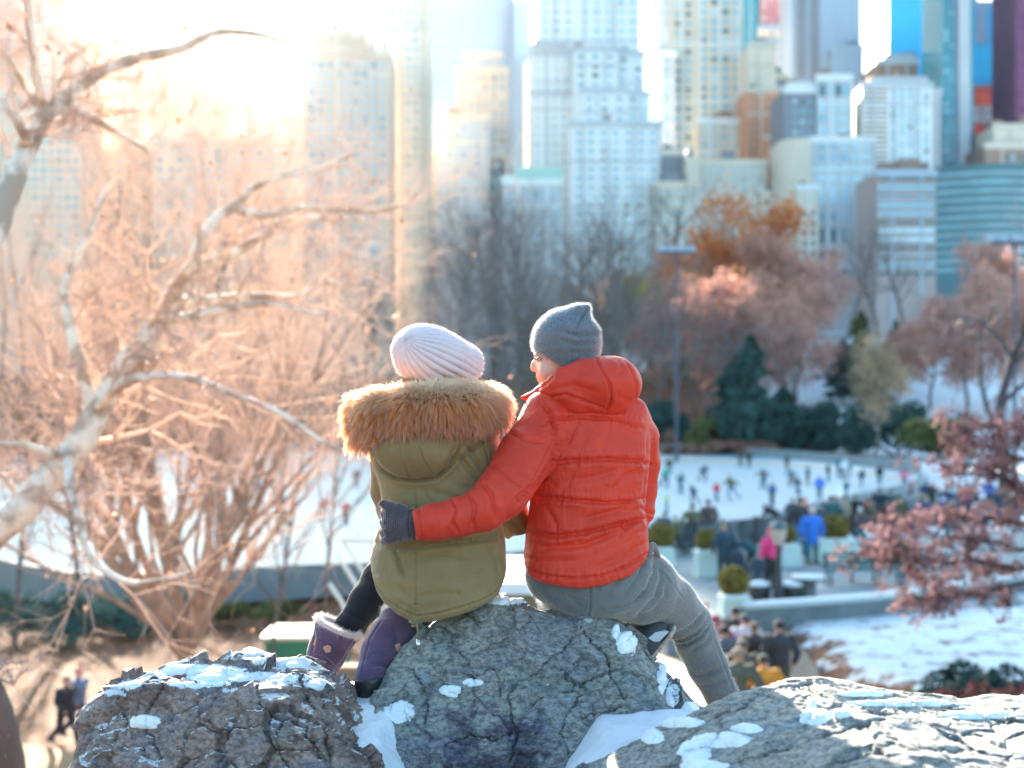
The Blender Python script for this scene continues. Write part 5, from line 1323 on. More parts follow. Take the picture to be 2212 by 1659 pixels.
def snow_on(name, label, V, Fq, N, blobs, thick=.012, seed=0, extra=None):
    """loose snow lying on part of a boulder: blobs are (x, y, z, rx, ry, rz, strength)"""
    x, y, z = V.T
    m = np.full(len(V), -1.0)
    cu, cv = 1106 + x / y * F, HZ - (z - CZ) / y * F
    for (bu, bv, d, ru, rv, s) in blobs:
        q = 1 - np.sqrt(((cu - bu) / ru) ** 2 + ((cv - bv) / rv) ** 2)
        q = np.where((N * (V - np.array([0, 0, CZ]))).sum(1) < .15, q, -1)
        m = np.maximum(m, q * s)
    m = m + .5 * fbm(x * .5, y * .8, z * 1.4 + seed, 22, 6, .72) + .30 * (N[:, 2] - .6)
    if extra is not None: m = np.maximum(m, extra(x, y, z, N))
    keep = (m[Fq] > -.16).any(1)
    Fk = Fq[keep]
    if len(Fk) == 0: return None
    lab = np.arange(len(V)); 
    for _ in range(400):
        mn = lab[Fk].min(1); new = lab.copy(); np.minimum.at(new, Fk.ravel(), np.repeat(mn, 4)); new = new[new]
        if (new == lab).all(): break
        lab = new
    fl = lab[Fk[:, 0]]; un, ct = np.unique(fl, return_counts=True); Fk = Fk[fl == un[ct.argmax()]]
    ids = np.unique(Fk); mp = -np.ones(len(V), int); mp[ids] = np.arange(len(ids))
    mm = m[ids]
    t = sstep(-.06, .50, mm) * thick * .62 * (1 + .3 * fbm(x[ids], y[ids], z[ids], 22, 3)) - .0045 * (1 - sstep(-.12, .04, mm))
    W = V[ids] + N[ids] * t[:, None] + np.array([[0, 0, 1]]) * np.maximum(t, 0)[:, None] * .4
    o = mk(name, W, mp[Fk], SNOWM, smooth=True)
    return tag(o, label, 'snow')

RM1 = rock_mat('brown_schist', (.26, .165, .145), (.46, .33, .28), (.26, .26, .31))
RM2 = rock_mat('blue_grey_schist', (.21, .27, .30), (.42, .41, .37), (.31, .33, .36))
RM3 = rock_mat('smooth_grey_schist', (.38, .38, .36), (.48, .46, .42), (.34, .38, .40))
def bl(u, v, d, ru, rv, s=1.2, ry=.10): return (u, v, d, ru, rv, s)

# left boulder
TL_ = [(-400, 2300), (60, 1900), (120, 1720), (170, 1640), (200, 1545), (228, 1500), (265, 1468), (330, 1452), (400, 1436), (470, 1418), (540, 1410), (580, 1424), (640, 1424), (690, 1445), (735, 1486), (765, 1528), (795, 1580), (840, 1660), (900, 1800), (1000, 2100)]
def fr1(t, x):
    lip = .20 + .14 * np.sin((x + .9) * 3.2)
    return .24 * t + 1.5 * np.maximum(0, t - lip) ** 1.15
o, V, Fq, N = boulder('rugged brown boulder in the left foreground with sunlit snowy top', TL_, 4.12, fr1, .7, (-1.55, 3.15, 5.75), (-.22, 4.75, 7.08), .0095, RM1, 3, facet=.030, cell=5.5, dust=-.10, flare=(.3, .45), uc=520, dome=(6.5, .42, .35), cracks=[[(645, 1474), (660, 1510), (720, 1570), (780, 1630)], [(550, 1500), (565, 1530), (600, 1550), (590, 1590), (615, 1640), (640, 1700)], [(425, 1540), (450, 1570), (500, 1580), (565, 1570)], [(360, 1494), (320, 1540), (320, 1580), (350, 1640)], [(450, 1494), (410, 1530), (370, 1540)], [(500, 1580), (480, 1630), (465, 1700)], [(250, 1500), (262, 1560), (240, 1640)], [(690, 1470), (700, 1520)], [(600, 1550), (660, 1570), (690, 1640)]])
snow_on('snow_patch', 'thin snow crust spread over the top of the left boulder', V, Fq, N,
        [bl(430, 1448, 4, 90, 13, .62), bl(600, 1432, 4, 80, 12, .6), bl(520, 1462, 4, 130, 9, .6), bl(690, 1482, 4, 22, 14, .8), bl(280, 1480, 4, 26, 12, .6), bl(450, 1478, 4, 70, 6, .5)], .007, 1)
snow_on('snow_patch', 'small curved snow patch caught in a notch on the face of the left boulder', V, Fq, N, [bl(312, 1560, 3.8, 34, 16, 1.1, .12)], .012, 2)
# centre boulder
TC_ = [(300, 2300), (700, 1900), (780, 1700), (808, 1620), (836, 1500), (852, 1440), (882, 1392), (930, 1350), (1000, 1316), (1060, 1298), (1100, 1288), (1140, 1294), (1160, 1308), (1200, 1326), (1280, 1336), (1340, 1346), (1372, 1368), (1402, 1400), (1430, 1446), (1462, 1480), (1500, 1520), (1560, 1590), (1620, 1700), (1750, 1900), (2000, 2300)]
def fr2(t, x):
    return .35 * t + .85 * np.maximum(0, t - .06) + .9 * np.maximum(0, t - .42) ** 1.1
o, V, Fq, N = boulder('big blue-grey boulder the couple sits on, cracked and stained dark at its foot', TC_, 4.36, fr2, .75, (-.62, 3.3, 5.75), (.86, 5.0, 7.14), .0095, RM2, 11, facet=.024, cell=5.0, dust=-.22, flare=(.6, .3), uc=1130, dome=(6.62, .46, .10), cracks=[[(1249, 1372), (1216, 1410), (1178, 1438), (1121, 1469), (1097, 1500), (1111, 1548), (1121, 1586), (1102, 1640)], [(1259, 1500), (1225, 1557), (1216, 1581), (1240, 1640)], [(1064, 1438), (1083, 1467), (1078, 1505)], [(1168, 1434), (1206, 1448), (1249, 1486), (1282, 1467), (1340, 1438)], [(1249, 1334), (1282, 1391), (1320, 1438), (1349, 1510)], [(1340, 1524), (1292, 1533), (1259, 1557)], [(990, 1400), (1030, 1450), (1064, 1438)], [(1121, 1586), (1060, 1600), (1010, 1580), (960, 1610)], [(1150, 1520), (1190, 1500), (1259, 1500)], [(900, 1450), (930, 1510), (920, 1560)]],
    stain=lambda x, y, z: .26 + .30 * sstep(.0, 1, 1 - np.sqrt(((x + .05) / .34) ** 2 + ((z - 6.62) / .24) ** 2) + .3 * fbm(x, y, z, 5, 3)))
snow_on('snow_patch', 'small snow dab on the middle of the centre boulder, the lower left of two', V, Fq, N, [bl(975, 1492, 4.05, 26, 14, 1.3)], .010, 3)
snow_on('snow_patch', 'small elongated snow dab on the centre boulder, the upper right of two', V, Fq, N, [bl(1020, 1475, 4.08, 22, 8, 1.2)], .009, 13)
snow_on('snow_patch', 'snow wedged beside the hiking shoe on the centre boulder', V, Fq, N, [bl(1355, 1390, 4.2, 24, 24, 1.2), bl(1330, 1365, 4.25, 8, 14, 1)], .016, 4)
snow_on('snow_patch', 'streak of snow running down right of the hiking shoe', V, Fq, N, [bl(1430, 1460, 4.25, 12, 38, 1.1, .2), bl(1455, 1500, 4.2, 16, 28, 1.1, .2), bl(1490, 1530, 4.2, 28, 14, 1.1, .2)], .014, 5)
snow_on('snow_patch', 'bright snow dab on the ridge between the two sitters', V, Fq, N, [bl(1100, 1296, 4.36, 50, 10, .9, .1), bl(958, 1362, 4.25, 9, 7, 1.2, .1)], .010, 6)
snow_on('snow_patch', 'crusty sunlit snow lump at the foot of the centre boulder beside the boot', V, Fq, N, [bl(862, 1535, 4.1, 34, 26, 1.0, .2)], .02, 9)
# right boulder
TR_ = [(800, 2500), (1120, 1760), (1200, 1690), (1280, 1650), (1350, 1618), (1400, 1594), (1440, 1568), (1500, 1538), (1580, 1502), (1650, 1486), (1720, 1471), (1780, 1464), (1840, 1474), (1900, 1488), (2000, 1504), (2080, 1512), (2160, 1502), (2230, 1500), (2500, 1520)]
def fr3(t, x):
    return .07 * t + .16 * np.maximum(0, t - .12) * (1 - sstep(.45, .9, x)) + .9 * np.maximum(0, t - .95)
o, V, Fq, N = boulder('smooth pale boulder filling the lower right corner, half in sun with snow streaks', TR_, 3.55, fr3, .6, (.0, 2.35, 5.95), (1.62, 4.25, 7.06), .0095, RM3, 23, facet=.009, cell=4.0, dust=-.26, strat=(.7, 1, 2.6), cracks=[[(1726, 1480), (1856, 1524), (1956, 1555), (2056, 1595), (2230, 1655)], [(1586, 1650), (1706, 1610), (1831, 1570), (1916, 1565)], [(1456, 1610), (1536, 1555), (1656, 1500), (1751, 1474)], [(1741, 1514), (1756, 1544), (1736, 1570)], [(1800, 1640), (1950, 1612), (2080, 1625)], [(1900, 1495), (2000, 1530), (2212, 1560)]])
snow_on('snow_patch', 'ragged snow streak at the lower left of the right boulder', V, Fq, N, [bl(1500, 1625, 3, 34, 24, 1.1), bl(1560, 1600, 3, 60, 15, 1.1), bl(1520, 1655, 3, 50, 12, 1.0), bl(1610, 1575, 3, 34, 8, 1.0)], .014, 7)
snow_on('snow_patch', 'small snow patch in the middle of the right boulder', V, Fq, N, [bl(1762, 1550, 3, 32, 15, 1.1), bl(1752, 1525, 3, 10, 14, .9), bl(1815, 1545, 3, 20, 7, 1.0)], .013, 8)
snow_on('snow_patch', 'thin snow band on the upper left of the right boulder', V, Fq, N, [bl(1470, 1562, 3, 55, 10, 1.0), bl(1570, 1528, 3, 40, 6, 1.0), bl(1410, 1590, 3, 26, 16, 1.0)], .014, 10)
snow_on('snow_patch', 'sunlit snow strip along the right end of the right boulder', V, Fq, N, [bl(1960, 1520, 3, 110, 6, .8), bl(2120, 1545, 3, 90, 8, .9), bl(2130, 1610, 3, 60, 9, .9), bl(1870, 1500, 3, 50, 5, .8), bl(2190, 1585, 3, 50, 6, .8), bl(1930, 1590, 3, 40, 5, .7)], .010, 12)

# snow lying in the clefts between the boulders, and the stony ground round their feet
def sheet(name, label, cat, x0, x1, y0, y1, fz, m_, h=.012, kind=None):
    xs = np.arange(x0, x1, h); ys = np.arange(y0, y1, h); A, B = np.meshgrid(xs, ys, indexing='ij'); Z = fz(A, B)
    I = np.arange(A.size).reshape(A.shape); q = np.stack([I[:-1, :-1], I[1:, :-1], I[1:, 1:], I[:-1, 1:]], -1).reshape(-1, 4)
    o = mk(name, np.stack([A, B, Z], -1).reshape(-1, 3), q, m_, smooth=True)
    return tag(o, label, cat, kind=kind)
sheet('snow_patch', 'trodden snow filling the cleft between the left and centre boulders', 'snow', -.66, .05, 3.4, 4.5,
      lambda x, y: 6.80 - .25 * (4.2 - y) - .9 * np.maximum(0, 3.62 - y) - .5 * np.maximum(0, y - 4.3) - 1.2 * np.maximum(0, x + .37) + .045 * fbm(x, y, 0 * x, 8, 5, .6), SNOWM)
sheet('snow_patch', 'snow drift lying in the cleft between the centre and right boulders', 'snow', -.02, .62, 3.0, 4.3,
      lambda x, y: 6.765 - .10 * (4.0 - y) + .05 * (x - .25) - .5 * np.maximum(0, 3.3 - y) - 1.2 * np.maximum(0, y - 4.1) - 1.0 * np.maximum(0, .25 - x) + .03 * fbm(x, y, 0 * x, 7, 4), SNOWM)
# ================================================================== THE COUPLE
def fabric(name, c, rough=.6, weave=700, wb=.12, sheen=.15, c2=None, var=.06, spec=.4, streak=None):
    m = bpy.data.materials.new(name); m.use_nodes = True
    nt = m.node_tree; b = nt.nodes['Principled BSDF']; b.inputs['Roughness'].default_value = rough; b.inputs['Specular IOR Level'].default_value = spec
    b.inputs['Sheen Weight'].default_value = sheen; b.inputs['Sheen Roughness'].default_value = .45
    N = nt.nodes.new; Lk = nt.links.new
    tc = N('ShaderNodeTexCoord')
    n1 = N('ShaderNodeTexNoise'); n1.inputs['Scale'].default_value = 9; n1.inputs['Detail'].default_value = 5
    mp = N('ShaderNodeMapping'); Lk(tc.outputs['Object'], mp.inputs['Vector'])
    if streak: mp.inputs['Scale'].default_value = streak
    Lk(mp.outputs[0], n1.inputs['Vector'])
    r = N('ShaderNodeValToRGB'); e = r.color_ramp.elements; e[0].position = .35; e[1].position = .65
    e[0].color = (*[q * (1 - var) for q in c], 1); e[1].color = (*(c2 or [min(1, q * (1 + var)) for q in c]), 1)
    Lk(n1.outputs['Fac'], r.inputs[0])
    n2 = N('ShaderNodeTexNoise'); n2.inputs['Scale'].default_value = weave; n2.inputs['Detail'].default_value = 2; Lk(mp.outputs[0], n2.inputs['Vector'])
    mx = N('ShaderNodeMix'); mx.data_type = 'RGBA'; mx.blend_type = 'OVERLAY'; mx.inputs['Factor'].default_value = .35
    Lk(r.outputs[0], mx.inputs['A']); Lk(n2.outputs['Fac'], mx.inputs['B']); Lk(mx.outputs['Result'], b.inputs['Base Color'])
    n3 = N('ShaderNodeTexNoise'); n3.inputs['Scale'].default_value = 38; n3.inputs['Detail'].default_value = 5; Lk(tc.outputs['Object'], n3.inputs['Vector'])
    ma = N('ShaderNodeMath'); ma.operation = 'MULTIPLY_ADD'; Lk(n2.outputs['Fac'], ma.inputs[0]); ma.inputs[1].default_value = .25; Lk(n3.outputs['Fac'], ma.inputs[2])
    bp = N('ShaderNodeBump'); bp.inputs['Strength'].default_value = wb * 2; bp.inputs['Distance'].default_value = .004
    Lk(ma.outputs[0], bp.inputs['Height']); Lk(bp.outputs[0], b.inputs['Normal'])
    return m
RED = fabric('red_nylon', (.66, .045, .022), rough=.5, wb=.22, var=.08, sheen=.04, spec=.3)
OLV = fabric('olive_cotton', (.245, .163, .066), rough=.6, wb=.25, var=.1, sheen=.3)
GRYP = fabric('grey_jersey', (.150, .155, .158), rough=.95, weave=420, wb=.3, sheen=.5, var=.14, streak=(1, 1, 1))
BEAN = fabric('grey_blue_knit', (.13, .165, .205), rough=.95, weave=380, wb=.35, sheen=.6, var=.12, streak=(.6, .6, 3), c2=(.20, .19, .205))
KNITW = fabric('white_knit', (.84, .68, .72), rough=.9, weave=500, wb=.2, sheen=.5, var=.03)
GLOVEM = fabric('dark_glove_knit', (.075, .065, .085), rough=.95, weave=420, wb=.4, sheen=.5, var=.25, c2=(.12, .07, .09))
LEGB = fabric('black_leggings', (.012, .012, .018), rough=.95, weave=500, wb=.3, sheen=.3)
SUEDE = fabric('purple_suede', (.095, .052, .105), rough=.95, weave=500, wb=.3, sheen=.5, var=.2)
FACE = bpy.data.materials.new('face_skin'); FACE.use_nodes = True
b = FACE.node_tree.nodes['Principled BSDF']; b.inputs['Base Color'].default_value = (.72, .40, .30, 1); b.inputs['Roughness'].default_value = .5
b.inputs['Subsurface Weight'].default_value = .25; b.inputs['Subsurface Radius'].default_value = (.02, .008, .005); b.inputs['Subsurface Scale'].default_value = .5
BLACKR = mat('black_rubber', (.02, .02, .022), rough=.35, bump=.5, bscale=90)

def WR(r, d): return r * d / F
def loft(X, Y, Z, rows, d0, p=2.4):
    zs = np.array([CZ + (HZ - r[0]) / F * d0 for r in rows])[::-1]
    xl = np.array([(r[1] - 1106) / F * d0 for r in rows])[::-1]; xr = np.array([(r[2] - 1106) / F * d0 for r in rows])[::-1]
    cy = np.array([d0 + r[3] for r in rows])[::-1]; ry = np.array([r[4] for r in rows])[::-1]
    A = np.interp(Z, zs, xl); B = np.interp(Z, zs, xr); C = np.interp(Z, zs, cy); Rr = np.interp(Z, zs, ry)
    rx = (B - A) / 2
    q = (np.abs((X - (A + B) / 2) / rx) ** p + np.abs((Y - C) / Rr) ** p) ** (1 / p)
    return (q - 1) * np.minimum(rx, Rr)
def limb(X, Y, Z, pts, k=.02):
    """pts: (u, v, depth, radius in photo units)"""
    return chain(X, Y, Z, [P(*p[:3]) for p in pts], [WR(p[3], p[2]) for p in pts], k)
def uv(V):
    return 1106 + V[:, 0] / V[:, 1] * F, HZ - (V[:, 2] - CZ) / V[:, 1] * F
def polyd(u, v, pts):
    """distance to a polyline and position along it"""
    best = np.full(u.shape, 1e9); along = np.zeros(u.shape); s = 0
    for (a, b), (c, d) in zip(pts[:-1], pts[1:]):
        L = math.hypot(c - a, d - b) + 1e-9
        t = np.clip(((u - a) * (c - a) + (v - b) * (d - b)) / L ** 2, 0, 1)
        q = np.hypot(u - a - t * (c - a), v - b - t * (d - b))
        m = q < best; best = np.where(m, q, best); along = np.where(m, s + t * L, along); s += L
    return best, along, s
def grooves(V, N, lines, facing=True):
    """lines: (points, depth mm, width in photo units, ridge share) -> displacement"""
    u, v = uv(V); D = np.zeros(len(V))
    f = np.clip(-N[:, 1] * 3, 0, 1) if facing else 1
    for ln in lines:
        pts, A, wd = ln[:3]; rg = (ln[3] if len(ln) > 3 else .5) * .6
        q, al, L = polyd(u, v, pts)
        taper = np.clip(np.minimum(al, L - al) / (.18 * L) + .35, 0, 1)
        nq = q + 1.6 * vnoise(u * .06, v * .06, u * 0)
        D += f * taper * .0018 * A * (-np.exp(-(nq / (wd * .8)) ** 2) + rg * np.exp(-((q - 2.1 * wd) / (1.3 * wd)) ** 2))
    return D
def cloth(name, fn, lo, hi, h, m, parent, lines=(), wr=(0, 1, 1, 1), extra=None, fine=True):
    V, Fq = nets(fn, lo, hi, h)
    lab = np.arange(len(V))
    for _ in range(600):
        mn = lab[Fq].min(1); new = lab.copy(); np.minimum.at(new, Fq.ravel(), np.repeat(mn, 4)); new = new[new]
        if (new == lab).all(): break
        lab = new
    fl = lab[Fq[:, 0]]; un, ct = np.unique(fl, return_counts=True); Fq = Fq[np.isin(fl, un[ct > .12 * ct.sum()])]
    ids = np.unique(Fq); mp_ = -np.ones(len(V), int); mp_[ids] = np.arange(len(ids)); V = V[ids]; Fq = mp_[Fq]
    if fine: V, Fq = subdiv(V, Fq, 2)
    N = vnormals(V, Fq)
    D = grooves(V, N, lines)
    if wr[0]:
        x, y, z = V.T
        wx = x + .03 * fbm(x, y, z, 7, 2); wz = z + .03 * fbm(z, x, y, 7, 2)
        rg_ = ridge(wx * wr[1] * 1.2 + wz * 2, y * wr[2], wz * wr[3], 1.0, 4); D = D + wr[0] * (rg_ * .9 + .55 * np.maximum(rg_ - .35, 0)) + wr[0] * .38 * ridge(wx * 1.2, y, wz * .8, 26, 3) * sstep(-.2, .4, fbm(x, y, z, 8, 2))
    if extra is not None: D = D + extra(V, N)
    V = V + N * D[:, None]
    o = mk(name, V, Fq, m, parent, smooth=True, sub=sp(parent))
    return o, V, Fq, N

def pucker(lines, A=.0016, freq=.22, reach=16):
    def f(V, N):
        u, v = uv(V); D = np.zeros(len(V))
        for ln in lines:
            q, al, L = polyd(u, v, ln)
            D += A * np.exp(-q / reach) * vnoise(al * freq, q * .03, np.zeros(len(V)) + len(ln)) * 1.5
        return D * np.clip(-N[:, 1] * 3, 0, 1)
    return f

def hair(name, roots, dirs, lens, m, parent, npts=6, grav=.25, curl=.12, rad=.0005, rs=None, tint=None):
    n = len(roots); rs = rs or np.random.RandomState(1)
    hc = bpy.data.hair_curves.new(name); hc.add_curves([npts] * n)
    p = roots - np.array([sp(parent)]); d = dirs.copy(); out = [p]
    step = (lens / (npts - 1))[:, None]
    for k in range(npts - 1):
        d = d + np.array([[0, 0, -grav]]) * step / .01 * .12 + rs.normal(size=(n, 3)) * curl * .3
        d /= np.linalg.norm(d, axis=1, keepdims=True); p = p + d * step; out.append(p)
    A = np.stack(out, 1).reshape(-1, 3).astype(np.float32)
    hc.position_data.foreach_set('vector', A.ravel())
    ra = hc.attributes.get('radius') or hc.attributes.new('radius', 'FLOAT', 'POINT')
    rr = np.tile(np.linspace(1, .25, npts), n) * rad
    ra.data.foreach_set('value', rr.astype(np.float32))
    if tint is not None:
        ta = hc.attributes.new('tint', 'FLOAT', 'CURVE'); ta.data.foreach_set('value', tint.astype(np.float32))
    hc.materials.append(m)
    o = bpy.data.objects.new(name, hc); COL.objects.link(o); o.parent = parent
    return o
def hair_mat(name, ramp_cols, tinted=False, rough=.35):
    m = bpy.data.materials.new(name); m.use_nodes = True; nt = m.node_tree; N = nt.nodes.new; Lk = nt.links.new
    for q in list(nt.nodes):
        if q.type == 'BSDF_PRINCIPLED': nt.nodes.remove(q)
    ci = N('ShaderNodeHairInfo'); r = N('ShaderNodeValToRGB'); el = r.color_ramp.elements
    el[0].position = 0; el[0].color = (*ramp_cols[0], 1); el[1].position = 1; el[1].color = (*ramp_cols[-1], 1)
    for i, c in enumerate(ramp_cols[1:-1]):
        e = el.new((i + 1) / (len(ramp_cols) - 1)); e.color = (*c, 1)
    Lk(ci.outputs['Intercept'], r.inputs[0]); src = r.outputs[0]
    if tinted:
        at = N('ShaderNodeAttribute'); at.attribute_name = 'tint'
        mx = N('ShaderNodeMix'); mx.data_type = 'RGBA'; Lk(at.outputs['Fac'], mx.inputs['Factor']); Lk(src, mx.inputs['A']); mx.inputs['B'].default_value = (*tinted, 1); src = mx.outputs['Result']
    a = N('ShaderNodeBsdfDiffuse'); t = N('ShaderNodeBsdfTranslucent'); g = N('ShaderNodeBsdfGlossy'); g.inputs['Roughness'].default_value = rough
    Lk(src, a.inputs[0]); Lk(src, t.inputs[0]); g.inputs[0].default_value = (.9, .85, .8, 1)
    m1 = N('ShaderNodeMixShader'); m1.inputs[0].default_value = .72; Lk(a.outputs[0], m1.inputs[1]); Lk(t.outputs[0], m1.inputs[2])
    m2 = N('ShaderNodeMixShader'); m2.inputs[0].default_value = .08; Lk(m1.outputs[0], m2.inputs[1]); Lk(g.outputs[0], m2.inputs[2])
    Lk(m2.outputs[0], nt.nodes['Material Output'].inputs['Surface'])
    return m
SC.cycles_curves.shape = 'RIBBONS' if hasattr(SC, 'cycles_curves') else 'RIBBONS'
def fuzz(o, V, Fq, m, parent, n, ln, rad=.00025, rs=None, sel=None, name='fuzz', grav=0.0):
    rs = rs or np.random.RandomState(9); N = vnormals(V, Fq)
    cand = np.arange(len(V)) if sel is None else np.where(sel)[0]
    i = cand[rs.randint(len(cand), size=n)]
    r_ = V[i] + rs.normal(size=(n, 3)) * .002; d = N[i] + rs.normal(size=(n, 3)) * .45; d /= np.linalg.norm(d, axis=1, keepdims=True)
    return hair(name, r_, d, ln * rs.uniform(.4, 1.3, n), m, parent, npts=3, grav=grav, curl=.3, rad=rad, rs=rs)

# ------------------------------------------------------------------ the man
man = thing('person', 'man in a red padded jacket and grey beanie, his arm round the woman', 'person', tuple(P(1270, 1325, 4.38)))
def man_head(X, Y, Z):
    f = ell(X, Y, Z, P(1222, 742, 4.40), (WR(60, 4.4), .098, WR(72, 4.4)))
    f = smin(f, ell(X, Y, Z, P(1196, 800, 4.41), (WR(34, 4.4), .062, WR(40, 4.4))), .022)
    f = smin(f, ell(X, Y, Z, P(1176, 786, 4.43), (WR(22, 4.4), .05, WR(28, 4.4))), .016)   # face front, below the brow
    f = smin(f, ell(X, Y, Z, P(1163, 765, 4.42), (WR(10, 4.4), .045, WR(9, 4.4))), .012)   # brow ridge
    f = smax(f, -ell(X, Y, Z, P(1159, 777, 4.375), (WR(9, 4.4), .020, WR(6, 4.4))), .006)  # eye socket
    f = smin(f, limb(X, Y, Z, [(1164, 774, 4.425, 5), (1156, 788, 4.425, 6), (1152.5, 797, 4.425, 6.5)]), .006)  # nose
    f = smin(f, ell(X, Y, Z, P(1161, 799, 4.412), (WR(7, 4.4), .011, WR(5, 4.4))), .006)  # nostril wing
    f = smin(f, ell(X, Y, Z, P(1164, 813, 4.42), (WR(7, 4.4), .022, WR(4, 4.4))), .006)   # upper lip
    f = smin(f, ell(X, Y, Z, P(1166, 821, 4.42), (WR(6.5, 4.4), .020, WR(4, 4.4))), .005)  # lower lip
    f = smin(f, ell(X, Y, Z, P(1176, 838, 4.42), (WR(14, 4.4), .03, WR(13, 4.4))), .012)  # chin
    f = smin(f, ell(X, Y, Z, P(1183, 803, 4.375), (WR(18, 4.4), .03, WR(20, 4.4))), .016)  # cheek
    f = smin(f, limb(X, Y, Z, [(1225, 790, 4.42, 44), (1255, 880, 4.40, 48)]), .03)        # neck
    return f
def man_body(X, Y, Z):
    f = man_head(X, Y, Z)
    f = smin(f, limb(X, Y, Z, [(1270, 930, 4.38, 70), (1270, 1100, 4.38, 72), (1270, 1240, 4.38, 66)]), .05)
    f = smin(f, limb(X, Y, Z, [(1200, 920, 4.36, 36), (1135, 990, 4.26, 34), (1075, 1078, 4.13, 30), (990, 1118, 4.09, 22), (905, 1136, 4.08, 19)]), .02)
    f = smin(f, limb(X, Y, Z, [(1370, 930, 4.38, 36), (1386, 1010, 4.44, 24), (1382, 1110, 4.44, 22), (1350, 1120, 4.62, 18)]), .02)
    f = smin(f, limb(X, Y, Z, [(1330, 1260, 4.4, 54), (1480, 1340, 4.64, 36), (1520, 1425, 4.62, 27), (1585, 1560, 4.56, 20)]), .02)
    f = smin(f, limb(X, Y, Z, [(1225, 1265, 4.42, 50), (1205, 1290, 4.86, 30), (1330, 1345, 4.60, 18), (1400, 1375, 4.50, 15)]), .02)
    return f
lo, hi = P(880, 1600, 4.3) + [0, -.35, 0], P(1640, 640, 4.3) + [.02, .75, 0]
Vb, Fb = nets(man_body, lo, hi, .0062)
mk('body', Vb, Fb, FACE, man, smooth=True, sub=sp(man))
Vh, Fh = None, None
# stubble and eye
V, Fq = nets(lambda X, Y, Z: ell(X, Y, Z, P(1163.5, 776, 4.372), (.0085, .009, .0075)), P(1163.5, 776, 4.372) - .014, P(1163.5, 776, 4.372) + .014, .0016)
mk('eye', V, Fq, mat('eye_white', (.6, .56, .52), rough=.25), man, smooth=True, sub=sp(man))
rsx = np.random.RandomState(4)
n = 60; rt_ = P(1162, 774.5, 4.366) + rsx.normal(size=(n, 3)) * [.004, .002, .0008]
hair('eyelash', rt_, np.tile([-.8, -.3, -.1], (n, 1)) + rsx.normal(size=(n, 3)) * .15, np.full(n, .008), hair_mat('dark_hair', [(.03, .02, .015), (.02, .012, .01)]), man, npts=3, grav=0, rad=.0004, rs=rsx)
n = 160; tt = rsx.rand(n); rt_ = P(1158, 764, 4.385) + np.stack([tt * .022, -.02 * tt + rsx.normal(size=n) * .004, -.001 + rsx.normal(size=n) * .0014], 1)
hair('eyebrow', rt_, np.tile([.8, -.3, .1], (n, 1)) + rsx.normal(size=(n, 3)) * .2, np.full(n, .008), bpy.data.materials['dark_hair'], man, npts=3, grav=0, rad=.0004, rs=rsx)

# jacket
MR_ = [(842, 1205, 1325, .02, .09), (858, 1185, 1362, .02, .105), (880, 1164, 1388, .015, .122), (910, 1158, 1402, .01, .135), (950, 1164, 1404, .0, .14), (1000, 1158, 1400, -.005, .142), (1050, 1150, 1396, -.005, .142), (1100, 1143, 1393, 0, .142),
       (1150, 1138, 1397, .0, .145), (1200, 1134, 1403, .0, .15), (1240, 1134, 1406, .0, .15), (1275, 1142, 1400, .0, .148)]
hem_u = [1100, 1135, 1180, 1240, 1300, 1360, 1405, 1440]; hem_v = [1236, 1242, 1257, 1263, 1257, 1236, 1203, 1180]
def jacket(X, Y, Z):
    f = loft(X, Y, Z, MR_, 4.38)
    f = smax(f, Z - P(0, 838, 4.38)[2], .03)
    f = smin(f, limb(X, Y, Z, [(1218, 890, 4.37, 48), (1188, 905, 4.34, 60), (1138, 985, 4.25, 59), (1082, 1068, 4.13, 54), (1045, 1100, 4.10, 46), (990, 1118, 4.08, 40), (940, 1128, 4.06, 36), (896, 1135, 4.05, 33)], .014), .018)
    f = smin(f, limb(X, Y, Z, [(1352, 905, 4.38, 52), (1384, 945, 4.41, 38), (1391, 1000, 4.44, 32), (1389, 1060, 4.44, 28), (1385, 1104, 4.43, 27), (1372, 1122, 4.50, 26), (1340, 1120, 4.66, 24)], .014), .012)
    x0 = P(894, 1135, 4.05)
    ax = P(894, 1135, 4.05) - P(940, 1128, 4.06); ax /= np.linalg.norm(ax)
    f = smax(f, ((X - x0[0]) * ax[0] + (Y - x0[1]) * ax[1] + (Z - x0[2]) * ax[2]), .006)
    u = 1106 + X / 4.30 * F
    zh = CZ + (HZ - np.interp(u, hem_u, hem_v)) / F * 4.32
    f = smax(f, zh + .03 * np.clip((Y - 4.3) / .1, 0, 2) - Z, .012)
    return f
SEAMW = .72
q1 = [(1168, 918), (1200, 905), (1260, 901), (1330, 905), (1390, 925)]
q2 = [(1196, 1000), (1250, 994), (1320, 992), (1380, 996), (1412, 1006)]
q3 = [(1160, 1072), (1230, 1080), (1300, 1086), (1360, 1084), (1395, 1076)]
q4 = [(1150, 1150), (1200, 1158), (1260, 1152), (1330, 1134), (1398, 1120)]
qh = [(1134, 1228), (1180, 1244), (1240, 1250), (1300, 1244), (1360, 1222), (1404, 1190)]
arms = [(1170, 868), (1188, 890), (1202, 930), (1204, 968), (1190, 1010), (1150, 1055), (1120, 1085)]
seam2 = [(1192, 952), (1168, 1000), (1140, 1050), (1108, 1082)]
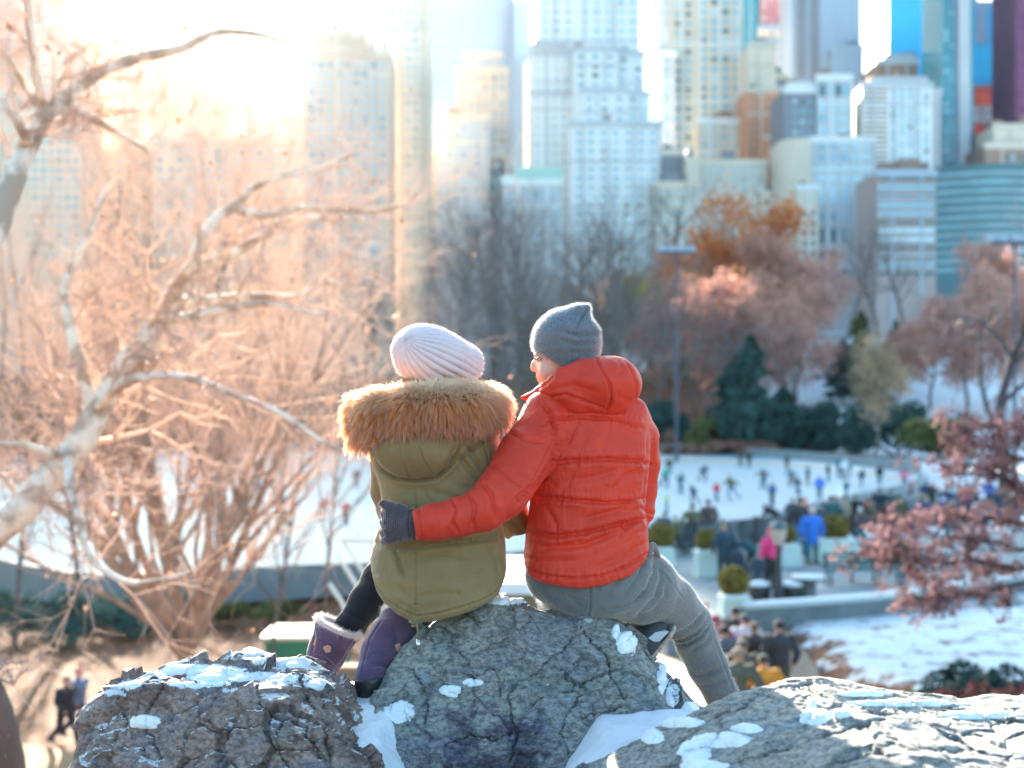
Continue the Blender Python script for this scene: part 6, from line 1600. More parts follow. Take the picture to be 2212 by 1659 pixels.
lines = [(q1, 4.2, 4.5), (q2, 5.2, 5.5), (q3, 5.0, 5), (q4, 7.0, 6), (qh, 3.4, 3.5, .3), (arms, 9, 7, .4), (seam2, 2.4, 2.6, .4),
    ([(1095, 932), (1130, 950), (1172, 956)], 3.6, 5), ([(1052, 1002), (1090, 1020), (1130, 1052)], 4.2, 6), ([(1040, 1040), (1062, 1072), (1070, 1120)], 4.5, 6), ([(1010, 1062), (1025, 1095), (1020, 1140)], 4.0, 6),
    ([(975, 1078), (985, 1100), (978, 1130), (990, 1150)], 4.0, 4.5), ([(940, 1092), (946, 1120), (944, 1150)], 1.6, 4), ([(908, 1100), (906, 1135), (914, 1164)], 2.0, 3, .3),
    ([(1210, 1185), (1260, 1178), (1330, 1150), (1372, 1128)], 5, 8), ([(1260, 1120), (1300, 1112), (1350, 1096)], 3.5, 7), ([(1170, 1185), (1215, 1178), (1262, 1166)], 3.2, 7), ([(1330, 1128), (1352, 1140), (1340, 1165)], 3.5, 6),
    ([(1235, 1040), (1290, 1030), (1350, 1010)], 3, 9), ([(1215, 1060), (1240, 1020), (1268, 930)], 2.6, 10), ([(1320, 1060), (1345, 1030), (1372, 1020)], 3, 8), ([(1182, 1100), (1200, 1130), (1205, 1150)], 2.6, 7),
    ([(1400, 930), (1397, 1000), (1390, 1070), (1396, 1122)], 3, 4, .1), ([(1384, 1098), (1402, 1106), (1412, 1112)], 4, 4), ([(1140, 1205), (1180, 1212), (1250, 1210)], 2, 8), ([(1290, 1225), (1340, 1205), (1396, 1172)], 2.4, 7),
    ([(1225, 960), (1240, 925), (1250, 908)], 2, 6), ([(1300, 985), (1312, 940), (1316, 908)], 1.8, 7)]
o, V, Fq, N = cloth('jacket', jacket, P(870, 1300, 4.2) + [0, -.42, 0], P(1450, 810, 4.3) + [.03, .52, 0], .0056, RED, man, lines, (.0036, 5, 5, 9), pucker([q1, q2, q3, q4, qh, arms], .0024))
HA = hair_mat('red_fuzz', [(.8, .2, .12), (.9, .5, .4)])
# hood hanging behind the neck, and the stand collar
def hood(X, Y, Z):
    f = ell(X, Y, Z, P(1318, 830, 4.30), (WR(68, 4.3), .115, WR(62, 4.3)))
    f = smin(f, limb(X, Y, Z, [(1262, 822, 4.29, 48), (1220, 832, 4.30, 36), (1190, 842, 4.32, 24)], .02), .03)
    f = smin(f, limb(X, Y, Z, [(1222, 825, 4.31, 30), (1196, 836, 4.34, 19), (1168, 850, 4.37, 14), (1146, 858, 4.38, 9), (1128, 859, 4.385, 4)], .01), .012)
    f = smin(f, limb(X, Y, Z, [(1184, 862, 4.33, 16), (1250, 866, 4.28, 26), (1330, 868, 4.27, 26)], .02), .02)
    c = limb(X, Y, Z, [(1225, 800, 4.47, 52), (1232, 740, 4.47, 60)], .02)
    f = smax(f, -c, .012)
    return f
hl = [([(1286, 776), (1302, 800), (1317, 830), (1321, 860), (1312, 886)], 3.6, 3.2, .6), ([(1346, 776), (1362, 800), (1374, 830), (1374, 862), (1362, 882)], 2.8, 3, .5), ([(1186, 858), (1222, 852), (1262, 866), (1310, 884)], 3.0, 3.5, .6),
      ([(1206, 812), (1240, 800), (1282, 806)], 2.4, 8), ([(1330, 800), (1350, 806), (1370, 822)], 2.2, 6), ([(1336, 775), (1344, 800), (1334, 812)], 2, 5), ([(1200, 838), (1240, 832), (1290, 848)], 2, 9), ([(1160, 842), (1180, 830), (1196, 815)], 2, 3, .5), ([(1330, 850), (1350, 862), (1364, 866)], 1.5, 7)]
cloth('hood', hood, P(1110, 905, 4.2) - [0, .1, 0], P(1400, 750, 4.3) + [.02, .35, 0], .0048, RED, man, hl, (.0014, 6, 6, 9))
# beanie
def beanie(X, Y, Z):
    f = ell(X, Y, Z, P(1222, 738, 4.40), (WR(70, 4.4), .106, WR(68, 4.4)))
    f = smin(f, limb(X, Y, Z, [(1222, 770, 4.40, 66), (1224, 745, 4.4, 68)], .02), .02)
    f = smin(f, limb(X, Y, Z, [(1226, 706, 4.39, 42), (1250, 682, 4.38, 24), (1266, 666, 4.37, 9)], .012), .016)
    f = smin(f, limb(X, Y, Z, [(1245, 728, 4.38, 44), (1268, 718, 4.37, 24), (1287, 716, 4.365, 7)], .012), .012)
    a = (1106 + X / Y * F - 1150) * .58 + 753; v = HZ - (Z - CZ) / Y * F
    return smax(f, (v - a) * .0012, .006)
bl_ = [([(1267, 668), (1256, 688), (1245, 710)], 4.5, 2.6, .7), ([(1216, 716), (1250, 726), (1292, 722)], 4.0, 6, .7), ([(1205, 732), (1245, 744), (1290, 738)], 3.0, 6, .6), ([(1276, 672), (1282, 694), (1294, 712)], 2, 4), ([(1230, 758), (1265, 762), (1292, 758)], 2, 6), ([(1150, 747), (1180, 765), (1215, 784)], 1.2, 3, .4)]
o, V, Fq, N = cloth('beanie', beanie, P(1140, 812, 4.3) - [.01, .05, 0], P(1305, 645, 4.4) + [.02, .16, .01], .0042, BEAN, man, bl_, (.0006, 20, 20, 30))
GF = hair_mat('grey_fuzz', [(.35, .4, .46), (.6, .65, .7)])
fuzz(o, V, Fq, GF, man, 26000, .008, .00025, name='beanie_fuzz')
# scarf edge
V, Fq = nets(lambda X, Y, Z: limb(X, Y, Z, [(1205, 812, 4.36, 12), (1232, 795, 4.34, 13), (1262, 782, 4.35, 12)]), P(1185, 835, 4.28), P(1285, 760, 4.42) + [0, .05, 0], .004)
mk('scarf', V, Fq, fabric('blue_grey_scarf', (.22, .28, .36), rough=.9), man, smooth=True, sub=sp(man))

# trousers
def trousers(X, Y, Z):
    f = limb(X, Y, Z, [(1206, 1236, 4.40, 72), (1268, 1250, 4.39, 80), (1330, 1246, 4.39, 84)], .03)
    f = smin(f, limb(X, Y, Z, [(1320, 1250, 4.38, 84), (1385, 1268, 4.46, 76), (1440, 1306, 4.56, 61), (1490, 1345, 4.64, 47)], .02), .02)
    f = smin(f, limb(X, Y, Z, [(1490, 1345, 4.64, 46), (1505, 1385, 4.63, 45), (1528, 1438, 4.61, 42), (1556, 1496, 4.58, 35), (1592, 1580, 4.54, 30)], .01), .006)
    f = smin(f, limb(X, Y, Z, [(1225, 1262, 4.44, 64), (1205, 1288, 4.86, 44), (1300, 1340, 4.66, 30), (1372, 1362, 4.52, 22)], .02), .012)
    return f
tl = [([(1275, 1262), (1276, 1298), (1272, 1334)], 3.0, 2.4, .5), ([(1313, 1316), (1340, 1312), (1372, 1298), (1402, 1272)], 4.0, 3.5, .7), ([(1392, 1205), (1382, 1240), (1350, 1285), (1320, 1302)], 3.8, 7), ([(1412, 1212), (1412, 1240), (1398, 1272), (1370, 1300)], 4.0, 6),
      ([(1424, 1222), (1428, 1250), (1415, 1290), (1380, 1325)], 4.0, 6), ([(1440, 1256), (1436, 1288), (1412, 1318), (1370, 1336)], 3.6, 7), ([(1350, 1222), (1330, 1262), (1300, 1292)], 3.0, 8), ([(1424, 1230), (1450, 1262), (1476, 1294)], 1.8, 2.4, .4),
      ([(1518, 1325), (1500, 1348), (1466, 1366), (1440, 1372)], 7.0, 5, .8), ([(1524, 1338), (1506, 1362), (1476, 1378), (1452, 1382)], 5.5, 4.5, .8), ([(1530, 1352), (1512, 1376), (1484, 1392), (1458, 1394)], 5.0, 4.5, .8), ([(1536, 1368), (1520, 1390), (1495, 1402)], 3.5, 5),
      ([(1538, 1372), (1560, 1430), (1586, 1500)], 1.8, 2.2, .4), ([(1500, 1462), (1530, 1456), (1562, 1440)], 4.0, 5), ([(1508, 1484), (1540, 1478), (1575, 1464)], 3.0, 5), ([(1300, 1240), (1290, 1280)], 1.5, 8), ([(1190, 1270), (1230, 1290), (1262, 1318)], 2, 9), ([(1160, 1280), (1180, 1305)], 2, 7)]
o, V, Fq, N = cloth('trousers', trousers, P(1120, 1600, 4.3) - [.02, .12, 0], P(1640, 1150, 4.6) + [0, .42, 0], .006, GRYP, man, tl, (.0022, 6, 6, 7))
fuzz(o, V, Fq, GF, man, 22000, .006, .00024, name='trouser_fuzz', sel=(uv(V)[1] < 1540))
# loose side strap at the waist
m_ = MB(); m_.tube([P(1402, 1200, 4.33), P(1404, 1182, 4.36), P(1410, 1178, 4.37), P(1418, 1192, 4.40), P(1428, 1222, 4.46)], [.010, .011, .011, .010, .008], 8)
mk('waist_strap', np.concatenate(m_.v), m_.f, GRYP, man, smooth=True, sub=sp(man))
# mud and pocket patch
# tucked hiking shoe
def plane(X, Y, Z, p, n): return (X - p[0]) * n[0] + (Y - p[1]) * n[1] + (Z - p[2]) * n[2]
sn_ = np.array([.76, .12, -.64]); sn_ /= np.linalg.norm(sn_)
spt = P(1424, 1396, 4.45)
def shoe_up(X, Y, Z):
    f = limb(X, Y, Z, [(1392, 1362, 4.52, 25), (1400, 1388, 4.45, 29), (1404, 1402, 4.44, 24)], .02)
    f = smin(f, limb(X, Y, Z, [(1418, 1366, 4.44, 27), (1402, 1400, 4.44, 24)], .02), .02)
    f = smin(f, limb(X, Y, Z, [(1402, 1398, 4.46, 24), (1420, 1370, 4.64, 26)], .02), .02)
    return smax(f, plane(X, Y, Z, spt - sn_ * .012, sn_), .006)
def shoe_sole(X, Y, Z):
    f = smin(limb(X, Y, Z, [(1434, 1362, 4.44, 27), (1402, 1408, 4.44, 24)], .02), limb(X, Y, Z, [(1402, 1404, 4.46, 24), (1430, 1372, 4.66, 28)], .02), .03)
    pl = plane(X, Y, Z, spt, sn_)
    tread = .004 * (np.sin((X * sn_[2] - Z * sn_[0]) * 520) > 0)
    return np.maximum(np.maximum(f, pl - tread), -pl - .013)
slo, shi = P(1350, 1445, 4.4) - [0, .06, 0], P(1475, 1325, 4.4) + [.02, .36, 0]
V, Fq = nets(shoe_up, slo, shi, .0035); mk('shoe', V, Fq, mat('charcoal_shoe', (.045, .05, .06), rough=.7, bump=.3, bscale=200), man, smooth=True, sub=sp(man))
V, Fq = nets(shoe_sole, slo, shi, .0032); mk('sole', V, Fq, mat('dusty_sole', (.36, .31, .27), rough=.9, var=.3, vscale=60), man, smooth=False, sub=sp(man))
def patch(name, poly, d, m_, parent, th=.004, fn=None):
    """a thin shaped piece laid on a surface at depth d"""
    if fn is not None:
        ds = []
        for (u, v) in poly:
            dd = np.linspace(d - .25, d + .3, 300); q = np.array([P(u, v, t) for t in dd]); s = fn(q[:, 0], q[:, 1], q[:, 2]); k = np.where(s < 0)[0]
            ds.append(dd[k[0]] if len(k) else np.nan)
        md = np.nanmean(ds) if not np.all(np.isnan(ds)) else d
        ds = [md if np.isnan(t) else t for t in ds]
    else: ds = [d] * len(poly)
    a = [P(u, v, t - th) for (u, v), t in zip(poly, ds)]; b_ = [P(u, v, t + .004) for (u, v), t in zip(poly, ds)]; n = len(poly)
    return mk(name, a + b_, [list(range(n)), list(range(n, 2 * n))[::-1]] + [[i, n + i, n + (i + 1) % n, (i + 1) % n] for i in range(n)], m_, parent, sub=sp(parent))
patch('shoe_panel', [(1400, 1378), (1416, 1366), (1436, 1361), (1446, 1364), (1436, 1374), (1424, 1386), (1412, 1386), (1406, 1382)], 4.4, mat('silver_panel', (.42, .46, .50), rough=.4), man, fn=shoe_up)
patch('shoe_panel', [(1384, 1414), (1392, 1402), (1397, 1412), (1393, 1424)], 4.4, MATS['silver_panel'], man, fn=shoe_up)
patch('shoe_tab', [(1382, 1372), (1388, 1371), (1389, 1384), (1383, 1385)], 4.4, mat('blue_tab', (.01, .08, .42), rough=.4), man, fn=shoe_up)
# other foot, down behind the right boulder
V, Fq = nets(lambda X, Y, Z: smin(limb(X, Y, Z, [(1596, 1575, 4.55, 26), (1604, 1612, 4.54, 30)]), limb(X, Y, Z, [(1604, 1615, 4.54, 28), (1612, 1622, 4.74, 24)]), .03), P(1560, 1660, 4.45), P(1660, 1540, 4.6) + [0, .25, 0], .008)
mk('shoe', V, Fq, MATS['charcoal_shoe'], man, smooth=True, sub=sp(man))

# glove: palm, thumb and four fingers that close round her waist
def glove(X, Y, Z):
    f = limb(X, Y, Z, [(900, 1136, 4.07, 30), (886, 1136, 4.07, 29)], .01)
    f = smin(f, ell(X, Y, Z, P(866, 1132, 4.085), (WR(31, 4.1), .036, WR(37, 4.1))), .012)
    f = smin(f, limb(X, Y, Z, [(880, 1112, 4.08, 17), (860, 1102, 4.08, 13), (843, 1096, 4.09, 10.5), (828, 1088, 4.10, 8.5)], .008), .010)
    for v0, v1, v2, L in ((1112, 1110, 1108, 0), (1127, 1128, 1128, 5), (1143, 1147, 1149, 3), (1157, 1164, 1169, 2)):
        f = smin(f, limb(X, Y, Z, [(862, v0, 4.075, 12.5), (842 - L * .5, v1, 4.085, 10.5), (827 - L * .4, v2, 4.14, 9.5), (822, v2 + 1, 4.22, 8.5), (826, v2 + 2, 4.29, 7.5)], .004), .0035)
    return f
gl = [([(884, 1104), (882, 1136), (886, 1166)], 2.5, 2.5, .6)]
def knit(V, N):
    u, v = uv(V)
    return .0011 * np.sin(u * 1.35 + .25 * np.sin(v * .2)) * (u < 884) + .0016 * np.sin(v * 1.0) * (u >= 884) + .0004 * np.sin(v * 1.9)
o, V, Fq, N = cloth('glove', glove, P(812, 1185, 4.0) - [0, .05, 0], P(915, 1075, 4.1) + [.01, .24, .01], .0029, GLOVEM, man, gl, (.0004, 20, 20, 20), knit)
fuzz(o, V, Fq, hair_mat('glove_fuzz', [(.2, .17, .2), (.5, .45, .5)]), man, 4500, .005, .0002, name='glove_fuzz')

# ------------------------------------------------------------------ the woman
wom = thing('person', 'woman in an olive parka with a fur collar and a white knitted beret', 'person', tuple(P(960, 1330, 4.34)))
wsub = sp(wom)
def wbody(X, Y, Z):
    f = ell(X, Y, Z, P(958, 800, 4.38), (WR(60, 4.4), .092, WR(66, 4.4)))
    f = smin(f, ell(X, Y, Z, P(985, 822, 4.43), (WR(36, 4.4), .06, WR(42, 4.4))), .02)
    f = smin(f, limb(X, Y, Z, [(1010, 806, 4.455, 6), (1020, 815, 4.46, 6.5)]), .008)
    f = smin(f, ell(X, Y, Z, P(1006, 832, 4.45), (WR(9, 4.4), .02, WR(5, 4.4))), .006)
    f = smin(f, limb(X, Y, Z, [(955, 840, 4.38, 36), (950, 920, 4.36, 40), (950, 1080, 4.36, 66), (960, 1260, 4.36, 70)]), .03)
    f = smin(f, limb(X, Y, Z, [(1050, 960, 4.38, 32), (1094, 1090, 4.44, 25), (1112, 1126, 4.5, 20), (1130, 1134, 4.68, 16)]), .02)
    f = smin(f, limb(X, Y, Z, [(850, 960, 4.38, 32), (845, 1090, 4.45, 25), (900, 1150, 4.66, 18)]), .02)
    f = smin(f, limb(X, Y, Z, [(925, 1280, 4.38, 44), (838, 1240, 4.66, 28), (757, 1350, 4.56, 20), (697, 1440, 4.54, 16), (690, 1500, 4.56, 16)]), .02)
    f = smin(f, limb(X, Y, Z, [(985, 1285, 4.38, 44), (960, 1260, 4.70, 30), (870, 1345, 4.42, 22), (808, 1455, 4.32, 16)]), .02)
    return f
Vb, Fb = nets(wbody, P(640, 1540, 4.4) - [0, .25, 0], P(1160, 715, 4.45) + [0, .40, 0], .0066)
mk('body', Vb, Fb, FACE, wom, smooth=True, sub=wsub)
WR_ = [(900, 850, 1040, .02, .10), (930, 812, 1068, .01, .12), (960, 798, 1078, 0, .128), (990, 804, 1082, 0, .13), (1020, 812, 1082, 0, .13), (1060, 822, 1082, 0, .128), (1100, 828, 1082, 0, .125), (1130, 824, 1084, 0, .128), (1160, 812, 1088, 0, .135),
       (1200, 802, 1093, -.005, .15), (1240, 799, 1096, -.01, .16), (1275, 804, 1096, -.01, .162), (1310, 818, 1090, -.01, .16), (1350, 840, 1060, -.01, .15)]
wh_u = [770, 800, 815, 835, 862, 900, 940, 985, 1030, 1062, 1085, 1110]; wh_v = [1210, 1248, 1282, 1306, 1326, 1342, 1337, 1326, 1312, 1297, 1276, 1240]
def parka(X, Y, Z):
    f = loft(X, Y, Z, WR_, 4.34, 2.2)
    f = smax(f, Z - P(0, 905, 4.34)[2], .03)
    f = smin(f, limb(X, Y, Z, [(1040, 965, 4.38, 42), (1066, 1020, 4.42, 40), (1096, 1095, 4.45, 38), (1112, 1130, 4.47, 34), (1130, 1140, 4.60, 28), (1140, 1130, 4.72, 24)], .015), .012)
    f = smin(f, limb(X, Y, Z, [(838, 975, 4.38, 38), (838, 1060, 4.44, 36), (850, 1100, 4.47, 33), (900, 1140, 4.62, 27)], .015), .012)
    hd = ell(X, Y, Z, P(896, 968, 4.215), (WR(90, 4.2), .078, WR(66, 4.2)))
    hd = smin(hd, limb(X, Y, Z, [(850, 955, 4.24, 40), (990, 945, 4.24, 36), (1035, 935, 4.28, 28)], .03), .03)
    f = smin(f, hd, .006)
    u = 1106 + X / 4.26 * F
    zh = CZ + (HZ - np.interp(u, wh_u, wh_v)) / F * 4.22
    return smax(f, zh + .05 * np.clip((Y - 4.25) / .1, 0, 2) - Z, .008)
cs = [(894, 1036), (900, 1100), (898, 1180), (899, 1260), (897, 1342)]
hm = [(801, 1236), (818, 1272), (838, 1296), (864, 1315), (898, 1331), (940, 1326), (985, 1315), (1030, 1301), (1064, 1285), (1088, 1262)]
wl = [(cs, 2.2, 1.9, .45), (hm, 2.6, 2.4, .5), ([(812, 1172), (850, 1184), (905, 1180), (980, 1172), (1086, 1160)], 5, 6, .8), ([(862, 960), (866, 990), (880, 1018), (890, 1034)], 2.2, 2, .5), ([(905, 958), (912, 990), (932, 1020), (944, 1030)], 2.0, 2, .5),
      ([(808, 990), (824, 1014), (855, 1032), (900, 1038), (940, 1032), (968, 1010), (990, 975), (1006, 948)], 7, 4.5, .5), ([(985, 962), (972, 990), (950, 1016)], 4, 5), ([(1006, 962), (1030, 1000), (1060, 1040), (1080, 1060)], 5, 7), ([(990, 985), (1020, 1020), (1060, 1062)], 4.5, 7),
      ([(1034, 945), (1052, 980), (1058, 1020), (1050, 1062)], 2.8, 2.6, .5), ([(930, 1060), (990, 1080), (1060, 1100)], 3.0, 9), ([(830, 1070), (860, 1090), (890, 1100)], 3, 8), ([(855, 1188), (862, 1215), (872, 1244)], 4.5, 5), ([(1060, 1180), (1075, 1220), (1084, 1262)], 4, 6),
      ([(910, 1200), (960, 1196), (1010, 1206)], 2.2, 7), ([(930, 1240), (990, 1252), (1050, 1240)], 1.8, 8), ([(905, 1290), (950, 1280), (1000, 1285)], 1.6, 8), ([(830, 1220), (850, 1260), (880, 1290)], 2.2, 10), ([(887, 1306), (886, 1335)], 1.5, 1.6, .3), ([(909, 1306), (910, 1335)], 1.5, 1.6, .3), ([(889, 1306), (909, 1306)], 1.2, 1.5, .3),
      ([(1000, 1050), (1040, 1060), (1080, 1090)], 3, 8), ([(905, 1050), (925, 1080), (960, 1110)], 2.2, 9), ([(1092, 1110), (1112, 1132), (1130, 1150)], 3, 6), ([(830, 1130), (850, 1160), (880, 1172)], 3, 7)]
cloth('parka', parka, P(770, 1365, 4.25) - [0, .28, 0], P(1160, 880, 4.4) + [0, .42, 0], .0054, OLV, wom, wl, (.0028, 5, 5, 7), pucker([cs, hm, wl[2][0]], .0014, .25, 12))
# drawstring with metal end
CORD = mat('olive_cord', (.20, .17, .09), rough=.9, bump=.5, bscale=400)
m_ = MB(); m_.tube([P(885, 1342, 4.09), P(893, 1347, 4.07), P(902, 1343, 4.07), P(898, 1352, 4.07), P(890, 1352, 4.08)], .0042, 8); m_.tube([P(899, 1345, 4.07), P(903, 1362, 4.07), P(904, 1384, 4.075)], .0034, 8)
mk('drawstring', np.concatenate(m_.v), m_.f, CORD, wom, smooth=True, sub=wsub)
m_ = MB(); m_.tube([P(904, 1381, 4.075), P(904, 1404, 4.075)], .0058, 10)
mk('cord_end', np.concatenate(m_.v), m_.f, mat('silver_metal', (.7, .66, .6), rough=.2, metal=1.0), wom, smooth=True, sub=wsub)

# fur collar
rs = np.random.RandomState(8)
def furbase(X, Y, Z):
    f = limb(X, Y, Z, [(800, 885, 4.42, 28), (780, 900, 4.33, 35), (822, 893, 4.23, 38), (885, 880, 4.18, 36), (950, 874, 4.17, 35), (1010, 872, 4.20, 34), (1050, 878, 4.28, 30), (1056, 872, 4.38, 26), (1040, 866, 4.46, 22)], .03)
    return f
Vf, Ff = nets(furbase, P(735, 955, 4.0), P(1105, 825, 4.5) + [0, .06, .01], .007)
FURB = mat('fur_base', (.42, .20, .09), rough=.95)
mk('fur_trim', Vf, Ff, FURB, wom, smooth=True, sub=wsub)
Nf = vnormals(Vf, Ff); uf, vf_ = uv(Vf)
wgt = np.clip(-Nf[:, 1] + .75, .15, 1.6); wgt /= wgt.sum()
n = 40000; i = rs.choice(len(Vf), size=n, p=wgt); ng = 1500; ig = rs.choice(len(Vf), size=ng, p=wgt)
def furdir(j, m_, rnd):
    up = sstep(892, 846, vf_[j]); side = np.clip((uf[j] - 925) / 170, -1, 1)
    d = Nf[j] * .85 + np.stack([side * .5, np.zeros(m_), -1.0 + 1.25 * up], 1) + rs.normal(size=(m_, 3)) * rnd
    return d / np.linalg.norm(d, axis=1, keepdims=True), up
dg, upg = furdir(ig, ng, .30); lg = rs.uniform(.024, .05, ng) * (1 + .3 * sstep(900, 780, uf[ig])) * (1 - .3 * upg)
root_ = Vf[i] + rs.normal(size=(n, 3)) * .002
dn, up = furdir(i, n, .12)
near = np.empty(n, int)
for k in range(0, n, 4000):
    q = ((root_[k:k + 4000, None, :] - Vf[ig][None]) ** 2).sum(2); near[k:k + 4000] = q.argmin(1)
npt = 7; st = np.linspace(0, 1, npt); stray = (rs.rand(n) < .42)
L_ = np.where(stray, rs.uniform(.015, .052, n), lg[near] * rs.uniform(.75, 1.1, n))
pull = np.where(stray, .1, .62)
path = []
for t in st:
    own = root_ + dn * (L_ * t)[:, None]
    gd = Vf[ig][near] + dg[near] * (L_ * t)[:, None]
    wgt_ = (pull * t ** .8)[:, None]
    p = own * (1 - wgt_) + gd * wgt_
    p[:, 2] -= .35 * L_ * t ** 2
    p += rs.normal(size=(n, 3)) * .0006 * t
    path.append(p)
A = (np.stack(path, 1) - np.array(wsub)).reshape(-1, 3).astype(np.float32)
tint = np.clip(-.12 + .80 * up + .30 * fbm(root_[:, 0], root_[:, 1], root_[:, 2], 14, 3) + .15 * rs.rand(ng)[near], 0, 1)
FUR = hair_mat('fox_fur', [(1.0, .36, .09), (1.0, .44, .11), (1.0, .52, .18), (.76, .50, .40)], tinted=(1.0, .84, .66))
hc = bpy.data.hair_curves.new('fur'); hc.add_curves([npt] * n); hc.position_data.foreach_set('vector', A.ravel())
ra = hc.attributes.get('radius') or hc.attributes.new('radius', 'FLOAT', 'POINT')
ra.data.foreach_set('value', (np.tile(np.linspace(1, .3, npt), n) * .00065).astype(np.float32))
hc.attributes.new('tint', 'FLOAT', 'CURVE').data.foreach_set('value', tint.astype(np.float32))
hc.materials.append(FUR); o = bpy.data.objects.new('fur', hc); COL.objects.link(o); o.parent = wom
# loose blond hair at the nape, under the beret
n = 2600; t = rs.rand(n); rt_ = np.array([P(870 + 110 * a_, 818 + 6 * math.sin(a_ * 3), 4.33 - .05 * math.sin(a_ * 3.1)) for a_ in t]) + rs.normal(size=(n, 3)) * .003
hair('hair', rt_, np.tile([.05, -.35, -1.0], (n, 1)) + rs.normal(size=(n, 3)) * .12, rs.uniform(.04, .08, n), hair_mat('blond_hair', [(.55, .30, .14), (.75, .45, .22), (.8, .5, .28)]), wom, npts=6, grav=.2, rad=.0004, rs=rs)

# ribbed beret
def beret():
    C = P(938, 768, 4.37); s = 4.37 / F
    a = np.array([.64, .68, -.34]); a /= np.linalg.norm(a)
    upv = np.array([.16, .10, 1.0]); upv -= upv.dot(a) * a; upv /= np.linalg.norm(upv); sd = np.cross(a, upv)
    nphi, nth = 416, 190; NR = 26
    phi = np.linspace(0, 2 * math.pi, nphi, endpoint=False); tt = np.linspace(0, 1, nth)
    T, PH_ = np.meshgrid(tt, phi, indexing='ij')
    th = np.clip(T / .72, 0, 1) * R(118)
    A, B, Cc = 90 * s, 63 * s, 84 * s
    ax = -np.cos(th) * A; rad = np.sin(th) ** .80
    b = np.clip((T - .72) / .28, 0, 1)
    ax = ax + b * 40 * s; rad = rad * (1 - .06 * b)
    droop = 1 + .10 * np.cos(PH_ - math.pi) * (1 - b)
    ph = PH_ * NR
    fr = ((ph / (2 * math.pi)) % 1.0)
    ribp = np.abs(np.sin(ph / 2)) ** .55
    arc = T * 62
    chev = np.sin(2 * math.pi * (arc + .55 * np.abs(fr - .5) * 2))
    dsp = (.0095 * (ribp - .6) + .0011 * chev * ribp) * np.clip(rad * 1.4, 0, 1) * (1 + .0 * b)
    dsp = dsp - .004 * np.exp(-((T - .715) / .008) ** 2)
    # tiny waviness so it sits like wool
    ex = (np.cos(PH_)[..., None] * upv * B + np.sin(PH_)[..., None] * sd * Cc)
    Pp = C + ax[..., None] * a + ex * (rad * droop)[..., None]
    nn = np.cos(PH_)[..., None] * upv + np.sin(PH_)[..., None] * sd; nn = nn * np.sin(np.clip(th, 0, R(90)))[..., None] - a * np.cos(np.clip(th, 0, R(90)))[..., None]
    x, y, z = Pp[..., 0], Pp[..., 1], Pp[..., 2]
    Pp = Pp + nn * (dsp + .005 * fbm(x, y, z, 16, 2))[..., None]
    I = np.arange(nth * nphi).reshape(nth, nphi); J = np.roll(I, -1, axis=1)
    q = np.stack([I[:-1], I[1:], J[1:], J[:-1]], -1).reshape(-1, 4)
    return Pp.reshape(-1, 3), q
Vk, Fk = beret()
mk('beret', Vk, Fk, KNITW, wom, smooth=True, sub=wsub)
WF = hair_mat('white_fuzz', [(.9, .84, .86), (.95, .9, .9)])
Nk = vnormals(Vk, Fk)
if (Nk * (Vk - P(938, 768, 4.37))).sum() < 0: Nk = -Nk
n = 17000; i = rs.randint(len(Vk), size=n); d_ = Nk[i] + rs.normal(size=(n, 3)) * .5; d_ /= np.linalg.norm(d_, axis=1, keepdims=True)
hair('beret_fuzz', Vk[i], d_, .0075 * rs.uniform(.3, 1.3, n), WF, wom, npts=3, grav=0, curl=.3, rad=.0002, rs=rs)

# leggings
def legg(X, Y, Z):
    f = limb(X, Y, Z, [(930, 1268, 4.40, 56), (845, 1228, 4.68, 38), (822, 1250, 4.66, 38), (792, 1300, 4.60, 37), (757, 1352, 4.56, 31), (725, 1400, 4.55, 28)], .02)
    return smin(f, limb(X, Y, Z, [(1010, 1270, 4.40, 60), (960, 1255, 4.72, 38), (905, 1318, 4.50, 36), (862, 1360, 4.40, 32)], .02), .01)
o, V, Fq, N = cloth('leggings', legg, P(690, 1450, 4.3), P(1110, 1150, 4.6) + [0, .25, 0], .007, LEGB, wom, [([(745, 1320), (790, 1345)], 2, 5)], (.0012, 14, 14, 20))
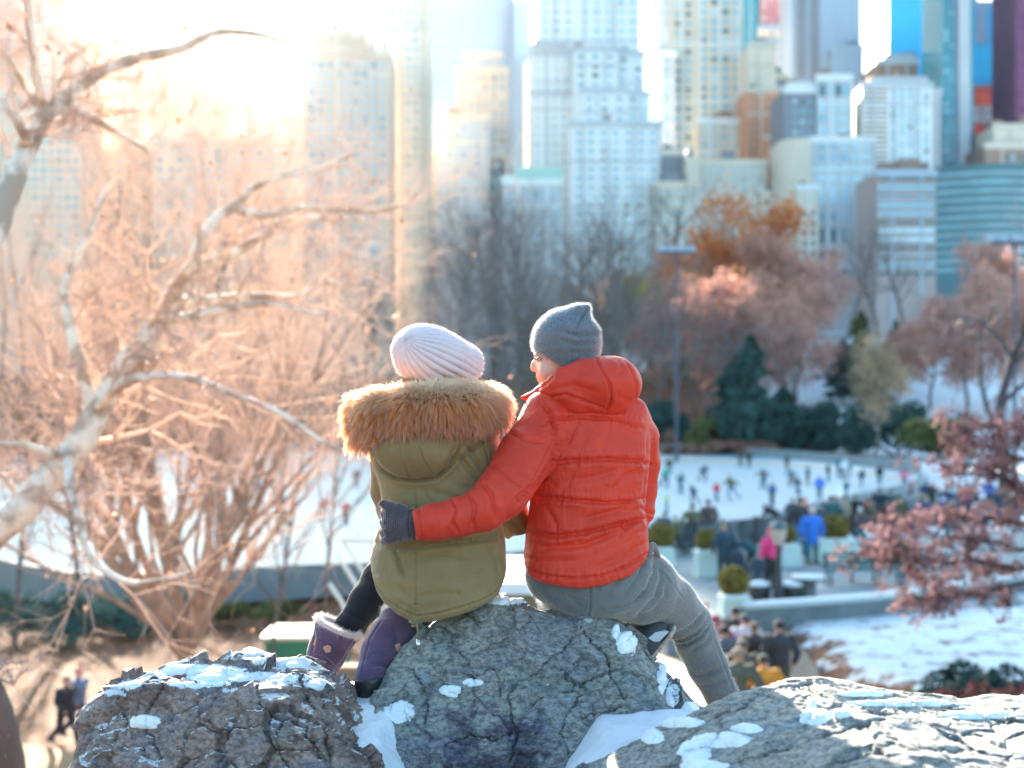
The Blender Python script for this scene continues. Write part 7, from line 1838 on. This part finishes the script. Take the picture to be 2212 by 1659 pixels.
# boots
RIMF = hair_mat('boot_fur', [(.8, .7, .72), (.97, .92, .9)])
TAGM = mat('tan_leather', (.45, .24, .15), rough=.7); TOGM = mat('wood_toggle', (.62, .28, .05), rough=.4)
def boot(shaft, foot, soleb, name, lines, cut_n):
    s0 = P(*shaft[0][:3]); ax = s0 - P(*shaft[1][:3]); ax /= np.linalg.norm(ax)
    def f_(X, Y, Z):
        pts = [(shaft[0][0] + (shaft[0][0] - shaft[1][0]) * .5, shaft[0][1] + (shaft[0][1] - shaft[1][1]) * .5, shaft[0][2], shaft[0][3])] + list(shaft)
        f = limb(X, Y, Z, pts, .015)
        f = smin(f, limb(X, Y, Z, foot, .02), .02)
        return smax(f, plane(X, Y, Z, s0, ax), .006)
    allp = np.array([P(*p[:3]) for p in list(shaft) + list(foot)]); lo, hi = allp.min(0) - .09, allp.max(0) + .09
    o, V, Fq, N = cloth(name, f_, lo, hi, .0048, SUEDE, wom, lines, (.0016, 8, 8, 10))
    # sole
    fb = P(*foot[0][:3]); 
    def so(X, Y, Z):
        f = limb(X, Y, Z, [(p[0], p[1], p[2], p[3] * 1.06) for p in foot], .02)
        return np.maximum(f, plane(X, Y, Z, P(*soleb[:3]), cut_n))
    V2, F2 = nets(so, lo, hi, .005); mk('sole', V2, F2, BLACKR, wom, smooth=True, sub=wsub)
    # fleece rim
    a2 = np.cross(ax, [0, 1, .1]); a2 /= np.linalg.norm(a2); b2 = np.cross(ax, a2); rr = WR(shaft[0][3], shaft[0][2])
    m_ = MB(); ring = [s0 + rr * .93 * (math.cos(q) * a2 + math.sin(q) * b2) for q in np.linspace(0, 2 * math.pi, 28)]; m_.tube(ring, .009, 8)
    mk('fleece_rim', np.concatenate(m_.v), m_.f, mat('fleece', (.72, .60, .62), rough=.95), wom, smooth=True, sub=wsub)
    n = 5200; q = rs.uniform(0, 2 * math.pi, n); dr = np.cos(q)[:, None] * a2 + np.sin(q)[:, None] * b2
    rt = s0 + rr * .95 * dr + rs.normal(size=(n, 3)) * .004; dd = dr * .8 + ax * .7 + rs.normal(size=(n, 3)) * .5; dd /= np.linalg.norm(dd, axis=1, keepdims=True)
    hair('fleece', rt, dd, rs.uniform(.008, .02, n), RIMF, wom, npts=4, grav=.1, curl=.4, rad=.00045, rs=rs)
    return f_
f1 = boot([(730, 1356, 4.50, 48), (708, 1405, 4.50, 41), (692, 1445, 4.51, 35)], [(690, 1450, 4.51, 33), (686, 1488, 4.52, 33), (684, 1492, 4.68, 30)], (686, 1500, 4.52), 'boot',
     [([(668, 1412), (700, 1420), (724, 1440)], 2.5, 2.5, .6), ([(772, 1378), (745, 1420), (722, 1452)], 3, 3, .8), ([(676, 1350), (680, 1380), (672, 1420)], 2, 3)], np.array([0, 0, 1.0]))
f2 = boot([(866, 1340, 4.40, 41), (846, 1375, 4.36, 44), (822, 1412, 4.33, 42), (806, 1450, 4.29, 34)], [(801, 1466, 4.27, 31), (799, 1482, 4.27, 29), (797, 1488, 4.44, 30)], (800, 1458, 4.27), 'boot',
     [([(790, 1426), (806, 1413), (826, 1409), (846, 1414), (860, 1432)], 1.3, 1.6, .5), ([(826, 1340), (800, 1380), (788, 1425), (780, 1460)], 1.3, 1.8, .6), ([(850, 1350), (858, 1380), (846, 1405)], 2, 7), ([(800, 1440), (820, 1436), (840, 1444)], 2.2, 5)], np.array([-.2, -.1, 1.0]))
patch('leather_tag', [(697, 1398), (708, 1393), (715, 1397), (714, 1408), (704, 1411)], 4.4, TAGM, wom, th=.004, fn=f1)
patch('leather_tag', [(853, 1393), (863, 1389), (867, 1401), (862, 1412), (856, 1404)], 4.3, TAGM, wom, th=.004, fn=f2)
for p0, p1 in (((686, 1378, 4.46), (680, 1394, 4.46)), ((886, 1408, 4.33), (873, 1414, 4.30))):
    m_ = MB(); m_.tube([P(*p0), P(*p1)], .0062, 8); mk('toggle', np.concatenate(m_.v), m_.f, TOGM, wom, smooth=True, sub=wsub)
